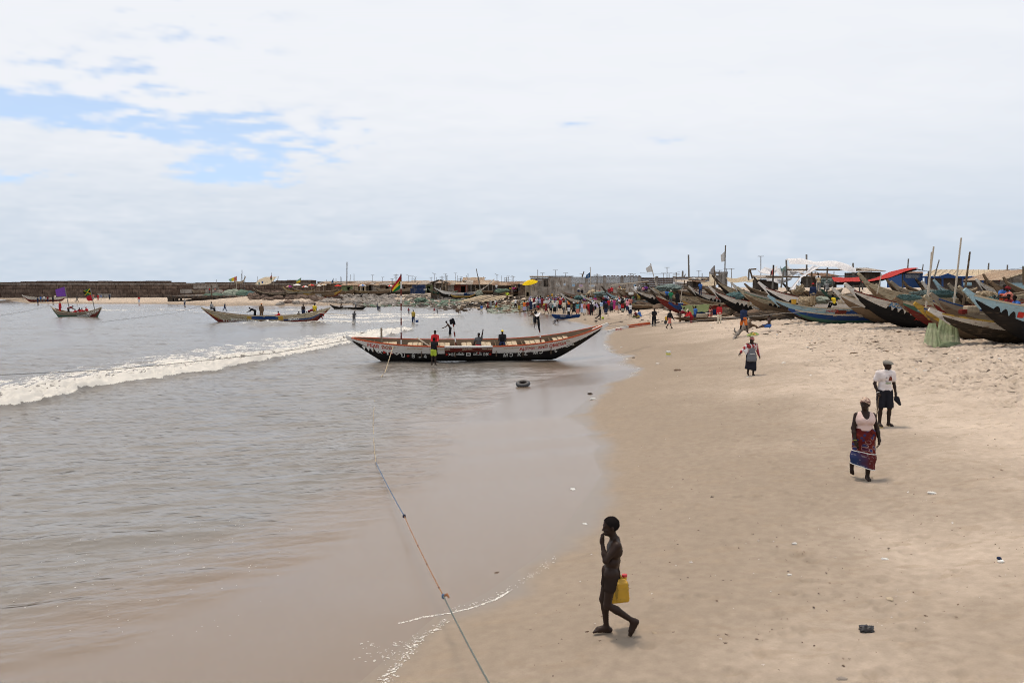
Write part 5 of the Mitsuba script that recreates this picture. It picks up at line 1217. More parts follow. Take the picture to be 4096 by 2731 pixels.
def head_frame(J):
 cy,sy,cp,sp=math.cos(J['hyaw']),math.sin(J['hyaw']),math.cos(J['hpitch']),math.sin(J['hpitch'])
 return np.array([[cy,-sy,0],[sy,cy,0],[0,0,1]]) @np.array([[cp,0,sp],[0,1,0],[-sp,0,cp]])
def head_prims(J,fine,sc=1.0):
 R,c=head_frame(J),J['skull']
 L=lambda x,y,z:c+R@ (np.array([x,y,z]) *sc)
 e=lambda p,r:('e',L(*p),tuple(np.array(r) *sc),R,None,0.02*sc)
 out=[e((-0.012,0,0.025),(0.098,0.076,0.092)),e((0.018,0,-0.04),(0.066,0.058,0.078))]
 if not fine:return out+ [('c',L(0.08,0,-0.02),L(0.09,0,-0.03),0.013*sc,0.015*sc)]
 f=lambda p,q,a,b,k=0.008:('c',L(*p),L(*q),a*sc,b*sc,k*sc)
 out+= [e((0.045,0,-0.085),(0.034,0.034,0.026)),f((0.082,0,0.0),(0.096,0,-0.032),0.009,0.015),f((0.090,-0.016,-0.036),(0.090,0.016,-0.036),0.010,0.010),
   f((0.078,-0.018,-0.062),(0.078,0.018,-0.062),0.011,0.011,0.006),f((0.074,-0.016,-0.075),(0.074,0.016,-0.075),0.011,0.011,0.006),f((0.078,-0.040,0.015),(0.084,-0.012,0.018),0.010,0.010),f((0.078,0.040,0.015),(0.084,0.012,0.018),0.010,0.010),
   f((0.050,-0.048,-0.03),(0.062,-0.036,-0.03),0.016,0.014),f((0.050,0.048,-0.03),(0.062,0.036,-0.03),0.016,0.014)]
 for q in (-1,1):out+= [('e',L(-0.012,q*0.080,-0.012),tuple(np.array((0.020,0.009,0.032)) *sc),R,None,0.008)]
 return out
def torso_prims(J):
 d,g=J['d'],J['fat']
 y=np.array([0,1.0,0])
 sx=J['shL'] -J['shR'];sx/=np.linalg.norm(sx)
 fem=J['female']
 out=[('c',J['pelvis'] +d*0.0 -y*0.065,J['pelvis'] +y*0.065,0.108*g* (1.1 if fem else 1),0.108*g* (1.1 if fem else 1)),
           ('c',J['waist'] -y*0.045,J['waist'] +y*0.045,0.098*g,0.098*g),
           ('c',J['chest'] -sx*0.07,J['chest'] +sx*0.07,0.108*g,0.108*g),('c',J['chest'] +d*0.065 -sx*0.085,J['chest'] +d*0.065+sx*0.085,0.078*g,0.078*g),('c',J['neck'] -d*0.02,J['shL'] -d*0.005,0.050*g,0.044*g),('c',J['neck'] -d*0.02,J['shR'] -d*0.005,0.050*g,0.044*g),
           ('c',J['pelvis'],J['chest'],0.09*g,0.10*g)]
 if fem:out+= [('e',J['chest'] +J['f'] *0.085+q*sx*0.07 -d*0.0,(0.06,0.066,0.066),None,None,0.03) for q in (-1,1)]
 return out
def limb(J,part,s):
 g=J['fat'] **0.5*J.get('slim',1.0)
 if part=='arm':return [('c',J['sh'+s],J['elb'+s],0.056*g,0.040*g)]
 if part=='fore':return [('c',J['elb'+s],J['elb'+s] *0.65+J['wr'+s] *0.35,0.039*g,0.040*g),('c',J['elb'+s] *0.65+J['wr'+s] *0.35,J['wr'+s],0.040*g,0.026*g)]
 if part=='thigh':return [('c',J['hip'+s],J['knee'+s],0.088*g,0.056*g)]
 if part=='shin':return [('c',J['knee'+s],J['knee'+s] *0.68+J['ankle'+s] *0.32+np.array([-0.012,0,0]),0.054*g,0.055*g),('c',J['knee'+s] *0.68+J['ankle'+s] *0.32+np.array([-0.012,0,0]),J['ankle'+s],0.055*g,0.036*g)]
 if part=='foot':return [('c',J['heel'+s] + [0,0,0.012],J['ankle'+s] *0.3+J['toe'+s] *0.7,0.034,0.034),('c',J['ankle'+s],J['toe'+s],0.036,0.022)]
def body_prims(J,fine=False):
 p=torso_prims(J)
 for s in 'LR':
  for q in ('arm','fore','thigh','shin'):p+=limb(J,q,s)
  p+=hands_prims(J,s,fine) + (limb(J,'foot',s) if not fine else foot_fine(J,s))
 hs=J.get('headscale',1.0)
 p+= [('c',J['neck'] -J['d'] *0.04,J['skull'] - [0,0,0.04*hs],0.056*J.get('slim',1.0),0.050*J.get('slim',1.0))] +head_prims(J,fine,hs)
 return p
def foot_fine(J,s):
 out=limb(J,'foot',s)[:1]
 a,t=J['ankle'+s],J['toe'+s];v=(t -a);v/=np.linalg.norm(v)
 side=np.cross([0,0,1.0],v);side/=np.linalg.norm(side) +1e-9
 q=-1 if s=='L' else 1
 ball=a*0.28+t*0.72
 out.append(('c',a,ball,0.036,0.026))
 for i,o in enumerate((0.030,0.014,0.0,-0.013,-0.025)):
  r=0.0125 if i==0 else 0.0092 -0.0004*i
  b=ball+side*q*o*0.9;e=t+side*q*o*1.15+v* (0.022 -0.008*max(0,i -1));e=np.array([e[0],e[1],min(e[2],t[2])])
  out.append(('c',b,e,0.018,r,0.008))
 return out
def garment(J,kind,grow=0.022,h=0.028,fine=False,seed=0):
 d=J['d'];gg=J['fat'];na,nf=(0.008,12.0) if fine else (0.0,1.0)
 if kind in ('tee','long','tank','jacket','blouse'):
  p=torso_prims(J)
  cuts=[(J['neck'] +d*0.028,d)]
  for s in 'LR':
   if kind=='tank':p+= [('c',J['sh'+s] *0.78+J['neck'] *0.22,J['sh'+s] *0.9+J['chest'] *0.1,0.045,0.05)]
   elif kind in ('tee','blouse'):p+= [('c',J['sh'+s],J['sh'+s] *0.42+J['elb'+s] *0.58,0.058,0.058)]
   else:p+= [('c',J['sh'+s],J['elb'+s],0.060,0.048)] + [('c',J['elb'+s],J['elb'+s] *0.12+J['wr'+s] *0.88,0.048,0.038)]
  if kind!='tank':p+= [('c',J['pelvis'] -d*0.08 - [0,0.06,0],J['pelvis'] -d*0.08+ [0,0.06,0],0.105,0.105)]
  cuts.append((J['pelvis'] -d* (0.10 if kind!='tank' else 0.02),-d))
  return field_mesh(p,h,0.035,grow,cuts,na,nf,seed)
 if kind in ('trousers','shorts','trunks'):
  p=[('c',J['pelvis'] + [0,-0.06,0],J['pelvis'] + [0,0.06,0],0.112*gg,0.112*gg),('c',J['pelvis'],J['pelvis'] +d*0.1,0.115*gg,0.10*gg)]
  for s in 'LR':
   if kind=='trousers':p+=limb(J,'thigh',s) + [('c',J['knee'+s],J['ankle'+s] + [0,0,0.02],0.060,0.050)]
   else:
    t=0.88 if kind=='shorts' else 0.55
    p+= [('c',J['hip'+s],J['hip'+s] * (1 -t) +J['knee'+s] *t,0.094*gg,(0.080 if kind=='shorts' else 0.084) *gg)]
  return field_mesh(p,h,0.03,grow*0.85,[(J['pelvis'] +d*0.10,d)],na,nf,seed+1)
 if kind in ('skirt','long_skirt','wrap'):
  t={'skirt':0.62,'long_skirt':0.93,'wrap':0.8}[kind]
  p=[('c',J['pelvis'] + [0,-0.06,0.0],J['pelvis'] + [0,0.06,0.0],0.118,0.118),('c',J['pelvis'],J['pelvis'] +d*0.12,0.115,0.102)]
  low=[]
  for s in 'LR':
   K=J['hip'+s] *0.3+J['knee'+s] *0.7
   E=J['hip'+s] * (1 -t) +J['ankle'+s] *t if kind!='long_skirt' else J['ankle'+s] *0.9+J['knee'+s] *0.1
   E=np.array([K[0] *0.35+E[0] *0.65,E[1],E[2]])
   p+= [('c',J['hip'+s],K,0.10,0.095),('c',K,E,0.095,0.105)];low+= [K,E]
  p+= [('c',low[0],low[2],0.092,0.092),('c',low[1],low[3],0.10,0.10),('c',(low[0] +low[2]) /2,(low[1] +low[3]) /2,0.10,0.11)]
  zc=min(low[1][2],low[3][2])
  return field_mesh(p,h,0.05,grow*0.8,[(J['pelvis'] +d*0.12,d),((0,0,zc),(0,0,-1))],na,nf,seed+2)
 R,c=head_frame(J),J['skull'];sc=J.get('headscale',1.0)
 L=lambda x,y,z:c+R@ (np.array([x,y,z]) *sc)
 hd=[('e',L(-0.012,0,0.027),(0.100*sc,0.080*sc,0.094*sc),R)]
 if kind=='hair':return field_mesh(hd,h*0.6,0.02,0.004,[(L(0.030,0,0.025),R@np.array([0.80,0,-0.62]))],0.004 if fine else 0,40,seed)
 if kind=='scarf':return field_mesh(hd+ [('c',L(-0.07,0,0.03),L(-0.12,0.02,0.01),0.055*sc,0.035*sc)],h*0.6,0.03,0.016,[(L(0.055,0,0.030),R@np.array([0.55,0,-0.83]))],0.008 if fine else 0.004,25,seed)
 if kind=='cap':return field_mesh(hd+ [('e',L(0.09,0,0.052),(0.065*sc,0.060*sc,0.012*sc),R)],h*0.6,0.02,0.012,[(L(0,0,0.040),R@np.array([-0.05,0,-1.0]))],0,1,seed)
 if kind=='hat':return field_mesh(hd+ [('e',L(0,0,0.062),(0.17*sc,0.17*sc,0.016*sc),R),('c',L(0,0,0.10),L(0,0,0.15),0.06,0.02)],h*0.6,0.02,0.012,[(L(0,0,0.045),R@np.array([0,0,-1.0]))],0,1,seed)
 raise KeyError(kind)

def skin(name,c):
 scene[name]={'type':'twosided','bsdf':{'type':'principled','base_color':rgb(c),'roughness':0.5,'specular':0.2}}
 return name
SKIN=skin('skin_dark',(0.023,0.0118,0.008));skin('skin_brown',(0.055,0.030,0.020));flat('hair_black',(0.012,0.010,0.010))
POSES={
 'stand':dict(),
 'stand2':dict(armL=(0.35,0.2),elbL=1.2,inL=0.5,hipR=(0.08,0.08),kneeR=0.15,head=(0.5,0.1)),
 'folded':dict(armL=(0.35,0.1),armR=(0.35,0.1),elbL=1.5,elbR=1.5,inL=0.9,inR=0.9,head=(-0.2,0.2)),
 'akimbo':dict(armL=(-0.15,0.65),armR=(-0.15,0.65),elbL=1.0,elbR=1.0,inL=0.9,inR=0.9,hipL=(0.1,0.1)),
 'walk':dict(lean=0.08,hipL=(0.42,0.03),kneeL=0.15,hipR=(-0.30,0.03),kneeR=0.35,armL=(-0.35,0.12),armR=(0.40,0.12),footR=0.6),
 'walk2':dict(lean=0.10,hipR=(0.36,0.03),kneeR=0.10,hipL=(-0.20,0.03),kneeL=0.75,armR=(-0.3,0.12),armL=(0.3,0.12),footL=0.9),
 'carry':dict(armR=(0.5,1.0),elbR=1.9,inR=-0.2,hipL=(0.22,0.03),kneeL=0.1,hipR=(-0.12,0.03),kneeR=0.15),
 'load':dict(armL=(2.3,0.5),armR=(2.3,0.5),elbL=0.9,elbR=0.9,inL=0.3,inR=0.3,hipL=(0.2,0.03),hipR=(-0.1,0.03)),
 'bend':dict(lean=1.15,hipL=(0.25,0.06),kneeL=0.35,hipR=(0.05,0.06),kneeR=0.25,armL=(0.9,0.1),armR=(0.75,0.1),elbL=0.2,elbR=0.3,head=(0,0.3)),
 'stoop':dict(lean=0.55,hipL=(0.2,0.05),kneeL=0.3,hipR=(0.0,0.05),kneeR=0.2,armL=(0.7,0.1),armR=(0.6,0.1),elbL=0.5,elbR=0.5,head=(0.0,0.4)),
 'sit':dict(lean=0.12,hipL=(1.45,0.12),hipR=(1.45,0.12),kneeL=1.35,kneeR=1.35,armL=(0.55,0.1),armR=(0.55,0.1),elbL=0.6,elbR=0.6,seat=0.45),
 'ground':dict(lean=0.35,hipL=(1.9,0.12),hipR=(1.75,0.12),kneeL=1.7,kneeR=1.3,armL=(0.9,0.1),armR=(0.9,0.1),elbL=0.7,elbR=0.7,seat=0.0),
 'legs_out':dict(lean=0.05,hipL=(1.5,0.12),hipR=(1.7,0.12),kneeL=0.1,kneeR=0.6,armL=(0.4,0.1),armR=(-0.3,0.2),elbL=0.7,elbR=0.1,seat=0.0),
 'wave':dict(lean=-0.05,hipL=(1.4,0.3),hipR=(1.5,0.1),kneeL=0.7,kneeR=0.9,armL=(2.5,0.4),elbL=0.5,inL=-0.1,armR=(-0.1,0.5),elbR=0.3,seat=0.25),
 'crawl':dict(lean=1.35,hipL=(0.25,0.08),kneeL=1.55,hipR=(-0.05,0.08),kneeR=1.3,armL=(0.15,0.1),armR=(0.35,0.1),elbL=0.05,elbR=0.05,head=(0,-0.5)),
 'kick':dict(lean=-0.02,hipL=(-0.45,0.05),kneeL=0.5,hipR=(0.05,0.03),kneeR=0.1,armL=(0.3,0.3),armR=(-0.3,0.3),footL=0.7),
 'squat':dict(lean=0.5,hipL=(1.7,0.2),hipR=(1.7,0.2),kneeL=2.1,kneeR=2.1,armL=(0.8,0.1),armR=(0.8,0.1),elbL=0.4,elbR=0.4),
}
JC,MC={},{}
def template(pose,kind,fem,lod):
 key=(pose,kind,fem,lod)
 if key not in MC:
  if (pose,fem) not in JC:JC[(pose,fem)]=fk(female=fem,fat=1.06 if fem else 1.0,**POSES[pose])
  J=JC[(pose,fem)]
  h={0:0.040,1:0.024,2:0.017}[lod];g={0:0.032,1:0.024,2:0.020}[lod]
  m=field_mesh(body_prims(J),h,0.03) if kind=='body' else garment(J,kind,g,h)
  MC[key]=mikit.ply(m,None,True)
 return MC[key]
def person(label,P,facing,pose,top=None,bottom=None,head=('hair',None),H=1.70,fem=False,lod=0,skin=None,group=None,tilt=(0,0)):
 """facing: degrees, 0 = to the right of the picture, -90 = towards the camera, 90 = away, 180 = to the left; top, bottom, head: (garment, colour)"""
 k=thing('person',label,'person',group)
 M=Mx(P,math.radians(facing),H/1.72,math.radians(tilt[0]),math.radians(tilt[1]))
 obj('body',template(pose,'body',fem,lod),skin or SKIN,k,M=M)
 for name,g in (('top',top),('bottom',bottom)):
  if g:obj({'tee':'shirt','long':'shirt','tank':'vest','jacket':'jacket','blouse':'blouse'}.get(g[0],{'long_skirt':'skirt','trunks':'shorts'}.get(g[0],g[0])),template(pose,g[0],fem,lod),cloth(g[1]) if not isinstance(g[1],str) else g[1],k,M=M)
 if head:obj({'scarf':'headscarf'}.get(head[0],head[0]),template(pose,head[0],fem,lod),'hair_black' if head[1] is None else cloth(head[1]),k,M=M)
 return k,M
C=dict(white=(0.66,0.66,0.66),red=(0.42,0.03,0.035),maroon=(0.17,0.025,0.03),black=(0.02,0.02,0.023),navy=(0.025,0.035,0.075),blue=(0.05,0.13,0.38),grey=(0.25,0.25,0.25),dgrey=(0.09,0.09,0.095),brown=(0.13,0.085,0.055),tan=(0.40,0.30,0.20),
         yellow=(0.62,0.46,0.04),lime=(0.36,0.44,0.05),orange=(0.60,0.16,0.04),pink=(0.60,0.24,0.30),magenta=(0.42,0.05,0.20),teal=(0.10,0.32,0.36),green=(0.03,0.20,0.09),lilac=(0.36,0.32,0.46),purple=(0.14,0.04,0.24),cream=(0.60,0.54,0.43),olive=(0.20,0.20,0.09),
         salmon=(0.50,0.18,0.14),pale_blue=(0.36,0.46,0.60),mustard=(0.38,0.27,0.06),khaki=(0.36,0.27,0.17))
def G(kind,col):return (kind,C[col])

# ------------------------------------------------------------------ the four people nearest the camera, each posed joint by joint
def proj_on(mesh,target,axis):
 """push a flat mesh along AXIS until it lies on the target surface"""
 ax=np.asarray(axis,float);ax/=np.linalg.norm(ax)
 tv=target.vertices;u=np.cross(ax,[0,0,1.0]);u/=np.linalg.norm(u);w=np.cross(u,ax)
 tn=target.vertex_normals@ax
 tv=tv[tn< -0.2]
 nf_=np.abs(tv@w - (mesh.vertices@w).mean()) <0.25;tv=tv[nf_]
 T2=np.stack([tv@u,tv@w],-1);dep=tv@ax
 v=mesh.vertices.copy()
 from scipy.spatial import cKDTree
 dd,ii=cKDTree(T2).query(np.stack([v@u,v@w],-1),k=6)
 wt=1/ (dd+1e-3);m=(dep[ii] *wt).sum(1) /wt.sum(1)
 rel=v@ax
 v+=ax[None] * (m -0.006 - (rel -rel.mean()) *0 -rel)[:,None]
 return trimesh.Trimesh(v,mesh.faces,process=False)

# the boy walking along the wet sand
def V(*a):return np.array(a,float)
J=fk();J.update(fat=0.82,slim=0.87,headscale=0.94,hands=0.86,curlL=1.1,curlR=1.35)
J.update(d=V(-0.10,0,0.995),f=V(0.995,0,0.10),pelvis=V(0.0,0,0.755),waist=V(-0.012,0,0.885),chest=V(-0.045,0,1.02),neck=V(-0.055,0,1.155),skull=V(0.004,0.0,1.288),hyaw=0.05,hpitch=0.10,
         shL=V(-0.062,0.128,1.10),elbL=V(0.075,0.155,0.935),wrL=V(0.108,0.062,1.125),hdL=V(0.104,0.04,1.185),ftL=V(0.09,0.015,1.22),palmL=V(0.2,0.9,0.3),
         shR=V(-0.075,-0.128,1.10),elbR=V(-0.105,-0.185,0.885),wrR=V(-0.105,-0.205,0.70),hdR=V(-0.105,-0.205,0.64),ftR=V(-0.10,-0.205,0.60),palmR=V(1,0.1,0),
         hipL=V(-0.005,0.072,0.72),kneeL=V(0.045,0.078,0.395),ankleL=V(-0.255,0.078,0.205),heelL=V(-0.292,0.078,0.185),toeL=V(-0.225,0.085,0.045),
         hipR=V(0.005,-0.072,0.72),kneeR=V(0.075,-0.075,0.405),ankleR=V(0.035,-0.075,0.072),heelR=V(-0.005,-0.075,0.026),toeR=V(0.165,-0.08,0.026))
B0=on_ground(2440,2541)
bk=thing('person','barefoot boy in dark shorts in the foreground, hand at mouth, carrying a yellow can','person')
BM=Mx(B0,math.pi,1.0)
obj('body',field_mesh(body_prims(J,True),0.0065,0.022,taubin=3),SKIN,bk,True,BM)
obj('hair',garment(J,'hair',0.01,0.011,True,3),'hair_black',bk,True,BM)
obj('shorts',field_mesh([('c',J['pelvis'] +V(0,-0.045,0),J['pelvis'] +V(0,0.045,0),0.088,0.088),('c',J['pelvis'],J['pelvis'] +V(0,0,0.05),0.088,0.08),('c',J['hipL'],J['hipL'] *0.6+J['kneeL'] *0.4,0.074,0.064),('c',J['hipR'],J['hipR'] *0.6+J['kneeR'] *0.4,0.074,0.064)],0.009,0.025,0.007,[(V(0,0,0.81),V(0,0,1))],0.004,14),flat('shorts_brown',(0.030,0.021,0.018)),bk,True,BM)
def rbox(sx,sy,sz,r,sub=2):
 pts=[]
 for x in (-1,1):
  for y in (-1,1):
   for z in (-1,1):
    s=trimesh.creation.icosphere(subdivisions=sub,radius=r);s.apply_translation((x* (sx/2 -r),y* (sy/2 -r),z* (sz/2 -r)));pts.append(s.vertices)
 return trimesh.Trimesh(np.vstack(pts)).convex_hull
jc=thing('jerrycan','yellow plastic jerrycan with red cap carried behind the boy','jerrycan')
JM=BM@Mx((-0.115,-0.205,0.455),0.12,1,0,0.06)
body=rbox(0.235,0.165,0.25,0.028)
sh=trimesh.Trimesh(np.vstack([rbox(0.235,0.165,0.06,0.026).vertices+ [0,0,0.085],rbox(0.16,0.11,0.05,0.02).vertices+ [-0.012,0,0.128]])).convex_hull
def plastic(name,c,r=0.3):
 def fn(p,n,uv):return mi.Color3f(c) * (0.80+0.3*fbm(p.x*14,p.y*14,p.z*14,3)) * (1 -0.45*smoothstep(0.56,0.7,fbm(p.x*22+3,p.y*22,p.z*9,3)))
 scene[name]={'type':'twosided','bsdf':{'type':'roughplastic','alpha':r,'diffuse_reflectance':proc(fn)}}
 return name
plastic('plastic_yellow',(0.60,0.34,0.02))
obj('shell',cat([body,sh]),'plastic_yellow',jc,35,JM)
for z in (-0.07,0.045):obj('rib',rbox(0.241,0.171,0.012,0.005,1),'plastic_yellow',jc,35,JM@Mx((0,0,z)))
obj('handle',cat([tube([(0.075,0,0.135),(0.07,0,0.175),(0.02,0,0.185),(-0.035,0,0.185),(-0.05,0,0.14)],0.014)]),'plastic_yellow',jc,40,JM)
obj('neck',trimesh.creation.cylinder(0.026,0.04,sections=18).apply_translation((-0.088,0,0.15)),'plastic_yellow',jc,40,JM)
obj('cap',trimesh.creation.cylinder(0.031,0.026,sections=18).apply_translation((-0.088,0,0.178)),flat('cap_red',(0.55,0.03,0.035),0.3),jc,40,JM)

# the woman in a pale vest and a printed wrap skirt
J=fk(female=True);J.update(fat=1.06,slim=1.0,curlL=0.6,curlR=0.6,hands=0.95)
J.update(d=V(0.03,0,1),f=V(1,0,-0.03),pelvis=V(0,0.0,0.88),waist=V(0.0,0.0,1.02),chest=V(0.012,0,1.19),neck=V(0.01,0,1.35),skull=V(0.03,-0.01,1.50),hyaw=-0.55,hpitch=0.02,
         shL=V(0,0.150,1.275),elbL=V(-0.03,0.24,1.02),wrL=V(0.03,0.275,0.80),hdL=V(0.05,0.27,0.72),ftL=V(0.07,0.265,0.66),palmL=V(1,-0.3,0),
         shR=V(0,-0.150,1.275),elbR=V(0.03,-0.215,1.02),wrR=V(0.13,-0.20,0.80),hdR=V(0.155,-0.19,0.725),ftR=V(0.17,-0.18,0.66),palmR=V(1,0.4,0),
         hipL=V(0,0.09,0.86),kneeL=V(0.11,0.075,0.46),ankleL=V(0.05,0.065,0.075),heelL=V(0.01,0.065,0.03),toeL=V(0.19,0.075,0.024),
         hipR=V(0,-0.09,0.86),kneeR=V(-0.02,-0.115,0.46),ankleR=V(-0.31,-0.135,0.235),heelR=V(-0.345,-0.135,0.26),toeR=V(-0.30,-0.135,0.055))
W0=on_ground(3452,1918)
wk=thing('person','woman in pale pink sleeveless top and red printed wrap skirt walking barefoot','person')
WM=Mx(W0,math.radians(-98),1.0)
obj('body',field_mesh(body_prims(J,True),0.0085,0.024,taubin=3),'skin_dark',wk,True,WM)
vest=field_mesh(torso_prims(J)[:4] +torso_prims(J)[6:] + [('c',V(-0.01,q*0.095,1.26),V(0.03,q*0.10,1.16),0.058,0.06) for q in (-1,1)],0.010,0.03,0.011,[(V(0.09,0,1.36),(0.16,0.075,0.15),'e'),(V(0,0,1.35),V(0,0,1)),(V(0,0,0.985),V(0,0,-1))],0.004,14)
obj('vest',vest,flat('vest_pink',(0.60,0.45,0.41)),wk,True,WM)
gz0=float(W0[2])
def wrap_print(p,n,uv):
 z=p.z -gz0
 u=p.x*10+p.y*6
 d1,d2,w=voronoi(u*1.1,z*11)
 c=mix((0.09,0.013,0.013),(0.145,0.028,0.02),w)
 c=mix(c,(0.03,0.04,0.11),smoothstep(0.30,0.24,d1) *smoothstep(0.15,0.25,w))
 c=mix(c,(0.42,0.34,0.31),smoothstep(0.05,0.0,dr.abs(d1 -0.36)) *smoothstep(0.55,0.6,noise(u*0.35,z*4)))
 e1,e2,v=voronoi(u*2.6,z*24)
 c=mix(c,(0.06,0.02,0.03),0.6*smoothstep(0.2,0.1,e1) *smoothstep(0.5,0.6,v))
 low=smoothstep(0.58,0.57,z+0.12* (p.x -W0[0]))
 c2=mix((0.025,0.045,0.115),(0.10,0.024,0.024),smoothstep(0.48,0.62,noise(u*0.35,z*2,5)))
 c2=mix(c2,(0.30,0.27,0.27),0.6*smoothstep(0.25,0.15,e1) *smoothstep(0.45,0.6,v))
 return mix(c,c2,low)
scene['wrap_print']={'type':'twosided','bsdf':{'type':'diffuse','reflectance':proc(wrap_print)}}
sk=[('c',J['pelvis'] +V(0,-0.08,0.0),J['pelvis'] +V(0,0.08,0.0),0.122,0.122),('c',J['pelvis'] +V(0,-0.05,0.16),J['pelvis'] +V(0,0.05,0.16),0.108,0.108),('c',J['hipL'],J['kneeL'],0.115,0.105),('c',J['hipR'],J['kneeR'],0.115,0.105),
      ('c',J['kneeL'],V(0.10,0.075,0.22),0.10,0.10),('c',J['kneeR'],V(-0.06,-0.11,0.30),0.105,0.105),('c',V(0.10,0.06,0.24),V(-0.05,-0.10,0.34),0.10,0.105),('c',J['kneeL'],J['kneeR'],0.11,0.11)]
skirt=field_mesh(sk,0.012,0.06,0.006,[(V(0,0,1.03),V(0,0,1)),(V(0,0.0,0.255),V(0,-0.22,-1))],0.007,10)
obj('wrap_skirt',skirt,'wrap_print',wk,True,WM)
obj('skirt_knot',field_mesh([('e',V(0.09,0.13,0.965),(0.055,0.06,0.05),None),('c',V(0.08,0.14,0.95),V(0.09,0.18,0.90),0.03,0.02)],0.010,0.03,0,(),0.008,30),'wrap_print',wk,True,WM)
def ring_on(mesh,point,normal,r):
 s=mesh.section(normal,point)
 return cat([tube(e,r,5) for e in s.discrete]) if s is not None else None
for pt,nr in ((V(0,0,0.56),V(0,0.12,1)),(V(0,0,0.268),V(0,0.22,1))):
 g=ring_on(skirt,pt,nr,0.008)
 if g is not None:obj('white_trim',g,'letter_white',wk,40,WM)
def scarf_print(p,n,uv):return mix((0.50,0.38,0.30),(0.18,0.10,0.09),smoothstep(0.45,0.6,fbm(p.x*30,p.y*30,p.z*45,3)))
scene['scarf_print']={'type':'twosided','bsdf':{'type':'diffuse','reflectance':proc(scarf_print)}}
obj('headscarf',garment(J,'scarf',0.01,0.014,True,5),'scarf_print',wk,True,WM)
obj('bracelet',trimesh.creation.torus(0.031,0.006,major_sections=16,minor_sections=6).apply_transform(trimesh.geometry.align_vectors([0,0,1],(J['wrR'] -J['elbR']) /np.linalg.norm(J['wrR'] -J['elbR']))).apply_translation(J['wrR']),flat('bead_green',(0.30,0.36,0.05)),wk,True,WM)

# the man with a stick
J=fk();J.update(fat=1.0,slim=0.92,curlL=1.3,curlR=1.5)
J.update(d=V(0.06,0,1),f=V(1,0,-0.06),pelvis=V(0,0,0.93),waist=V(0.01,0,1.08),chest=V(0.03,0.005,1.27),neck=V(0.045,0.01,1.435),skull=V(0.075,0.02,1.565),hyaw=0.75,hpitch=0.12,
         shL=V(0.02,0.172,1.365),elbL=V(-0.01,0.238,1.10),wrL=V(0.06,0.255,0.86),hdL=V(0.08,0.25,0.78),ftL=V(0.1,0.245,0.72),palmL=V(1,-0.2,0),
         shR=V(0.02,-0.172,1.365),elbR=V(-0.02,-0.248,1.10),wrR=V(0.09,-0.215,0.885),hdR=V(0.125,-0.20,0.82),ftR=V(0.15,-0.19,0.77),palmR=V(0.3,1,0),
         hipL=V(0,0.09,0.90),kneeL=V(0.05,0.115,0.485),ankleL=V(0.0,0.125,0.095),heelL=V(-0.045,0.125,0.05),toeL=V(0.13,0.18,0.045),
         hipR=V(0,-0.09,0.90),kneeR=V(0.03,-0.10,0.485),ankleR=V(-0.02,-0.095,0.095),heelR=V(-0.065,-0.095,0.05),toeR=V(0.125,-0.115,0.045))
M0=on_ground(3534,1708)
mk=thing('person','man in flat grey cap, white printed tee and dark shorts leaning on a stick','person')
MMan=Mx(M0,math.radians(-88),1.0)
obj('body',field_mesh(body_prims(J,True),0.0088,0.024,taubin=3),'skin_dark',mk,True,MMan)
tee=garment(J,'tee',0.017,0.012,True,8).slice_plane((0,0,0.925),(0,0,1))
obj('shirt',tee,flat('tee_white',(0.64,0.58,0.57)),mk,True,MMan)
def stick_on(name,poly,y,z,mat,lab=None):
 m=poly_mesh(poly,0.002);s=trimesh.Trimesh(m.vertices,m.faces)
 s=s.subdivide_to_size(0.03);q=np.stack([np.full(len(s.vertices),0.3),s.vertices[:,0] +y,s.vertices[:,1] +z],-1)
 obj(name,proj_on(trimesh.Trimesh(q,s.faces,process=False),tee,(-1,0,0)),mat,mk,False,MMan)
flat('print_brown',(0.16,0.05,0.035));flat('print_green',(0.28,0.32,0.22));flat('print_grey',(0.34,0.31,0.33))
stick_on('print',sg.Point(0,0).buffer(0.036,quad_segs=5),0.065,1.26,'print_brown');stick_on('print',sg.Polygon([(-0.05,-0.10),(0.05,-0.10),(0.035,-0.02),(-0.03,-0.02)]),0.065,1.285,'print_brown');stick_on('print',sg.box(-0.045,0,0.045,0.012),0.06,1.315,'print_brown')
stick_on('print',sg.box(-0.075,-0.02,0.075,0.02),0.03,1.125,'print_green')
for yy,zz,w in ((-0.035,1.27,0.04),(-0.035,1.25,0.03),(-0.03,1.18,0.05),(0.0,1.16,0.06)):stick_on('print',sg.box(-w/2,-0.007,w/2,0.007),yy,zz,'print_grey')
obj('shorts',field_mesh([('c',J['pelvis'] +V(0,-0.065,0),J['pelvis'] +V(0,0.065,0),0.118,0.118),('c',J['pelvis'],J['pelvis'] +V(0,0,0.12),0.118,0.11),('c',J['hipL'],J['kneeL'] +V(0,0,0.015),0.105,0.095),('c',J['hipR'],J['kneeR'] +V(0,0,0.015),0.105,0.095)],0.012,0.03,0.006,[(V(0,0,0.50),V(0,0,-1)),(V(0,0,0.955),V(0,0,1))],0.008,10),flat('shorts_black',(0.020,0.020,0.026)),mk,True,MMan)
R_,c_=head_frame(J),J['skull']
obj('flat_cap',field_mesh([('e',c_+R_@V(-0.005,0,0.062),(0.118,0.098,0.060),R_),('e',c_+R_@V(0.095,0,0.042),(0.055,0.07,0.014),R_)],0.011,0.03,0.004,[(c_+R_@V(0,0,0.028),R_@V(0.12,0,-1))],0.003,20),flat('cap_grey',(0.20,0.19,0.17)),mk,True,MMan)
obj('wristband',trimesh.creation.torus(0.032,0.009,major_sections=16,minor_sections=6).apply_transform(trimesh.geometry.align_vectors([0,0,1],(J['wrR'] -J['elbR']) /np.linalg.norm(J['wrR'] -J['elbR']))).apply_translation(J['wrR']),'letter_white',mk,True,MMan)
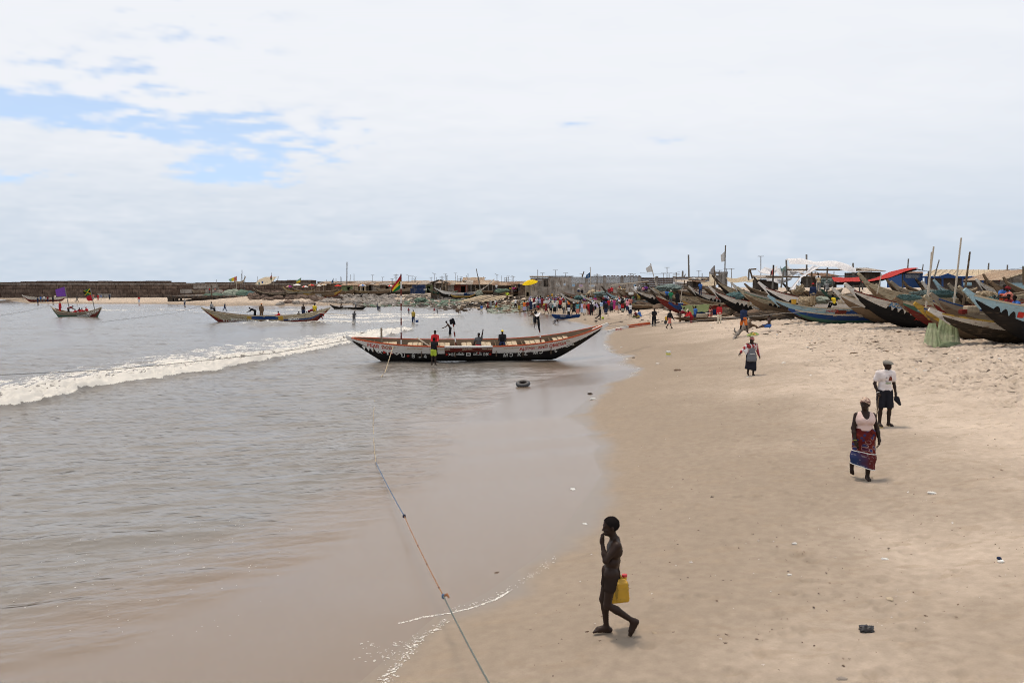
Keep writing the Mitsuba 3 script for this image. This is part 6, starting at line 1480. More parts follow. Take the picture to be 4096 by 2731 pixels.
for s in 'LR':
 a,t=J['heel'+s],J['toe'+s];dirv=(t -a)[:2];ang=math.atan2(dirv[1],dirv[0]);L=np.linalg.norm(dirv) +0.10
 sole=poly_mesh(sg.LineString([(-L/2+0.04,0),(0,0.005),(L/2 -0.045,0)]).buffer(0.046,quad_segs=4),0.022)
 sole.apply_transform(Mx(((a+t) /2)[:2].tolist() + [0.0],ang));obj('sandal',sole,flat('sandal_tan',(0.40,0.30,0.15)),mk,40,MMan)
 fwd=V(math.cos(ang),math.sin(ang),0);sd=V(-fwd[1],fwd[0],0);mid=(a+t) /2
 for q in (-1,1):obj('sandal_strap',tube([mid[:2].tolist() @np.eye(2,3) +sd*q*0.046+V(0,0,0.02),mid*V(1,1,0) +fwd*0.03+sd*q*0.03+V(0,0,0.075),mid*V(1,1,0) +fwd*0.085+V(0,0,0.06)],0.009,5),'sandal_tan',mk,40,MMan)
ck=thing('walking_stick','thin wooden stick held by the man in the flat cap','stick')
hp=(MMan[:3,:3] @J['hdR']) +M0;ft=on_ground(3498,1718)
obj(None,tube([hp+V(0,0,0.05),(hp+ft) /2+V(0.008,0,0),ft],0.013,6),'pole_brown',ck,40)
sk_=thing('shoe','pair of dark shoes hanging from the stick man\'s hand','shoes')
hp=(MMan[:3,:3] @J['hdL']) +M0
for i,(o,rz) in enumerate((((0.045,-0.03,-0.13),0.3),((0.075,0.02,-0.10),0.7))):
 obj('shoe',field_mesh([('c',V(-0.10,0,0),V(0.08,0,-0.005),0.042,0.036),('c',V(-0.09,0,0.03),V(-0.03,0,0.03),0.036,0.034)],0.011,0.03),'shorts_black',sk_,True,Mx(hp+V(*o),rz,1,0,0.7))
obj('strap',tube([hp+V(0,0,0.0),hp+V(0.03,-0.01,-0.06),hp+V(0.05,0,-0.09)],0.008,5),'shorts_black',sk_)

# the fruit seller
J=fk(female=True);J.update(fat=1.02,slim=1.0,curlL=0.5,curlR=0.5)
J.update(d=V(0.02,0.02,1),pelvis=V(0,0,0.90),waist=V(0,0,1.05),chest=V(0.01,0.01,1.22),neck=V(0.02,0.015,1.365),skull=V(0.045,-0.005,1.485),hyaw=-0.6,hpitch=0.05,
         shL=V(0,0.175,1.305),elbL=V(-0.01,0.25,1.05),wrL=V(0.04,0.315,0.83),hdL=V(0.06,0.33,0.76),ftL=V(0.08,0.33,0.70),palmL=V(1,0,0),shR=V(0,-0.16,1.30),elbR=V(0.02,-0.31,1.12),wrR=V(0.06,-0.46,0.955),hdR=V(0.075,-0.505,0.90),ftR=V(0.085,-0.53,0.84),palmR=V(1,0.4,0),
         hipL=V(0,0.09,0.88),kneeL=V(0.08,0.08,0.47),ankleL=V(0.06,0.07,0.08),heelL=V(0.02,0.07,0.035),toeL=V(0.19,0.10,0.03),hipR=V(0,-0.09,0.88),kneeR=V(0.0,-0.09,0.47),ankleR=V(-0.18,-0.09,0.13),heelR=V(-0.22,-0.09,0.15),toeR=V(-0.08,-0.10,0.03))
S0=on_ground(3004,1503)
fk_=thing('person','woman in red checked shirt and grey apron with a fruit tray on her head','person')
SM=Mx(S0,math.radians(-93),1.0)
def place(v):return SM[:3,:3] @np.asarray(v) +SM[:3,3]
obj('body',field_mesh(body_prims(J,True),0.011,0.024,taubin=3),SKIN,fk_,True,SM)
def checks(p,n,uv):
 a=dr.abs((p.x*0.8+p.y*0.6) *9 -dr.round((p.x*0.8+p.y*0.6) *9));b=dr.abs(p.z*9 -dr.round(p.z*9))
 return mix(mix((0.34,0.05,0.05),(0.60,0.54,0.54),smoothstep(0.27,0.30,a)),mix((0.20,0.04,0.05),(0.62,0.56,0.56),smoothstep(0.27,0.30,a)),smoothstep(0.27,0.30,b))
scene['check_print']={'type':'twosided','bsdf':{'type':'diffuse','reflectance':proc(checks)}}
shp=torso_prims(J) + [('c',J['pelvis'] +V(0,-0.07,-0.12),J['pelvis'] +V(0,0.07,-0.12),0.125,0.125)]
for s in 'LR':shp+= [('c',J['sh'+s],J['elb'+s],0.062,0.052),('c',J['elb'+s],J['elb'+s] *0.15+J['wr'+s] *0.85,0.052,0.046)]
obj('shirt',field_mesh(shp,0.014,0.03,0.010,[(J['neck'] -V(0,0,0.03),V(0.25,0,1)),(V(0,0,0.72),V(0,0,-1))],0.006,12),'check_print',fk_,True,SM)
ap=[('e',V(0.075,0.01,1.02),(0.095,0.125,0.24),None),('c',V(0.055,-0.06,0.86),V(0.055,0.06,0.86),0.13,0.13),('c',V(0.065,-0.07,0.70),V(0.065,0.07,0.70),0.14,0.14)]
obj('apron',field_mesh(ap,0.014,0.04,0.004,[(V(0.03,0,1),V(-1,0,0)),(V(0,0,1.20),V(0,0,1)),(V(0,0,0.60),V(0,0,-1))],0.005,14),flat('apron_grey',(0.145,0.15,0.165)),fk_,True,SM)
obj('apron_tie',tube([V(0.10,-0.15,0.93),V(0.188,-0.06,0.925),V(0.20,0.02,0.91),V(0.185,0.08,0.92),V(0.10,0.15,0.925)],0.012,5),'letter_white',fk_,40,SM)
obj('neck_strap',tube([V(0.10,-0.07,1.20),V(0.06,-0.075,1.33),V(-0.03,0,1.40),V(0.06,0.08,1.33),V(0.10,0.07,1.20)],0.010,5),'pole_pale',fk_,40,SM)
obj('skirt',field_mesh([('c',V(0,-0.06,0.85),V(0,0.06,0.85),0.118,0.118),('c',J['hipL'],V(0.07,0.075,0.30),0.11,0.115),('c',J['hipR'],V(-0.05,-0.11,0.32),0.11,0.12),('c',V(0.06,0.06,0.33),V(-0.03,-0.11,0.33),0.11,0.12)],0.014,0.05,0.006,[(V(0,0,0.24),V(0,-0.2,-1))],0.008,9),'shorts_black',fk_,True,SM)
obj('headscarf',garment(J,'scarf',0.01,0.015,True,6),flat('scarf_pink',(0.45,0.20,0.20)),fk_,True,SM)
wc=thing('cloth_bundle','white cloth tucked under the arm of the fruit seller','cloth')
obj(None,field_mesh([('c',V(0.04,-0.19,1.10),V(0.06,-0.30,1.05),0.05,0.04),('c',V(0.05,-0.20,1.02),V(0.07,-0.23,0.90),0.055,0.02),('c',V(0.06,-0.30,1.05),V(0.07,-0.24,0.92),0.03,0.02)],0.014,0.05,0.0,(),0.012,14),flat('cloth_white',(0.68,0.66,0.66)),wc,True,SM)
tr=thing('fruit_tray','white tray heaped with green mangoes on the fruit seller\'s head','tray')
TM=SM@Mx((0.04,0.03,1.625),0.0,1,0.13,0)
th_=np.linspace(0,2*np.pi,25)
prof=[(0.0,0.0),(0.16,0.0),(0.25,0.045),(0.262,0.05),(0.255,0.058),(0.155,0.014),(0.0,0.014)]
obj('dish',trimesh.creation.revolve(prof,sections=28),flat('enamel_white',(0.66,0.66,0.64),0.2),tr,40,TM)
flat('mango_green',(0.19,0.30,0.05),0.3);flat('mango_ripe',(0.55,0.36,0.05),0.3);flat('mango_mid',(0.34,0.36,0.06),0.3)
rm=random.Random(3)
for i,(x,y,z) in enumerate([(0.17,-0.15,0.07),(0.19,-0.05,0.07),(0.18,0.06,0.07),(0.16,0.15,0.07),(0.05,-0.2,0.07),(0.04,0.2,0.07),(0.08,-0.09,0.12),(0.1,0.02,0.13),(0.07,0.12,0.12),(-0.06,-0.17,0.08),(-0.06,0.17,0.08),(-0.14,-0.08,0.08),(-0.14,0.07,0.08),(0.0,0.02,0.12)]):
 k=thing('mango',['green','yellow','orange','large green','greenish'][i%5] +' mango on the fruit tray, '+ ['front left','front second','front third','front right','left rim','right rim','left on top','ripest on top','right on top','back left','back right','farthest left','farthest right','middle of the pile'][i],'mango','mangoes on the tray')
 m=icos(0.058,2,(1.0,0.82,0.85));obj(None,m,['mango_green','mango_mid','mango_ripe','mango_green','mango_mid'][i%5],k,True,TM@Mx((x,y,z),rm.uniform(0,3)))
k=thing('plastic_bag','crumpled black bag on top of the mangoes','bag');obj(None,lump(0.085,(1.2,1,0.7),77,0.5,2.4,3),'shorts_black',k,True,TM@Mx((-0.08,0.02,0.13)))

# ------------------------------------------------------------------ everyone else on the beach, in the water and in the boats
def c4(x,y):return 2000+x*0.17007,1080+y*0.17007
def c5(x,y):return 2250+x*0.17007,1100+y*0.17007
def c1(x,y):return 1360+x*0.4677,1050+y*0.4677
def c6(x,y):return 2500+x*0.2551,950+y*0.2551
def c7(x,y):return 3000+x*0.2551,950+y*0.2551
def c8(x,y):return 3500+x*0.3317,930+y*0.3317
def c3(x,y):return 650+x*0.3189,1050+y*0.3189
def c2(x,y):return x*0.2976,1050+y*0.2976
def ci(x,y):return 1550+x*0.21258,1080+y*0.21258
def who(fn,x,y,label,facing,pose,top=None,bottom=None,head=('hair',None),H=1.68,fem=False,d=None,lod=0,dz=0.0,group=None,skin=None):
 px,py=fn(x,y)
 P=at(px,py,d) if d else on_ground(px,py)
 if not d and fn in (c4,c5) and P[1] >112:H*=1.0+0.2*min(1,(P[1] -112) /20)
 if not d and P[2] <0.1:P=on_z(px,py,-0.05)
 return person(label,P+ [0,0,dz],facing,pose,top,bottom,head,H,fem,lod,skin,group)
CR='people of the crowd on the beach'
crowd=[# crop, x, foot y, label, facing, pose, top, bottom, head, height, woman
 (c4,170,700,'person in pale green cape climbing the slope left of the crowd',60,'stoop',G('long','lime'),G('trousers','brown'),('hair',None),1.7,False),
 (c4,365,905,'woman in white blouse and black skirt, leftmost walking in the crowd',10,'walk',G('blouse','white'),G('skirt','black'),('hair',None),1.68,True),
 (c4,452,955,'woman in brown top and yellow skirt with a tray on her head',70,'load',G('blouse','brown'),G('wrap','mustard'),('scarf',C['grey']),1.65,True),
 (c4,572,985,'woman in orange top and grey patterned skirt',80,'stand2',G('tee','orange'),G('wrap','lilac'),('hair',None),1.66,True),
 (c4,648,975,'woman in dark red top with grey wrap right of the orange one',60,'walk',G('tee','maroon'),G('wrap','dgrey'),('scarf',C['white']),1.62,True),
 (c4,724,965,'woman in long navy dress at the water side of the crowd',100,'stand',G('tee','navy'),G('long_skirt','navy'),('hair',None),1.72,True),
 (c4,775,925,'person in white shirt bending behind the navy dress',20,'bend',G('tee','white'),G('trousers','grey'),('scarf',C['white']),1.6,False),
 (c4,806,905,'man in maroon tee in the left of the crowd',-60,'stand2',G('tee','maroon'),G('trousers','navy'),('hair',None),1.72,False),
 (c4,858,900,'man in white shirt and white cap in the left of the crowd',-90,'folded',G('tee','white'),G('trousers','grey'),('cap',C['white']),1.7,False),
 (c4,905,925,'woman in bright red sitting low beside a dark bundle',-120,'ground',G('blouse','red'),G('wrap','black'),('hair',None),1.6,True),
 (c4,940,900,'woman in lilac shirt behind the sitting red one',90,'stand',G('tee','lilac'),G('wrap','brown'),('scarf',C['lilac']),1.62,True),
 (c4,895,870,'person in purple top at the back left of the crowd',90,'stand',G('tee','purple'),G('trousers','black'),('hair',None),1.7,False),
 (c4,1000,905,'tall man in dark maroon long shirt',70,'stand',G('long','maroon'),G('trousers','maroon'),('hair',None),1.78,False),
 (c4,1032,960,'woman in ochre top stooping left of the white cloth',30,'stoop',G('tee','mustard'),G('wrap','brown'),('scarf',C['tan']),1.55,True),
 (c4,1090,1040,'person in dark red shorts walking with a long white cloth',190,'walk',G('tee','maroon'),G('shorts','maroon'),('scarf',C['white']),1.66,False),
 (c4,1092,900,'woman under a grey and white bundle in the crowd',90,'load',G('tee','grey'),G('wrap','pink'),('scarf',C['white']),1.68,True),
 (c4,1160,880,'man in red and white striped shirt at the back',100,'stand',G('tee','red'),G('trousers','dgrey'),('hair',None),1.7,False),
 (c4,1196,1030,'man in grey tee and black shorts at the bow of the dinghy',100,'stand',G('tee','grey'),G('shorts','black'),('hair',None),1.7,False),
 (c4,1240,930,'woman in grey white top behind the man in black shorts',60,'stand2',G('blouse','cream'),G('wrap','teal'),('scarf',C['red']),1.62,True),
 (c4,1285,1015,'woman in white vest and black wrap beside the dinghy bow',90,'stand2',G('tank','white'),G('wrap','black'),('scarf',C['black']),1.62,True),
 (c4,1336,960,'man in cream shirt and grey trousers facing the dinghy',60,'folded',G('long','cream'),G('trousers','grey'),('hair',None),1.72,False),
 (c4,1372,850,'person in white with a wide cone hat above the crowd',-90,'stand',G('long','white'),G('trousers','dgrey'),('hat',C['tan']),1.72,False),
 (c4,1415,940,'woman in plain red tee behind the dinghy',80,'stand',G('tee','red'),G('wrap','black'),('scarf',C['tan']),1.62,True),
 (c4,1470,930,'woman in ochre headscarf bending over the dinghy',20,'stoop',G('blouse','brown'),G('wrap','tan'),('scarf',C['mustard']),1.6,True),
 (c4,1508,1030,'man in cream shirt and dark trousers in front of the dinghy',120,'stand2',G('long','cream'),G('trousers','dgrey'),('hair',None),1.72,False),
 (c4,1535,880,'man in pale grey shirt at the back behind the dinghy',-70,'stand',G('tee','pale_blue'),G('trousers','black'),('hair',None),1.72,False),
 (c4,1578,940,'person bending with a dark basin behind the dinghy middle',180,'bend',G('tee','dgrey'),G('trousers','brown'),('cap',C['cream']),1.65,False),
 (c4,1612,1138,'man in white vest and black trousers standing apart, hands on hips',-70,'akimbo',G('tank','white'),G('trousers','black'),('hair',None),1.7,False),
 (c4,1662,930,'woman in red headscarf and tan dress right of the dinghy',80,'stand2',G('tee','red'),G('long_skirt','tan'),('scarf',C['red']),1.66,True),
 (c4,1738,1048,'woman all in black bending forward, right of the dinghy stern',170,'walk',G('long','black'),G('skirt','black'),('scarf',C['white']),1.66,True),
 (c4,1825,1052,'woman in teal top and orange wrap, white basin on her head',-95,'load',G('tee','teal'),G('wrap','salmon'),('scarf',C['orange']),1.64,True),
 (c4,1886,985,'man in grey brown shirt behind the white basin',100,'stand',G('long','dgrey'),G('trousers','brown'),('hair',None),1.7,False),
 (c4,1932,1030,'woman in lilac blouse carrying a child cloth',90,'stoop',G('blouse','lilac'),G('wrap','pale_blue'),('scarf',C['mustard']),1.62,True),
 (c4,1988,1050,'woman in pink tan top and white striped skirt',95,'stand',G('blouse','salmon'),G('wrap','white'),('scarf',C['tan']),1.64,True),
 (c4,2090,1058,'man in red shirt and red trousers, back turned',100,'stand',G('tee','red'),G('trousers','maroon'),('scarf',C['white']),1.72,False),
 (c4,2150,1070,'tall man in black shirt and black trousers in front of the crowd',95,'stand',G('long','black'),G('trousers','black'),('hair',None),1.76,False),
 (c4,2080,880,'man in dark red tee under the lettered boat',-80,'stand',G('tee','maroon'),G('trousers','black'),('hair',None),1.7,False),
 (c4,2130,890,'person in pale blue by the lettered boats',-80,'stand2',G('tee','pale_blue'),G('trousers','grey'),('hair',None),1.66,False),
 (c4,2195,985,'woman in white tee left of the magenta man',90,'stand2',G('tee','white'),G('wrap','dgrey'),('scarf',C['grey']),1.62,True),
 (c4,2232,925,'man in magenta long shirt with blue cap',-60,'stand',G('long','magenta'),G('trousers','black'),('cap',C['blue']),1.74,False),
 (c4,820,555,'woman in red top and brown skirt walking under the yellow parasol',-90,'walk',G('tank','red'),G('wrap','brown'),('hair',None),1.68,True),
 (c4,1095,625,'man in white tee with blue print and pink cloth round the waist',90,'stand',G('tee','white'),G('wrap','pink'),('hair',None),1.72,False),
 (c4,1050,615,'man in dark tee left of the pink cloth',90,'stand',G('tee','dgrey'),G('trousers','maroon'),('hair',None),1.72,False),
 (c4,1182,622,'man in grey shirt with white cap at the wall corner',95,'stand2',G('long','grey'),G('trousers','dgrey'),('cap',C['white']),1.7,False),
 (c4,1615,552,'man in dark grey shirt at the wall',-80,'stand2',G('tee','dgrey'),G('trousers','dgrey'),('hair',None),1.72,False),
 (c4,1700,572,'woman in white vest and pale blue skirt at the wall',-90,'akimbo',G('tank','white'),G('wrap','pale_blue'),('cap',C['white']),1.64,True),
 (c4,905,670,'person in black with one arm out, upper left of the crowd',200,'akimbo',G('long','black'),G('trousers','black'),('hair',None),1.68,False),
 (c4,955,680,'woman in olive dress behind the one in black',90,'stand',G('tee','olive'),G('wrap','olive'),('cap',C['white']),1.6,True),
 (c5,1020,930,'woman in black with purple headscarf, broad, in front',90,'stand',G('long','black'),G('wrap','navy'),('scarf',C['purple']),1.7,True),
 (c5,1035,745,'person with turquoise and white bundle on the head',-60,'load',G('blouse','teal'),G('wrap','black'),('scarf',C['teal']),1.7,True),
 (c5,965,870,'man in dark blue shirt behind the purple headscarf',90,'stand',G('tee','navy'),G('trousers','brown'),('hair',None),1.72,False),
 (c5,1092,855,'man in bright red tee facing the water',-90,'stand',G('tee','red'),G('trousers','dgrey'),('hair',None),1.7,False),
 (c5,1150,880,'woman in dark dress right of the bright red tee',-60,'stand2',G('tee','dgrey'),G('wrap','black'),('hair',None),1.64,True),
 (c5,1212,845,'woman in magenta dress, back turned',90,'stand',G('tee','magenta'),G('wrap','magenta'),('scarf',C['grey']),1.66,True),
 (c5,1272,870,'woman in grey pink dress right of the magenta one',20,'walk',G('tank','dgrey'),G('wrap','salmon'),('hair',None),1.68,True),
 (c5,1335,835,'person in white wrap with dark trousers',60,'stand2',G('long','white'),G('wrap','lilac'),('scarf',C['red']),1.68,True),
 (c5,1412,850,'man in black tee and red shorts',95,'stand',G('tee','black'),G('shorts','red'),('hair',None),1.74,False),
 (c5,1478,800,'woman in pale salmon blouse with a red bundle on her head',80,'load',G('blouse','cream'),G('wrap','dgrey'),('scarf',C['red']),1.68,True),
 (c5,1526,865,'woman in pink striped top and blue grey skirt',60,'stand',G('tee','pink'),G('wrap','navy'),('hair',None),1.66,True),
 (c5,1596,830,'man in salmon pink shirt',80,'stand',G('tee','salmon'),G('trousers','grey'),('hair',None),1.72,False),
 (c5,1664,812,'woman in olive dress with a white crate on her head',60,'load',G('blouse','dgrey'),G('wrap','olive'),('scarf',C['green']),1.7,True),
 (c5,1795,690,'person in yellow beside the zigzag boat',90,'stand',G('tee','mustard'),G('trousers','olive'),('hair',None),1.68,False),
 (c5,1590,1000,'man in white vest and navy shorts holding a black bag',-85,'stand',G('tank','white'),G('shorts','navy'),('hair',None),1.74,False),
 (c5,880,1065,'boy in black kicking a green ball',10,'kick',G('tee','black'),G('trousers','black'),('hair',None),1.62,False),
 (c5,912,895,'woman in long pale dress behind the ball player',80,'stand2',G('tank','pale_blue'),G('long_skirt','cream'),('hair',None),1.66,True),
 (c5,828,915,'man in beige trousers bending behind the ball player',150,'stoop',G('tee','lilac'),G('trousers','cream'),('hair',None),1.66,False),
 (c5,700,890,'woman in white top behind the tall black shirt',90,'stand',G('tee','white'),G('wrap','maroon'),('scarf',C['pale_blue']),1.64,True),
 (c5,430,800,'person in maroon at the back of the crowd near the lettering',90,'stand',G('tee','maroon'),G('trousers','black'),('hair',None),1.7,False),
 (c5,1745,992,'woman in brown and red sitting on the sand',170,'ground',G('tank','maroon'),G('wrap','olive'),('hair',None),1.64,True),
 (c5,1835,985,'woman in blue and yellow wrap sitting behind the brown one',160,'ground',G('blouse','blue'),G('wrap','mustard'),('hair',None),1.68,True),
 (c5,2150,1208,'man all in black standing alone with hands at his chest',-90,'folded',G('tee','black'),G('trousers','black'),('hair',None),1.74,False),
 (c1,627,517,'man in yellow shirt wading with a blue bucket',85,'stand',G('tee','mustard'),G('trousers','navy'),('hair',None),1.76,False),
 (c1,588,445,'child in red wading left of the yellow shirt',-150,'walk',G('tee','maroon'),G('shorts','dgrey'),('hair',None),1.25,False),
 (c1,806,447,'child in red shirt and white shorts in the shallows',60,'stand2',G('tee','maroon'),G('shorts','white'),('hair',None),1.28,False),
 (c1,832,444,'child in grey shirt next to the red shirted child',180,'stand2',G('tee','grey'),G('shorts','dgrey'),('hair',None),1.32,False),
 (c1,1022,437,'man in pale shirt wading with two baskets on a yoke',90,'akimbo',G('long','cream'),G('trousers','brown'),('cap',C['grey']),1.72,False),
 (c1,1211,437,'boy in blue shirt and cream shorts at the water edge',90,'stand',G('tee','blue'),G('shorts','cream'),('hair',None),1.66,False),
 (c1,1264,405,'man in dark red shirt and shorts walking on the shore',-20,'walk',G('tee','maroon'),G('shorts','maroon'),('hair',None),1.66,False),
 (c1,1290,389,'woman in grey dress carrying a dark load',70,'load',G('blouse','grey'),G('wrap','grey'),('hair',None),1.7,True),
 (c1,1330,388,'man in white shirt and dark trousers on the slope',80,'stand',G('tee','white'),G('trousers','black'),('hair',None),1.7,False),
 (c1,1337,402,'woman in red top and yellow skirt walking by the crates',10,'walk',G('tee','maroon'),G('skirt','mustard'),('hair',None),1.66,True),
 (c1,120,520,'man in dark shirt crouching waist deep by the surf',-80,'stoop',G('tee','dgrey'),G('trousers','dgrey'),('hair',None),1.72,False),
 (c1,325,405,'person in grey shirt wading near the far rubble',-60,'stand',G('tee','grey'),G('trousers','navy'),('hair',None),1.75,False),
 (c1,338,412,'person in white shirt wading beside the grey one',90,'stand',G('long','cream'),G('trousers','dgrey'),('hair',None),1.8,False),
 (c1,1662,515,'person in grey brown with a white sack walking in the wet',150,'stoop',G('long','brown'),G('trousers','dgrey'),('hair',None),1.7,False),
 (c1,1674,505,'person in black beside the one with the white sack',120,'walk',G('long','black'),G('trousers','black'),('hair',None),1.7,False),
]
for (fn,x,y,lab,fc,pose,top,bot,hd,H,fem) in crowd:
 who(fn,x,y,lab,fc+RNG.uniform(-12,12),pose,top,bot,hd,H,fem,group=CR if fn in (c4,c5) else None)
# the man bending in the shallows behind the canoe, and the child crawling at the edge
P=on_z(*c1(944,640),-0.30);person('bare backed man in black trousers bending over in the shallows',P,185,'stoop',None,G('trousers','black'),('hair',None),1.75,False,1,'skin_brown')
P=on_ground(*c1(1838,524));person('bare child crawling at the water edge',P,10,'crawl',None,G('trunks','dgrey'),('hair',None),1.2,False,0)
# fillers inside the crowd
rc=random.Random(21)
tops=['white','red','navy','grey','maroon','lilac','tan','black','pink','teal','blue','brown','orange','cream','purple','pale_blue']
bots=['black','dgrey','brown','navy','maroon','olive','tan','grey']
spots=[('behind the left of the crowd',c4,690,1010,850,895),('behind the blue dinghy',c4,1100,1560,850,910),('in the middle of the crowd',c4,1600,2050,870,960),('in the right part of the crowd',c5,960,1560,760,830)]
seen=set()
for (wh,fn,x0,x1,y0,y1),n in zip(spots,(12,20,18,20)):
 for i in range(n):
  while True:
   a,b=rc.choice(tops),rc.choice(bots)
   if (wh,a,b) not in seen:break
  seen.add((wh,a,b));fem=rc.random() <0.55
  kind=('woman in %s blouse and %s wrap' if fem else 'man in %s shirt and %s trousers') % (a.replace('_',' ').replace('dgrey','dark grey'),b.replace('dgrey','dark grey'))
  who(fn,x0+ (x1 -x0) * (i+rc.random()) /n,rc.uniform(y0,y1),kind+' standing '+wh,rc.choice([90,80,100,-90,0,180]),rc.choice(['stand','stand2','stoop','folded','load']),G('blouse' if fem else 'tee',a),G('wrap' if fem else 'trousers',b),rc.choice([('hair',None),('scarf',C[rc.choice(tops)]),('hair',None),('cap',C['white'])]),rc.uniform(1.58,1.74),fem,group=CR)
# crew of the canoe in front
def crew(label,x,y,z,facing,pose,top,bottom,head,H=1.72,lod=2,skin=None):
 P=main_pt(x,y,z);return person(label,P,facing,pose,top,bottom,head,H,False,lod,skin)
crew('man in red jacket sitting in the lettered canoe',-2.75,0.1,0.62,-90,'sit',G('jacket','red'),G('trousers','black'),('hair',None))
P=on_z(*c1(800,878),0.12);person('man in black top and lime green shorts leaning on the canoe side',P,60,'stand2',G('tank','black'),G('trunks','lime'),('hair',None),1.62,False,2)
crew('man in black top and red trousers waving from the canoe',0.02,-0.1,0.62,-110,'wave',G('tee','dgrey'),G('trousers','red'),('hair',None),1.78)
crew('man in yellow cap and black jacket with cream sleeves in the canoe',1.55,0.0,0.62,-90,'sit',G('jacket','black'),G('trousers','navy'),('cap',C['yellow']),1.72)
# crews of the boats on the left
def aboard(M,x,y,z,label,facing,pose,top,bottom,head=('hair',None),H=1.7):
 P=M[:3,:3] @np.array([x,y,z+ (0.35 if pose=='ground' else 0.1)],float) +M[:3,3];return person(label,P,facing,pose,top,bottom,head,H*1.08)
aboard(LB,-2.9,0,0.75,'man in red overalls standing at the left end of the flag boat',0,'stand',G('long','red'),G('trousers','red'))
aboard(LB,-1.5,0,0.55,'man in dark and red bending in the flag boat',20,'bend',G('long','maroon'),G('trousers','black'))
aboard(LB,0.0,-0.2,0.25,'man in red jacket sitting lowest in the flag boat',160,'ground',G('jacket','red'),G('trousers','maroon'),H=1.75)
aboard(LB,0.35,0.3,0.45,'man in dark red jacket behind the low one',-90,'ground',G('jacket','maroon'),G('trousers','black'),H=1.75)
aboard(LB,1.2,-0.1,0.4,'man in red jacket, second from the striped cross flag',200,'ground',G('jacket','red'),G('trousers','red'),H=1.75)
aboard(LB,1.75,0.1,0.55,'man in red cap and red jacket beside the flag mast',180,'ground',G('jacket','red'),G('trousers','maroon'),('cap',C['red']),H=1.75)
aboard(SB,-7.5,0,1.55,'man in striped shirt sitting on the left tip of the long boat',0,'sit',G('long','grey'),G('trousers','black'))
aboard(SB,-1.5,0,0.75,'man in black bending over in the long boat',190,'bend',G('long','black'),G('trousers','black'),H=1.8)
aboard(SB,-0.7,0.1,0.75,'man in orange cap and brown shirt standing in the long boat',90,'stand',G('long','brown'),G('trousers','brown'),('cap',C['orange']),H=1.85)
aboard(SB,1.9,-0.1,0.55,'man in red reclining at the middle of the long boat',190,'ground',G('long','red'),G('trousers','maroon'))
aboard(SB,5.0,0,0.75,'bare chested man in blue trousers standing in the long boat',90,'stand',None,G('trousers','navy'),H=1.8)
aboard(SB,5.75,0.1,0.75,'man in dark red shirt bending beside the yellow shirt',0,'bend',G('tee','maroon'),G('trousers','black'))
aboard(SB,6.5,0.15,0.8,'man in yellow shirt standing in the long boat',90,'stand2',G('tee','yellow'),G('trousers','black'),H=1.8)
aboard(SB,8.0 -1.0,-0.1,0.75,'man in dark red hood crouching right of the yellow shirt',0,'ground',G('long','maroon'),G('trousers','maroon'),('scarf',C['maroon']))
aboard(SB,7.7,0,0.85,'man in red and black at the right end of the long boat',190,'ground',G('long','red'),G('trousers','black'))
for (x,z,lab,t,b) in ((1690,1,'man in black shirt wading at the side of the long boat','black','black'),(1790,1,'man in maroon wading between the two at the boat side','maroon','mustard'),(1885,1,'man in blue shirt wading, rightmost at the boat side','blue','navy')):
 P=on_z(*c3(x+20,765),-0.35);person(lab,P,80,'stand',G('tee',t),G('trousers',b),('hair',None),1.7)
aboard(TB,-1.6,0,0.25,'rower in brown sitting in the small black canoe',0,'ground',G('tank','brown'),G('trousers','dgrey'),H=1.75)
aboard(TB,1.6,0,0.2,'rower in grey bending in the small black canoe',180,'stoop',G('tee','grey'),G('trousers','dgrey'),H=1.6)
# far left sand and the jetty
for (fn,x,y,lab,fc,pose,t,b,hd) in [
 (c3,278,545,'person in grey standing in the water before the jetty',90,'stand','grey','navy',('hair',None)),(c3,782,612,'person in dark blue walking in the shallows behind the long boat',0,'walk','navy','navy',('hair',None)),
 (c2,1870,540,'person in red on the sand left of the jetty',-90,'akimbo','red','pale_blue',('hair',None)),(c2,1475,500,'person in navy below the breakwater',90,'stand','navy','black',('hair',None)),(c2,1360,508,'person in blue shirt below the breakwater',200,'stand2','blue','cream',('hair',None)),
 (c2,1320,508,'person in bright red, second from the blue shirt',-90,'stand','red','red',('hair',None)),(c2,1257,500,'person in red with grey shorts behind the flag',-90,'akimbo','salmon','grey',('hair',None)),(c2,1037,532,'person in dark walking between the two flags',190,'walk','dgrey','black',('hair',None)),
 (c2,508,548,'person in navy wading left of the white canoe',90,'stand','navy','navy',('hair',None)),(c2,548,532,'person in blue at the side of the white canoe',90,'stand','blue','dgrey',('hair',None)),(c2,594,530,'person in white at the side of the white canoe',90,'stand','white','dgrey',('hair',None)),(c2,642,532,'person in maroon at the side of the white canoe',90,'stand','maroon','navy',('hair',None)),(c2,712,540,'person in black at the stern of the white canoe',90,'stand','black','black',('hair',None)),(c2,742,508,'person in cream near the purple flag',90,'stand','cream','cream',('hair',None))]:
 who(fn,x,y,lab,fc,pose,G('tee',t),G('trousers',b),hd,1.7)
rj=random.Random(5)
for i,(px,c,lab) in enumerate([(904,'navy','person in navy among the jetty nets'),(922,'mustard','person in mustard among the jetty nets'),(893,'maroon','person in maroon among the jetty nets'),(958,'pink','person in pink among the jetty nets'),(962,'white','person in white among the jetty nets'),(838,'red','person in red at the back of the jetty'),(860,'salmon','person in salmon at the back of the jetty'),(978,'dgrey','person in dark grey right on the jetty')]):
 P=at(px,1160,246);P[2]=JZ+0.2+ (0.5 if i>4 else 0);person(lab,P,rj.choice([90,-90,0]),'stand2',G('tee',c),G('trousers','dgrey'),('hair',None),1.7)
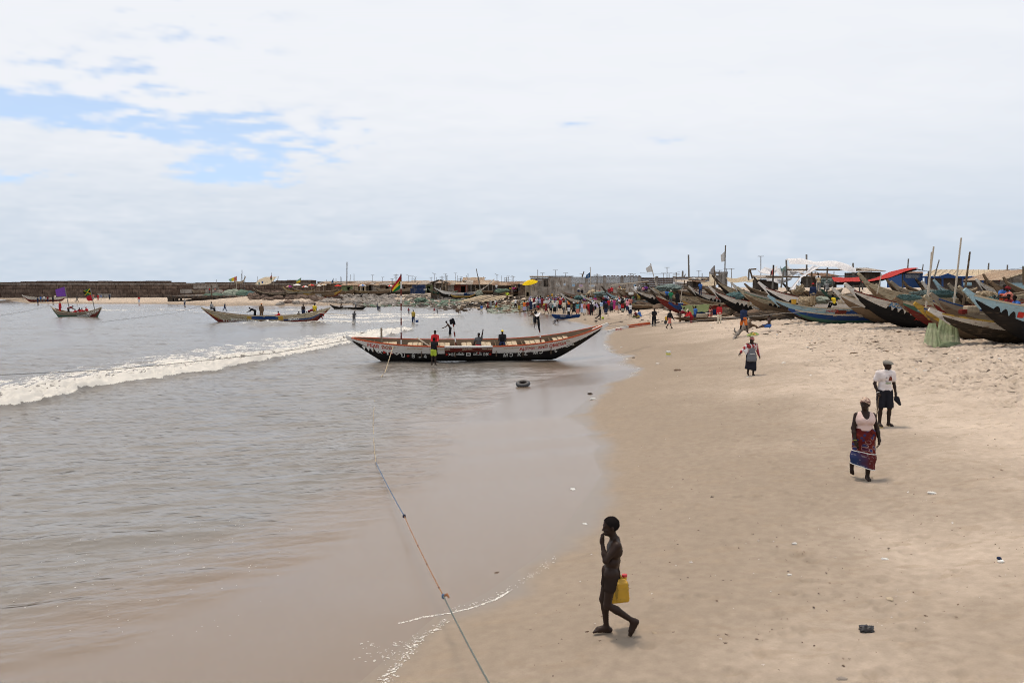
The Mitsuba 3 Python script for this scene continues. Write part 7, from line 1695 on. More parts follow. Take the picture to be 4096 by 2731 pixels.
# in front of the shacks
for (x,y,lab,t,b,hd,pose) in [(483,470,'person in white shirt and pale trousers before the blue fronted shack','white','pale_blue',('hair',None),'stand'),(590,440,'person in white shirt stooping at the blue counter','white','navy',('hair',None),'stoop'),(652,440,'person in dark red with white cap in the shack doorway','maroon','black',('cap',C['white']),'stand'),(285,395,'person in dark shirt just right of the big flag','dgrey','grey',('hair',None),'stand'),
        (994,435,'person in white vest inside the timber hut','white','dgrey',('hair',None),'stand'),(1060,420,'person in black inside the timber hut','black','black',('hair',None),'stand'),(2050,400,'person in white sitting on the boats by the pole','white','navy',('hair',None),'stand2'),(2250,540,'person in lime cape bending on the plank slope','lime','lime',('hair',None),'stoop')]:
 px,py=ci(x,y);d=246 if x<1700 else 200
 P=at(px,py,d);P[2]=max(P[2],gz(P[0],P[1]));person(lab,P,-90+rj.uniform(-40,40),pose,G('tank' if 'vest' in lab else 'tee',t),G('trousers',b),hd,1.75)
for (x,y,lab,t,d) in [(318,480,'person in magenta sitting left of the yellow parasol','magenta',176),(368,480,'person in dark red with white cap under the yellow parasol','maroon',177),(450,495,'person in black standing under the yellow parasol edge','black',176),(240,480,'person in mustard sitting in the dark boat','mustard',178)]:
 P=at(*c4(x,y),d);person(lab,P,rj.choice([-90,90]),'stand' if t=='black' else 'ground',G('tee',t),G('trousers','dgrey'),('cap',C['white']) if 'cap' in lab else ('hair',None),1.7)
# people in and on the boats by the wall
for (x,y,lab,t,hd,d) in [(1100,400,'man in dark red sitting high in the boat with the blue prow','maroon',('hair',None),129),(1160,372,'person in red with tan cap beside the dark red man','red',('cap',C['tan']),130),(1330,365,'person in tan sack cloth in the grey boat','tan',('scarf',C['red']),139),(1372,375,'person in yellowish shirt in the grey boat','cream',('scarf',C['mustard']),139),(1448,380,'person in tan shirt at the right of the grey boat','khaki',('hair',None),139),(575,490,'person in dark checked shirt in the brown boat','dgrey',('hair',None),147),(455,410,'person in black hood in the brown boat','black',('scarf',C['black']),148),(860,420,'person in salmon near the straw heap','salmon',('hair',None),147),(362,410,'person in dark cap left in the brown boat','navy',('cap',C['white']),149),
                              (1722,345,'person in white sitting behind the zigzag boat','white',('hair',None),128),(1800,350,'person in grey cap behind the zigzag boat','grey',('cap',C['white']),128),(1905,365,'person in pink blouse sitting on the zigzag boat','pink',('hair',None),126),(1960,350,'person in purple blue beside the pink blouse','purple',('hair',None),126)]:
 P=at(*c5(x,y+25),d);person(lab,P,rj.choice([-90,90,-60]),'ground',G('tee',t),G('trousers','dgrey'),hd,1.75)
# people round the dark canoe on the right
who(c6,695,1432,'man in black jacket and pinkish shorts with a yellow bag, at the canoe bow',20,'walk',G('jacket','black'),G('shorts','salmon'),('hair',None),1.74,lod=1)
who(c6,862,1290,'bald man in grey shirt standing behind the dark canoe',0,'stoop',G('long','grey'),G('trousers','brown'),None,1.74,d=83,lod=1,dz=-0.35)
who(c6,1040,1400,'man in red and white jacket and cream cap stooping over the canoe',200,'stoop',G('jacket','red'),G('trousers','maroon'),('cap',C['cream']),1.8,lod=1,d=80)
who(c6,1100,1290,'person in blue shirt behind the red and white jacket',30,'stand',G('tee','blue'),G('trousers','navy'),('hair',None),1.7,lod=1,d=84,dz=-0.3)
who(c6,955,1300,'person in dark brown bent deep into the canoe',190,'bend',G('long','maroon'),G('trousers','brown'),('hair',None),1.7,lod=1,d=82,dz=-0.2)
who(c6,1478,1348,'man in red shirt and beige trousers beside the dark canoe',95,'stand',G('long','red'),G('trousers','cream'),('hair',None),1.76,lod=1)
who(c6,1345,1215,'woman in salmon dress sitting by a white basin under the boat',-120,'ground',G('tank','salmon'),G('wrap','salmon'),('scarf',C['brown']),1.66,fem=True,lod=1,d=84)
who(c6,1860,1490,'big man in navy jacket and green and orange shorts walking away',100,'walk',G('jacket','navy'),G('shorts','orange'),('hair',None),1.8,lod=2,d=56)
who(c6,1900,1390,'person in dark clothes lying on the sand behind the navy jacket',0,'legs_out',G('long','black'),G('trousers','brown'),('hair',None),1.7,lod=1,d=64)
who(c6,2262,1400,'bare chested man in blue shorts reclining under the boats',185,'legs_out',None,G('shorts','blue'),('hair',None),1.7,lod=1,skin='skin_brown',d=60)
who(c6,715,1060,'man in green shirt and cap between the red and blue canoes',-90,'stand2',G('tee','green'),G('trousers','dgrey'),('cap',C['cream']),1.72,lod=1,d=96)
who(c6,818,1070,'person in black beside the green shirt',60,'stand',G('long','black'),G('trousers','black'),('hair',None),1.72,lod=1,d=96)
who(c6,655,940,'man in blue and white shirt sitting on the rail of the GRACE boat',-90,'sit',G('tee','blue'),G('trousers','black'),('hair',None),1.75,lod=1,d=111,dz=-0.3)
who(c6,1180,860,'man in blue print shirt standing in the ABAAB boat',-90,'stand',G('tee','blue'),G('trousers','navy'),('cap',C['grey']),1.74,lod=1,d=107,dz=-0.4)
who(c7,985,1075,'man in dark blue shirt, khaki trousers and red cap standing in the aqua canoe',90,'stand',G('long','navy'),G('trousers','khaki'),('cap',C['red']),1.86,lod=2,d=68)
who(c7,1330,1062,'person in yellow and black vest crouching in the aqua canoe',120,'ground',G('tank','yellow'),G('trousers','black'),('hair',None),1.7,lod=2,d=66.5)
who(c7,1065,830,'man in white tee behind the red cap, back turned',90,'stand',G('tee','white'),G('trousers','cream'),None,1.74,lod=1,d=83)
who(c7,1078,840,'person in khaki shirt in front of the white tee',80,'stoop',G('tee','khaki'),G('trousers','grey'),('hair',None),1.6,lod=1,d=82)
who(c7,840,830,'person in striped brown shirt sitting by the hanging cloth',150,'ground',G('tee','khaki'),G('trousers','brown'),('hair',None),1.72,lod=1,d=81)
who(c7,1215,820,'person under a grey sheet right of the white tee',90,'ground',G('long','grey'),G('trousers','grey'),('scarf',C['grey']),1.75,lod=1,d=81)
who(c8,1555,810,'man in bright blue tee in the front right boat',-120,'ground',G('tee','blue'),G('trousers','navy'),('hair',None),1.75,lod=2,d=41,dz=-0.15)
who(c8,1655,835,'man in salmon red tee in the front right boat',170,'ground',G('tee','salmon'),G('trousers','maroon'),('scarf',C['maroon']),1.75,lod=2,d=40,dz=-0.15)
who(c8,1640,900,'man in red and white stripes at the rim of the front right boat',-150,'ground',G('tee','maroon'),G('trousers','black'),('hair',None),1.7,lod=2,d=38.5,dz=-0.25)
who(c8,1740,920,'person in deep blue at the right edge of the front boat',180,'ground',G('tee','blue'),G('trousers','navy'),('hair',None),1.7,lod=2,d=38,dz=-0.25)
who(c8,1495,590,'person in dark blue and red far back at the right',-90,'ground',G('tee','navy'),G('trousers','maroon'),('hair',None),1.7,lod=1,d=104,dz=0.1)

# ------------------------------------------------------------------ flags, masts, ropes and small things
def flag(label,top,base,corners,d,mats,pole_mat='pole_grey',r=0.05,bands=None,group=None,star=None,cross=None,wob=0.10,dbase=None,vertical=False,emblem=None):
 """pole from base to top (pixels), cloth through corners: hoist top, fly top, fly bottom, hoist bottom"""
 k=thing('flag',label,'flag',group)
 a,b=at(*base,dbase or d),at(*top,d)
 if bands:
  n,m1,m2=bands
  for i in range(n):
   p,q=b+ (a -b) *i/n,b+ (a -b) * (i+1) /n
   obj('pole_band',tube([p,q],r,8),m1 if i%2==0 else m2,k,40)
 else:obj('pole',tube([a,(a+b) /2,b],r,7),pole_mat,k,40)
 c=[at(*q,d) for q in corners]
 n=len(mats);sd=sum(map(ord,label)) %97
 def pt(u,v):
  p=(c[0] * (1 -u) +c[1] *u) * (1 -v) + (c[3] * (1 -u) +c[2] *u) *v
  return p+np.array([0.15,1,0.2]) *wob*u**0.7*math.sin(5.5*u+2.2*v+sd)
 for i in range(n):
  if vertical:g=sheet(lambda u,v:pt((i+u) /n,v),8,8)
  else:g=sheet(lambda u,v:pt(u,(i+v) /n),14,5)
  obj('cloth' if n==1 else 'stripe',g,mats[i],k,True)
 ctr=lambda u,v,s:pt(u,v) +np.array([0,-0.03,0]) *s
 if star:
  e1=pt(0.6,0.5) -pt(0.4,0.5);e2=pt(0.5,0.4) -pt(0.5,0.6);e1/=np.linalg.norm(e1);e2/=np.linalg.norm(e2)
  P=[ctr(star[0],star[1],1) + (e1*math.sin(i*math.pi/5) +e2*math.cos(i*math.pi/5)) * (star[2] if i%2==0 else star[2] *0.4) for i in range(10)]
  obj('star',trimesh.Trimesh(np.array([ctr(star[0],star[1],1)] +P),[[0,1+i,1+ (i+1) %10] for i in range(10)],process=False),'letter_black',k)
 if cross:
  for (u0,v0,u1,v1) in ((0,0,1,1),(0,1,1,0)):
   P=np.array([[pt(min(max(u0+ (u1 -u0) *t,0),1),min(max(v0+ (v1 -v0) *t+w,0),1)) + [0,-0.03,0] for w in (-0.11,0.11)] for t in np.linspace(0,1,12)])
   obj('cross',grid(P),cross,k,True)
 if emblem:
  P=np.array([[pt(0.5+0.16*r_*math.cos(t),0.5+0.22*r_*math.sin(t)) + [0,-0.03,0] for r_ in (0.55,1)] for t in np.linspace(0,2*np.pi,16)])
  obj('emblem',grid(P),emblem,k,True)
 return k
cloth_mat('flag_red',(0.36,0.02,0.03),0.35);cloth_mat('flag_yellow',(0.62,0.44,0.03),0.35);cloth_mat('flag_green',(0.01,0.14,0.045),0.3);cloth_mat('flag_purple',(0.16,0.06,0.30),0.35);cloth_mat('flag_black',(0.015,0.015,0.018));cloth_mat('flag_white',(0.55,0.54,0.52),0.4);cloth_mat('flag_grey',(0.33,0.31,0.30),0.3);cloth_mat('flag_blue',(0.03,0.08,0.17),0.25);cloth_mat('flag_faded_green',(0.22,0.38,0.28),0.4);cloth_mat('flag_faded_red',(0.46,0.13,0.12),0.4)
mp=main_pt(-4.82,0.1,1.0);q=(mp[0] /mp[1] *F+CX)
flag('red, yellow and green flag with black star on the striped canoe mast',(1604,1096),(1605,1388),[(1604,1097),(1564,1157),(1573,1170),(1603,1153)],52.4,['flag_red','flag_yellow','flag_green'],r=0.045,bands=(10,'paint_red','paint_fresh_white'),star=(0.18,0.5,0.12),wob=0.09)
k=thing('mast','short red and white mast with black bundle and white rag on the canoe','mast')
a,b=at(1825,1388,52.4),at(1809,1266,52.6)
for i in range(6):obj('band',tube([b+ (a -b) *i/6,b+ (a -b) * (i+1) /6],0.04,8),['paint_red','paint_fresh_white'][(i+1) %2],k,40)
obj('bundle',field_mesh([('c',at(1804,1282,52.3),at(1805,1292,52.3),0.10,0.09),('c',at(1811,1280,52.3),at(1818,1295,52.3),0.12,0.08)],0.03,0.06,0,(),0.03,8),'flag_black',k,True)
obj('rag',quad_sheet([at(1804,1268,52.5),at(1812,1264,52.5),at(1816,1276,52.4),at(1808,1284,52.4)],0.05,0.05,44),'sheet_white',k,True)
k=thing('mast','red and white mast with long black streamers and a white wrap, right on the canoe','mast')
a,b=at(2164,1370,53.0),at(2150,1250,53.2)
for i in range(6):obj('band',tube([b+ (a -b) *i/6,b+ (a -b) * (i+1) /6],0.04,8),['paint_red','paint_fresh_white'][(i+1) %2],k,40)
obj('streamer',quad_sheet([at(2138,1270,53),at(2146,1262,53),at(2145,1285,52.8),at(2138,1313,52.8)],0,0.08,45),'flag_black',k,True);obj('streamer',quad_sheet([at(2148,1264,53),at(2156,1262,53),at(2161,1322,52.8),at(2152,1322,52.8)],0,0.08,46),'flag_black',k,True)
obj('wrap',quad_sheet([at(2140,1256,53),at(2160,1247,53),at(2160,1256,52.7),at(2146,1266,52.7)],0.1,0.06,47),'sheet_white',k,True)
flag('plain purple flag on the far left boat',(259,1147),(278,1240),[(258,1147),(222,1158),(228,1186),(264,1184)],131,['flag_purple'],'pole_grey',0.06)
k=flag('green flag with yellow diagonal cross and black sides on the far left boat',(361,1154),(379,1240),[(360,1154),(332,1164),(340,1180),(365,1176)],132,['flag_green'],'pole_grey',0.06,cross='flag_yellow')
for s0,s1 in (((0.02,0.18),(0.02,0.82)),((0.98,0.18),(0.98,0.82))):
 c_=[at(360,1154,132),at(332,1164,132),at(340,1180,132),at(365,1176,132)]
 bl=lambda u,v:(c_[0] * (1 -u) +c_[1] *u) * (1 -v) + (c_[3] * (1 -u) +c_[2] *u) *v+np.array([0,-0.06,0])
 obj('black_side',trimesh.Trimesh(np.array([bl(*s0),bl(*s1),bl(0.5,0.5) + [0,0.0,0]]),[[0,1,2],[0,2,1]],process=False),'flag_black',k)
k=thing('flag','small red flag below the green one on the same mast','flag');obj(None,quad_sheet([at(366,1178,132),at(345,1188,132),at(350,1204,132),at(371,1202,132)],0,0.12,48),'flag_red',k,True)
flag('faded green, yellow and red flag over the jetty nets',(947,1104),(947,1160),[(946,1105),(915,1117),(919,1127),(946,1122)],236,['flag_faded_red','flag_yellow','flag_faded_green'],'pole_pale',0.08,vertical=True)
flag('ochre and dark flag hanging at the cream tent',(1087,1092),(1086,1140),[(1087,1099),(1080,1108),(1082,1122),(1088,1114)],233,['flag_faded_red','flag_green'],'pole_brown',0.07)
flag('yellow green flag behind the far boats',(1204,1110),(1200,1140),[(1204,1111),(1184,1123),(1186,1132),(1202,1129)],240,['flag_faded_green','flag_yellow'],'pole_brown',0.07)
flag('dark blue pointed flag right of the far parasols',(1333,1113),(1332,1160),[(1333,1114),(1325,1129),(1324,1132),(1333,1132)],236,['flag_blue'],'pole_brown',0.08)
flag('dark blue flag with pale emblem on a bamboo pole before the wall',(2361,1068),(2363,1180),[(2361,1088),(2345,1100),(2342,1114),(2361,1110)],138,['flag_blue'],'pole_pale',0.06,emblem='flag_white')
flag('square white flag on a leaning pole over the dark wall',(2602,1053),(2626,1148),[(2603,1058),(2583,1074),(2588,1090),(2610,1087)],126,['flag_white'],'pole_pale',0.06)
flag('long pale flag on the tallest pole right of the wall',(2902,981),(2898,1130),[(2901,1004),(2883,1020),(2885,1048),(2898,1045)],92,['flag_white'],'pole_grey',0.07)
flag('brownish grey flag left of the concrete frame',(2857,1062),(2858,1105),[(2856,1062),(2842,1080),(2840,1097),(2858,1092)],110,['flag_grey'],'pole_brown',0.06)
flag('small dark red and black flag at the white sheets',(3094,1060),(3092,1130),[(3093,1070),(3083,1088),(3080,1103),(3093,1099)],85,['flag_faded_red','flag_black'],'iron_dark',0.05,vertical=True)
# tall poles
for (a,b,d,r,m,lab) in [((1388,1048),(1387,1140),236,0.16,'pole_grey','tall thick dark mast above the far shacks'),((2754,1019),(2756,1112),150,0.17,'pole_grey','tall thick square post right of the dark wall'),((2731,1083),(2730,1112),152,0.20,'pole_grey','stout post stump left of the tall square post'),((2742,1096),(2735,1112),152,0.12,'pole_grey','short leaning post beside the post stump'),
                             ((3735,986),(3702,1240),49,0.055,'pole_pale','tall pale leaning pole at the awning end'),((3726,1008),(3713,1195),50,0.05,'pole_pale','second pale pole lashed beside the awning pole'),((3845,951),(3813,1236),46,0.055,'pole_pale','tallest pale leaning pole over the right boats'),((3880,1007),(3850,1238),46,0.06,'pole_brown','tall dark leaning pole right of the tallest one'),
                             ((3757,1039),(3737,1110),84,0.07,'pole_grey','short leaning pole in front of the tan roof'),((3634,1035),(3630,1082),110,0.10,'pole_grey','grey pole behind the curved awning'),((3693,1057),(3689,1082),110,0.08,'pole_grey','thin grey pole left of the tan roof'),((3955,1052),(3953,1082),125,0.12,'pole_grey','grey pole behind the tan roof'),((4030,1059),(4028,1096),125,0.12,'pole_grey','pale utility pole near the right edge'),((4092,1064),(4094,1140),90,0.10,'pole_brown','dark pole at the right edge of the view'),
                             ((2278,1085),(2278,1085),0,0,'',''),((1905,1075),(1922,1160),212,0.14,'pole_grey','long grey mast leaning above the raised bow'),((1913,1105),(1921,1160),212,0.12,'pole_brown','second mast crossing the long leaning one'),((2450,1140),(2594,1125),134,0.10,'pole_pale','long bamboo laid across above the boats'),((2336,1085),(2328,1110),172.5,0.14,'pole_brown','thick leaning stake on the long wall'),((2383,1145),(2383,1180),140,0.08,'iron_dark','dark post with pale top before the wall'),
                             ((2729,1150),(2722,1215),97,0.05,'pole_pale','thin pole standing in the red canoe row'),((2860,1080),(2858,1150),88,0.06,'pole_brown','dark pole left of the tall pale flag'),((3527,1095),(3508,1175),57,0.035,'pole_pale','thin cane rising from the tall cream boat')]:
 if d:pole('pole',lab,at(*b,d),at(*a,d),r,m)
AP='aerial poles over the roofs'
r_=random.Random(8)
aer=[(90,160,'t'),(160,75,'x'),(400,105,'k'),(462,115,'t'),(523,135,'t'),(508,170,'t'),(885,75,'k'),(905,135,'l'),(820,140,'t'),(1025,115,'x'),(1088,72,'t'),(1107,110,'t'),(1120,100,'i'),(1280,60,'t'),(1320,100,'i'),(1385,125,'t'),(1370,150,'x'),(1480,100,'i'),(1515,60,'i'),(1805,125,'x'),(2060,90,'k'),(2140,105,'i'),(2195,155,'i'),(2240,130,'x'),(2272,118,'t')]
aer=[(1550+x*0.21258,1080+y*0.21258,t) for x,y,t in aer]
aer+= [(2000+x*0.17007,1080+y*0.17007,t) for x,y,t in [(285,165,'t'),(320,155,'k'),(888,-5,'i'),(995,70,'t'),(1300,5,'t'),(1545,70,'t'),(1930,90,'t'),(2285,85,'x')]]
aer+= [(2500+x*0.2551,950+y*0.2551,t) for x,y,t in [(85,565,'t'),(135,575,'t'),(605,560,'t'),(660,470,'t'),(692,560,'t'),(805,550,'x'),(1158,520,'t'),(1210,560,'i'),(1480,515,'t'),(1595,490,'t'),(1670,490,'t'),(2130,295,'t')]]
aer+= [(x,y,t) for x,y,t in [(1416,1096,'i'),(1490,1100,'t'),(1531,1109,'t'),(1568,1114,'t'),(1398,1098,'l'),(1361,1106,'i'),(1366,1108,'i'),(1306,1118,'i'),(1344,1114,'i'),(3196,1098,'t'),(3262,1088,'k'),(3270,1094,'x'),(3330,1086,'l'),(3382,1090,'i'),(867,1118,'i'),(1030,1105,'i'),(968,1080,'i'),(962,1094,'l'),(978,1103,'i')]]
kinds={'t':'T topped aerial pole','x':'wooden pole with two cross arms','k':'thin pole with a bent aerial','l':'leaning bare pole','i':'plain thin pole'}
def near_mark(px):return min(MARKS+ [(2300,'poster wall'),(2420,'middle of the long wall'),(2560,'corner of the two walls'),(2660,'dark wall'),(2780,'tall square post'),(2890,'concrete frame'),(3100,'white sheets'),(3270,'pole frame'),(3370,'red awning'),(960,'jetty nets'),(870,'jetty post'),(1040,'cream tent')],key=lambda m:abs(m[0] -px))[1]
used_={}
for (px,y,t) in sorted(aer):
 d=262 if px<2110 else (190 if px<2850 else 150)
 if px<1100:d=243
 b,a=at(px,1150,d),at(px,y,d)
 m=[tube([b,a+np.array([0.3 if t=='l' else 0.0,0,0])],0.07 if t!='x' else 0.11,5)]
 if t=='t':m.append(box(1.1,0.08,0.08,a))
 if t=='x':m+= [box(1.6,0.12,0.14,a - [0,0,0.4]),box(1.2,0.12,0.14,a - [0,0,1.1])]
 if t=='k':m+= [tube([a,a+ [-0.7,0,0.35]],0.06,4),tube([a,a+ [0.5,0,-0.1]],0.06,4)]
 base=kinds[t] +' above the '+near_mark(px);n=used_.get(base,0);used_[base]=n+1
 lab=base if n==0 else base+ (', farther right' if n==1 else ', rightmost of them' if n==2 else ', last of them')
 k=thing('aerial_pole',lab,'pole',AP);obj(None,cat(m),'pole_grey',k)
for (a,b,lab) in [((2020,1118,205),(2140,1122,205),'thin cable over the low dark shack'),((2560,1092,190),(2720,1088,190),'thin cable over the dark wall'),((3810,1078,125),(4096,1072,118),'thin cable over the tan roof'),((4028,1084,125),(4110,1068,118),'thin cable from the pale utility pole')]:
 a,b=at(*a),at(*b);k=thing('cable',lab,'cable');obj(None,tube([a,(a+b) /2 - [0,0,0.4],b],0.025,4),'iron_dark',k)

# ropes
def rope(label,pts,r,mat,name='rope',sag=0.0):
 k=thing(name,label,'rope');P=[np.array(pts[0],float)]
 for a,b in zip(pts[:-1],pts[1:]):
  a,b=np.array(a,float),np.array(b,float)
  for t in np.linspace(0,1,9)[1:]:P.append(a+ (b -a) *t -np.array([0,0,sag*4*t* (1 -t)]))
 obj(None,tube(P,r,6),mat,k,40);return k
flat('rope_blue',(0.09,0.14,0.22));flat('rope_orange',(0.30,0.14,0.07));flat('rope_dark',(0.12,0.11,0.10));flat('rope_green',(0.15,0.17,0.16))
mr=thing('mooring_rope','long knotted mooring rope, blue then orange then grey, running to the bottom centre','rope')
R0,R1,R2,R3=on_z(1503,1848,0.06),on_z(1617,2063,0.42),on_z(1774,2383,0.98),on_z(2000,2810,1.55)
ln=lambda a,b,n=8,s=0.03:[a+ (b -a) *t -np.array([0,0,s*4*t* (1 -t)]) for t in np.linspace(0,1,n)]
obj('blue_section',tube(ln(R0,R1),0.009,7),'rope_blue',mr,40);obj('orange_section',tube(ln(R1,R2),0.006,7),'rope_orange',mr,40)
def twisted(a,b,r,n=90):
 P=np.array(ln(a,b,n,0.02));d=(b -a) /np.linalg.norm(b -a);u=np.cross(d,[0,0,1]);u/=np.linalg.norm(u);w=np.cross(u,d);out=[]
 for q in range(3):
  ph=np.linspace(0,np.linalg.norm(b -a) /0.09*2*np.pi,n) +q*2.1
  out.append(tube(P+r*0.55* (np.cos(ph)[:,None] *u+np.sin(ph)[:,None] *w),r*0.6,5))
 return cat(out)
obj('grey_section',twisted(R2,R3,0.008,260),'rope_green',mr,40)
obj('knot',lump(0.032,(1,1,1.1),3,0.4),flat('knot_navy',(0.02,0.03,0.06)),mr,40,Mx(R1))
obj('knot',lump(0.022,(1.0,1,1.6),4,0.5),'rope_blue',mr,40,Mx(R2));obj('knot_end',tube([R2,R2+ [0.045,-0.02,0.03],R2+ [0.07,-0.05,0.0]],[0.014,0.016,0.01]),'rope_orange',mr,40)
for t in (0.45,0.68,0.92):obj('small_knot',lump(0.013,(1,1,1),9,0.4),'rope_dark',mr,40,Mx(R1+ (R2 -R1) *t - [0,0,0.03*4*t* (1 -t)]))
a=main_pt(-5.35,-0.92,1.2)
rope('tan rope hanging from the canoe rail down into the water',[a,on_z(1541,1487,0.05),on_z(1524,1508,-0.02)],0.022,'rope_tan')
rope('thin pale rope lying on the shallow water before the canoe',[on_z(1498,1600,0.05),on_z(1492,1700,0.055),on_z(1497,1790,0.06),R0],0.008,'rope_tan')
rope('anchor rope from the left tip of the canoe across the breaker',[main_pt(-7.6,0,1.55),on_z(1100,1412,0.62),on_z(640,1460,0.55),on_z(405,1481,0.30),on_z(0,1499,0.06)],0.018,'rope_dark')
rope('rope from the canoe bow to the boats on the right',[main_pt(7.9,0,2.2),at(2602,1299,55),at(2806,1279,57),at(3128,1253,59),at(3449,1225,58)],0.018,'rope_grey',sag=0.05)
rope('slack rope from the canoe bow up the sand to the red canoe',[main_pt(7.9,0,2.25),at(2498,1280,72),at(2582,1260,82),at(2660,1238,88)],0.016,'rope_dark',sag=0.05)
rope('anchor rope of the purple flag boat',[at(205,1222,132),on_z(110,1243,0.1),on_z(0,1262,0.05)],0.018,'rope_dark')
rope('line between the purple flag boat and the long boat',[at(805,1224,111),on_z(700,1252,0.35),on_z(390,1290,0.05)],0.018,'rope_dark')
pole('oar','long oar sticking out right of the long boat',at(1272,1251,109.5),at(1387,1261,107),0.05,'pole_pale','oar')
pole('oar','steering paddle laid against the canoe rail by the red jacket',main_pt(-3.9,0.2,1.5),main_pt(-3.0,-0.6,1.05),0.04,'pole_pale','oar')
pk=thing('plank','white plank with red letters and orange end propped at the canoe bow','plank')
a,b=at(2432,1326,52.6),at(2512,1306,54.5);c=at(2598,1294,56.5)
def beam(p,q,w,h,mat,name):
 m=box(float(np.linalg.norm(q -p)),w,h);m.apply_transform(trimesh.geometry.align_vectors([1,0,0],(q -p) /np.linalg.norm(q -p)));m.apply_translation((p+q) /2);obj(name,m,mat,pk)
beam(a,b,0.12,0.15,'paint_fresh_white','white_part');beam(b,c,0.12,0.20,'paint_orange','orange_end')
m=lettering('MD KC MD-4',0.11);m.apply_transform(Mx(a+ (b -a) *0.35+ [0,-0.10,-0.03],math.atan2((b -a)[1],(b -a)[0]),rx=math.pi/2));obj('lettering',m,'letter_red',pk)

# things on the sand and in the shallows
P=on_z(2092,1534,0.16);ty=thing('tyre','old black tyre lying in the shallows before the canoe','tyre')
tm=trimesh.creation.torus(0.25,0.10,major_sections=32,minor_sections=10);tm.apply_scale((1,1,0.95));obj('tread',tm,flat('rubber',(0.035,0.035,0.038),0.4),ty,True,Mx(P,0.2,1,0.25,-0.12))
obj('rim_hole',trimesh.creation.annulus(0.155,0.185,0.13),'iron_dark',ty,40,Mx(P,0.2,1,0.25,-0.12))
def pail(label,P,r,h,mat,lid=None,name='bucket',band=None):
 k=thing(name,label,'bucket');pr=[(0,0),(r*0.82,0),(r,h),(r*1.07,h),(r*1.07,h -0.015),(r*0.98,h -0.02)] if not lid else [(0,0),(r*0.84,0),(r,h),(0,h)]
 obj('body',trimesh.creation.revolve(pr,sections=20),mat,k,40,Mx(P))
 if lid:obj('lid',trimesh.creation.cylinder(r*1.08,0.035,sections=20).apply_translation((0,0,h)),lid,k,40,Mx(P))
 if band:obj('paper_label',trimesh.creation.revolve([(r*0.895,h*0.25),(r*0.985,h*0.75)],sections=20),band,k,40,Mx(P))
 return k
pail('white lidded bucket with yellow label on the sand right of the canoe',on_ground(2673,1424),0.15,0.27,'letter_white','enamel_white',band=flat('label_yellow',(0.55,0.50,0.12)))
pail('yellow bucket standing in the aqua canoe',at(3175,1215,66.5),0.22,0.36,'plastic_yellow');pail('blue bucket held by the yellow shirted wader',on_z(1668,1289,0.25),0.22,0.3,'paint_blue');pail('blue paint bucket in the blue canoe',at(2722,1224,91),0.28,0.36,'paint_blue','enamel_white')
bg=thing('plastic_bag','crumpled black plastic bag on the sand at lower right','bag');obj(None,lump(0.072,(1.1,0.75,0.6),12,0.55,2.4,3),flat('bag_black',(0.016,0.015,0.018),0.25),bg,20,Mx(on_ground(3466,2524) + [0,0,0.025]))
bc=thing('litter','white cup with dark lid lying near the right edge','litter');P=on_ground(4003,2250);obj('cup',lump(0.042,(1,0.9,0.6),31,0.25,1.5,2),'letter_white',bc,True,Mx(P+ [0,0,0.02]));obj('lid',lump(0.03,(1,1,0.7),32,0.3,1.5,2),'knot_navy',bc,True,Mx(P+ [-0.012,0.02,0.055]))
items=[(1971,2121,0.045,'scrap_white','white rag in the shallow wash at lower centre'),(2292,1959,0.06,'scrap_white','white crumpled paper near the wet edge'),(2372,1597,0.09,'scrap_white','white foam scrap on the wet sand below the tyre'),(2360,1576,0.10,'board_dark','short dark stick near the tyre'),(1988,2291,0.03,'board_brown','small brown leaf in the thin wash'),(2340,2096,0.04,'scrap_white','pale shell left of the boy\'s head'),(2848,1988,0.03,'iron_dark','small black pebble between the boy and the woman'),(3728,1973,0.05,'scrap_white','flat torn white paper right of the walking woman'),
         (3632,1969,0.025,'scrap_white','white chip beside the torn paper'),(3540,2236,0.032,'scrap_white','pale straw of plastic in the lower right'),(3558,2398,0.045,'board_beige','tan husk above the black bag'),(3370,2718,0.04,'roof_grey','grey wrapper at the bottom edge'),(3055,2664,0.03,'scrap_white','white shell at the bottom right of the boy'),(3178,2174,0.03,'scrap_white','white splinter in the middle of the sand'),(2764,2248,0.02,'scrap_white','tiny white shell right of the boy'),(3158,2298,0.022,'scrap_white','white pebble below the white splinter'),
         (2618,2532,0.025,'board_beige','tan chip at the boy\'s rear foot'),(2485,1390,0.07,'scrap_white','white scrap by the canoe bow'),(2630,1455,0.08,'scrap_white','white paper on the sand under the bucket'),(2555,1476,0.08,'scrap_white','white scrap at the tip of the wash'),(3135,1452,0.07,'scrap_white','white paper right of the fruit seller'),(2990,1509,0.05,'scrap_white','small white scrap at the fruit seller\'s feet'),(3560,1310,0.16,'board_dark','black plank piece under the AZUNTO boat'),(2535,1432,0.1,'iron_dark','dark twig near the canoe bow'),(2710,1482,0.12,'board_brown','brown weed clump below the bucket')]
for i,(px,py,s,m,lab) in enumerate(items):
 k=thing('litter',lab,'litter');P=on_ground(px,py);g=lump(s,(1.4,0.9,0.45),500+i,0.5,2.0,2);obj(None,g,m,k,30,Mx(P+ [0,0,s*0.2],i*1.7))
P=on_ground(*c5(945,1040));k=thing('ball','lime green ball at the foot of the boy in black','ball');obj(None,icos(0.17,2),cloth(C['lime']),k,True,Mx(P+ [0,0,0.16]))
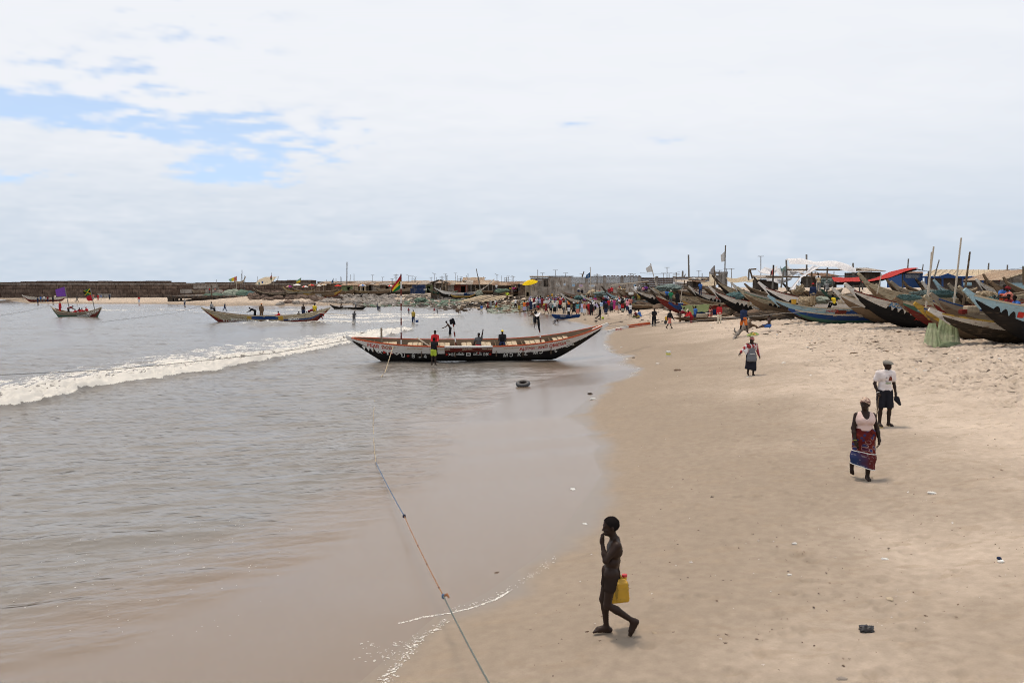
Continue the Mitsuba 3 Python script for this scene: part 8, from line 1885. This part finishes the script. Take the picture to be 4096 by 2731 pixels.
# driftwood log in front of the navy jacket
lg=thing('driftwood','forked driftwood log lying before the fruit seller','log')
LP=[on_ground(2932,1357),on_ground(2950,1350) + [0,0,0.25],on_ground(2972,1345) + [0,0,0.62],on_ground(2990,1340) + [0,0,1.0]]
obj('trunk',field_mesh([('c',LP[0],LP[1],0.05,0.13),('c',LP[1],LP[2],0.13,0.15),('c',LP[2],LP[3],0.15,0.13)],0.05,0.1,0,(),0.05,4),'board_grey',lg,True)
obj('branch',tube([LP[1],LP[1] + [-0.22,0,0.22],LP[1] + [-0.20,0,0.42]],[0.09,0.06,0.03]),'board_grey',lg,40);obj('branch',tube([LP[2],LP[2] + [0.3,-0.1,-0.35],LP[2] + [0.5,-0.1,-0.5]],[0.06,0.04,0.02]),'board_grey',lg,40)
k=thing('basket','patterned basket on the sand above the fruit tray','basket');obj(None,rbox(0.75,0.4,0.55,0.1,1),'board_brown',k,30,Mx(on_ground(2996,1322) + [0,0.6,0.35],0.3,1,0,-0.35))
# nets
def net_gaps(p,n,uv):return 0.62+0.38*smoothstep(0.4,0.6,noise(p.x*60,p.y*60,p.z*60))
scene['net_sheer']={'type':'mask','opacity':proc(net_gaps),'bsdf':{'type':'twosided','bsdf':{'type':'diffuse','reflectance':proc(lambda p,n,uv:mix((0.15,0.19,0.11),(0.24,0.28,0.17),fbm(p.x*9,p.y*9,p.z*14,3)))}}}
hn=thing('hanging_net','green fishing net hanging from the yellow bow to the sand','fishing net')
for (px0,px1,y0,y1,s) in ((3702,3752,1292,1382,1),(3748,3830,1262,1388,2)):
 P0,P1,Q0,Q1=at(px0+14,y0,41.8),at(px1 -8,y0,41.8),at(px0 -12,y1,40.8),at(px1+14,y1,40.6)
 def f(u,v):
  p=(P0* (1 -u) +P1*u) * (1 -v) + (Q0* (1 -u) +Q1*u) *v
  return p+np.array([0,-0.16*math.sin(math.pi*u) * (0.5+v) +0.03*math.sin(u*13+s+3*v) +0.02*math.sin(u*37+5*v),(0.10*math.sin(u*7+s) +0.05*math.sin(u*23)) *v])
 obj('net_fold',sheet(f,34,16),'net_sheer',hn,True)
obj('net_pile',lump(1,(0.55,0.35,0.2),41,0.4,2.2,3),'net_sheer',hn,True,Mx(on_ground(3790,1388) + [0.2,0.2,0.05]))
gn=thing('hanging_net','olive green net draped over the side of the blue canoe','fishing net')
for i,(x0,x1,y0,y1,x2,x3) in enumerate([(868,1060,1062,1200,960,1100),(1060,1330,1050,1160,1130,1300)]):
 c=[at(*c6(x0,y0),90.5),at(*c6(x1,y0 -10),90.5),at(*c6(x3,y1),89),at(*c6(x2,y1),89)]
 obj('net_fold',quad_sheet(c,0.1,0.12,60+i,18,10),cloth_mat('net_olive',(0.13,0.155,0.075),0.3) if 'net_olive' not in scene else 'net_olive',gn,True)
for i,(fn,x,y,d,s,mat,lab) in enumerate([(c6,690,790,116,(1.7,1.0,0.45),'net_grey','big teal net heap on the boats below the dark wall'),(c5,730,440,143,(1.2,0.9,0.6),'sack_tan','straw coloured heap in the brown boat'),(c5,905,440,140,(1.4,0.9,0.4),'net_grey','teal net heap behind the blue prow boat'),(c4,1850,650,132,(1.2,0.6,0.35),'net_teal','teal net heap in the AM JIB boat'),
                                   (c7,1130,985,68,(0.9,0.5,0.28),'net_pale','pale net heap in the aqua canoe'),(c7,900,1000,69,(0.9,0.6,0.4),'sack_tan','tan sack in the aqua canoe left of the blue shirt'),(c8,660,740,62,(1.3,0.6,0.28),'net_grey','blue green net heap below the tall poles'),(c8,400,785,54,(0.7,0.4,0.2),'net_teal','dark net heap on the AZUNTO boat'),(c8,810,740,60,(1.0,0.5,0.25),'net_teal','dark blue net heap right of the tall poles'),(c8,1330,800,48,(1.0,0.8,0.4),'sack_tan','tan sacks behind the front right boat'),(c8,1440,840,42,(1.3,0.6,0.30),'net_teal','grey teal net in the front right boat'),
                                   (c7,750,830,80,(1.0,0.6,0.4),'sack_tan','pale sack heap under the hanging cloth'),(c7,1190,700,96,(1.4,0.8,0.5),'net_grey','brown sack heap left of the red awning'),(c6,1730,920,84,(1.0,0.6,0.4),'net_teal','net heap in the S.50 boat'),(ci,1720,440,214,(0.9,0.8,0.8),'net_pale','pale net heap hung beside the EBENEZER boat'),(ci,2110,395,192,(1.1,0.8,0.5),'net_green','green net heap under the dark shack'),(ci,2210,385,190,(1.0,0.8,0.35),'net_green','flat green net right of it'),(c1,690,320,206,(1.6,1.2,0.5),'net_green','bright green net heap on the rubble behind the flag mast')]):
 P=at(*fn(x,y),d);k=thing('net_heap',lab,'fishing net')
 m=lump(1.0,s,700+i,0.45,2.0,4);m.vertices+=0.34*np.mean(s) * (meshkit.fbm(m.vertices*14+i,2,i+3)[:,None] -0.5) +0.12*np.mean(s) * (meshkit.fbm(m.vertices*6+i,2,i)[:,None] -0.5)
 obj(None,m,mat,k,False,Mx(P,i*0.4))
# loads carried on heads, cans and crates
def bowl(label,P,r,mat,name='basin'):
 k=thing(name,label,'basin');obj(None,trimesh.creation.revolve([(0,0),(r*0.6,0),(r,r*0.36),(r*1.05,r*0.38),(r*0.95,r*0.36),(r*0.55,0.03),(0,0.03)],sections=20),mat,k,40,Mx(P))
bowl('white basin on the head of the woman in teal',at(*c4(1818,752),117),0.36,'enamel_white');bowl('red brown basin right of the white basin',at(*c4(2000,745),119),0.34,'board_red');bowl('pale blue basin in the middle of the crowd',at(*c4(1310,745),120),0.34,'paper_blue');bowl('grey tray on the head of the woman in brown',at(*c4(455,712),121),0.30,'roof_grey');bowl('white basin by the seated salmon dress',at(*c6(1300,1195),83),0.3,'enamel_white')
for (fn,x,y,d,s,mat,lab,nm,ct) in [(c5,1612,440,116,(0.62,0.4,0.32),'scrap_white','white crate on the head of the woman in olive','crate','crate'),(c5,1465,505,118,(0.5,0.35,0.2),'paint_red','red bundle on the head of the salmon blouse','bundle','bundle'),(c5,1020,510,128,(0.45,0.35,0.35),'paint_pale_blue','turquoise bundle carried high in the crowd','bundle','bundle'),(c4,1085,755,118,(0.75,0.4,0.35),'scrap_white','white sack bundle in the crowd left of the dinghy','bundle','bundle'),(c4,1222,588,168,(0.35,0.3,0.55),'plastic_yellow','yellow jerrycan at the wall corner','jerrycan','jerrycan'),
                                       (ci,2105,712,138,(0.5,0.4,0.4),'board_brown','brown crate beside the green crate on the shore','crate','crate'),(ci,2128,728,137,(0.75,0.45,0.3),'net_green','green crate on the shore','crate','crate'),(c5,1425,820,114,(0.3,0.3,0.4),'net_pale','pale green can at the feet of the red shorts','can','can'),(c8,1565,790,40.5,(0.42,0.3,0.42),'paint_orange','orange can in the front right boat','can','can'),(c8,1160,925,43.5,(0.75,0.4,0.35),'board_beige','torn cardboard box behind the black canoe','box','box'),(c8,1060,955,43,(0.35,0.3,0.25),'paint_red','red tub left of the torn cardboard box','tub','tub'),(c8,1115,622,72,(0.6,0.4,0.3),'paint_pale_blue','turquoise bundle on the far brown boat','bundle','bundle'),(c6,1205,1225,82,(0.95,0.6,0.35),'board_beige','wooden fish box behind the dark canoe','box','box'),(c7,1440,1010,66,(0.5,0.5,0.3),'board_beige','tan board end right of the yellow vest','board','board')]:
 k=thing(nm,lab,ct);obj(None,rbox(*s,min(s) *0.18,1),mat,k,30,Mx(at(*fn(x,y),d),0.2))
P=on_ground(*c6(640,1270)) + [0,0,0.75];k=thing('bag','yellow bag under the arm of the black jacket','bag');obj(None,lump(0.2,(0.8,0.6,1.2),81,0.2,1.5,2),'plastic_yellow',k,True,Mx(at(*c6(650,1270),79)))
k=thing('bag','black bag hanging from the hand of the black jacket','bag');obj(None,lump(0.18,(0.8,0.6,1.3),82,0.2,1.5,2),'bag_black',k,True,Mx(at(*c6(636,1328),79)))
k=thing('bag','small black bag in the hand of the white vest','bag');obj(None,lump(0.13,(0.8,0.6,1.3),83,0.2,1.5,2),'bag_black',k,True,Mx(at(*c5(1638,880),116)))
k=thing('sack','white sack carried at the wet edge','sack');obj(None,lump(0.36,(1.3,0.8,0.6),84,0.25,1.5,2),'scrap_white',k,True,Mx(at(*c4(765,1065),112)))
for i,s in enumerate((-1,1)):
 k=thing('basket',('left' if s<0 else 'right') +' basket on the yoke of the wading man','basket');obj(None,lump(0.32,(1,1,1.1),86+i,0.2,1.5,2),'board_brown',k,True,Mx(at(1360+ (1003 if s<0 else 1042) *0.4677,1050+ (408 if s<0 else 393) *0.4677,140)))
# foam lace, flecks and shells
def foam_line(label,pts,n,w,seed,size=(0.008,0.03)):
 w*=0.55
 r=np.random.default_rng(seed);P=np.array([on_ground(*p) for p in pts]);L=np.r_[0,np.cumsum(np.linalg.norm(np.diff(P[:,:2],axis=0),axis=1))];out=[]
 for i in range(n):
  t=r.random() *L[-1];q=np.array([np.interp(t,L,P[:,j]) for j in range(3)]);q[:2] +=r.normal(0,w,2) *np.array([1.6,1])
  s=r.uniform(*size) * (0.6+0.8*r.random());m=trimesh.creation.icosphere(subdivisions=1,radius=1);m.apply_scale((s*r.uniform(1,2.6),s,s*0.28));z=float(np.maximum(gz(q[0],q[1]) +0.004,surf_z(q[0],q[1])));m.apply_transform(Mx((q[0],q[1],z),r.uniform(-0.5,0.5)));out.append(m)
 obj('foam_lace',cat(out),'foam',None,True,label=label,kind='stuff')
from scipy.interpolate import RegularGridInterpolator
_rows=ROWS
def surf_z(x,y):
 i=int(np.clip(np.searchsorted(ROWS,y),1,len(ROWS) -1));hw=0.72*max(ROWS[i],7) +8;j=int(np.clip(round((x/hw+1) /2* (len(COLS) -1)),0,len(COLS) -1));return float(SEAZ[i,j])
foam_line('thin white foam line along the front of the wash',[(1595,2498),(1700,2470),(1800,2455),(1900,2430),(1980,2400),(2040,2365)],330,0.014,1,(0.003,0.009))
foam_line('broken bubbles behind the foam line',[(1780,2445),(1880,2420),(1960,2395),(2040,2355),(2180,2270),(2215,2225)],110,0.06,2,(0.003,0.008))
foam_line('lacy foam patch on the wet sand at the bottom',[(1790,2480),(1745,2515),(1690,2545),(1650,2575),(1630,2620),(1585,2665),(1545,2715),(1528,2740)],260,0.05,3,(0.003,0.009))
foam_line('scattered foam bubbles left of the lacy patch',[(1500,2580),(1540,2640),(1600,2560)],70,0.14,4,(0.003,0.008))
foam_line('foam along the wash beyond the tyre',[(2420,1380),(2440,1404),(2510,1434),(2480,1456),(2560,1477),(2510,1510)],110,0.10,5,(0.010,0.03))
foam_line('small foam specks drifting on the near water',[(60,2260),(400,2480),(700,2520),(1000,2400),(900,2150),(500,2330),(100,2350)],240,0.6,6,(0.002,0.007))
def flecks(label,n,seed,mats,region,size,sdr,elong=2.5,name='beach_flecks'):
 r=np.random.default_rng(seed);out=[]
 x0,x1,y0,y1=region
 Y=np.exp(r.uniform(math.log(y0),math.log(y1),n*4));X=r.uniform(x0,x1,n*4) *Y
 sd=dist_shore(X,Y);ok=(sd>sdr[0]) & (sd<sdr[1]);X,Y=X[ok][:n],Y[ok][:n];Z=ground_z(X,Y)
 for x,y,z in zip(X,Y,Z):
  s=r.uniform(*size) * (0.5+r.random());m=trimesh.creation.icosphere(subdivisions=0,radius=1);m.vertices*=r.uniform(0.6,1.3,(len(m.vertices),1));m.apply_scale((s*r.uniform(1,elong),s,s*0.45));m.apply_transform(Mx((x,y,z+s*0.15),r.uniform(0,3.1)));out.append(m)
 obj(name,cat(out),mats,None,False,label=label,kind='stuff')
flecks('dark weed flecks strewn over the smooth sand',760,1,'board_brown',(0.02,0.64,8,60),(0.003,0.012),(1.0,40))
flecks('black specks strewn over the smooth sand',240,2,'iron_dark',(0.02,0.64,8,70),(0.003,0.009),(0.8,40))
flecks('white shell bits strewn over the sand',220,3,'scrap_white',(0.02,0.64,8,80),(0.003,0.009),(0.5,40))
flecks('rubbish strewn under the boats on the right',260,4,'board_brown',(0.15,0.62,38,110),(0.03,0.10),(9,40),3,'beach_litter')
flecks('white rubbish strewn below the boats on the right',130,5,'scrap_white',(0.12,0.62,30,110),(0.02,0.06),(8,40),2,'beach_litter')
flecks('dark rubbish strewn on the upper sand',200,6,'iron_dark',(0.12,0.62,32,115),(0.02,0.07),(8,40),3,'beach_litter')
flecks('bits of rubbish on the sand before the crowd',60,7,'iron_dark',(0.03,0.22,85,118),(0.08,0.22),(1.5,14),2,'beach_litter')

def boat_clutter(label,n,seed,mat,region,size):
 r=np.random.default_rng(seed);out=[]
 while len(out) <n:
  d=r.uniform(*region[2:]);x=(r.uniform(*region[:2]) -CX) /F*d
  if dist_shore(np.array([x]),np.array([d]))[0] <13:continue
  s=r.uniform(*size);m=lump(s,(r.uniform(1.2,3.0),1,r.uniform(0.5,1.0)),int(r.integers(1e6)),0.5,1.6,1);m.apply_transform(Mx((x,d,gz(x,d) +s*0.25),r.uniform(0,3.1)));out.append(m)
 obj('boat_clutter',cat(out),mat,None,False,label=label,kind='stuff')
boat_clutter('dark gear heaped between the boats on the right',260,1,'tarred_wood',(2560,4150,74,132),(0.3,0.85))
boat_clutter('brown gear and boards heaped between the boats on the right',240,2,'board_brown',(2560,4150,74,132),(0.3,0.8))
boat_clutter('grey nets and sacks heaped between the boats on the right',160,3,'board_grey',(2560,4150,76,132),(0.25,0.7))
boat_clutter('gear and nets piled below the wall behind the crowd',200,4,'board_brown',(2230,2660,128,165),(0.3,0.8))
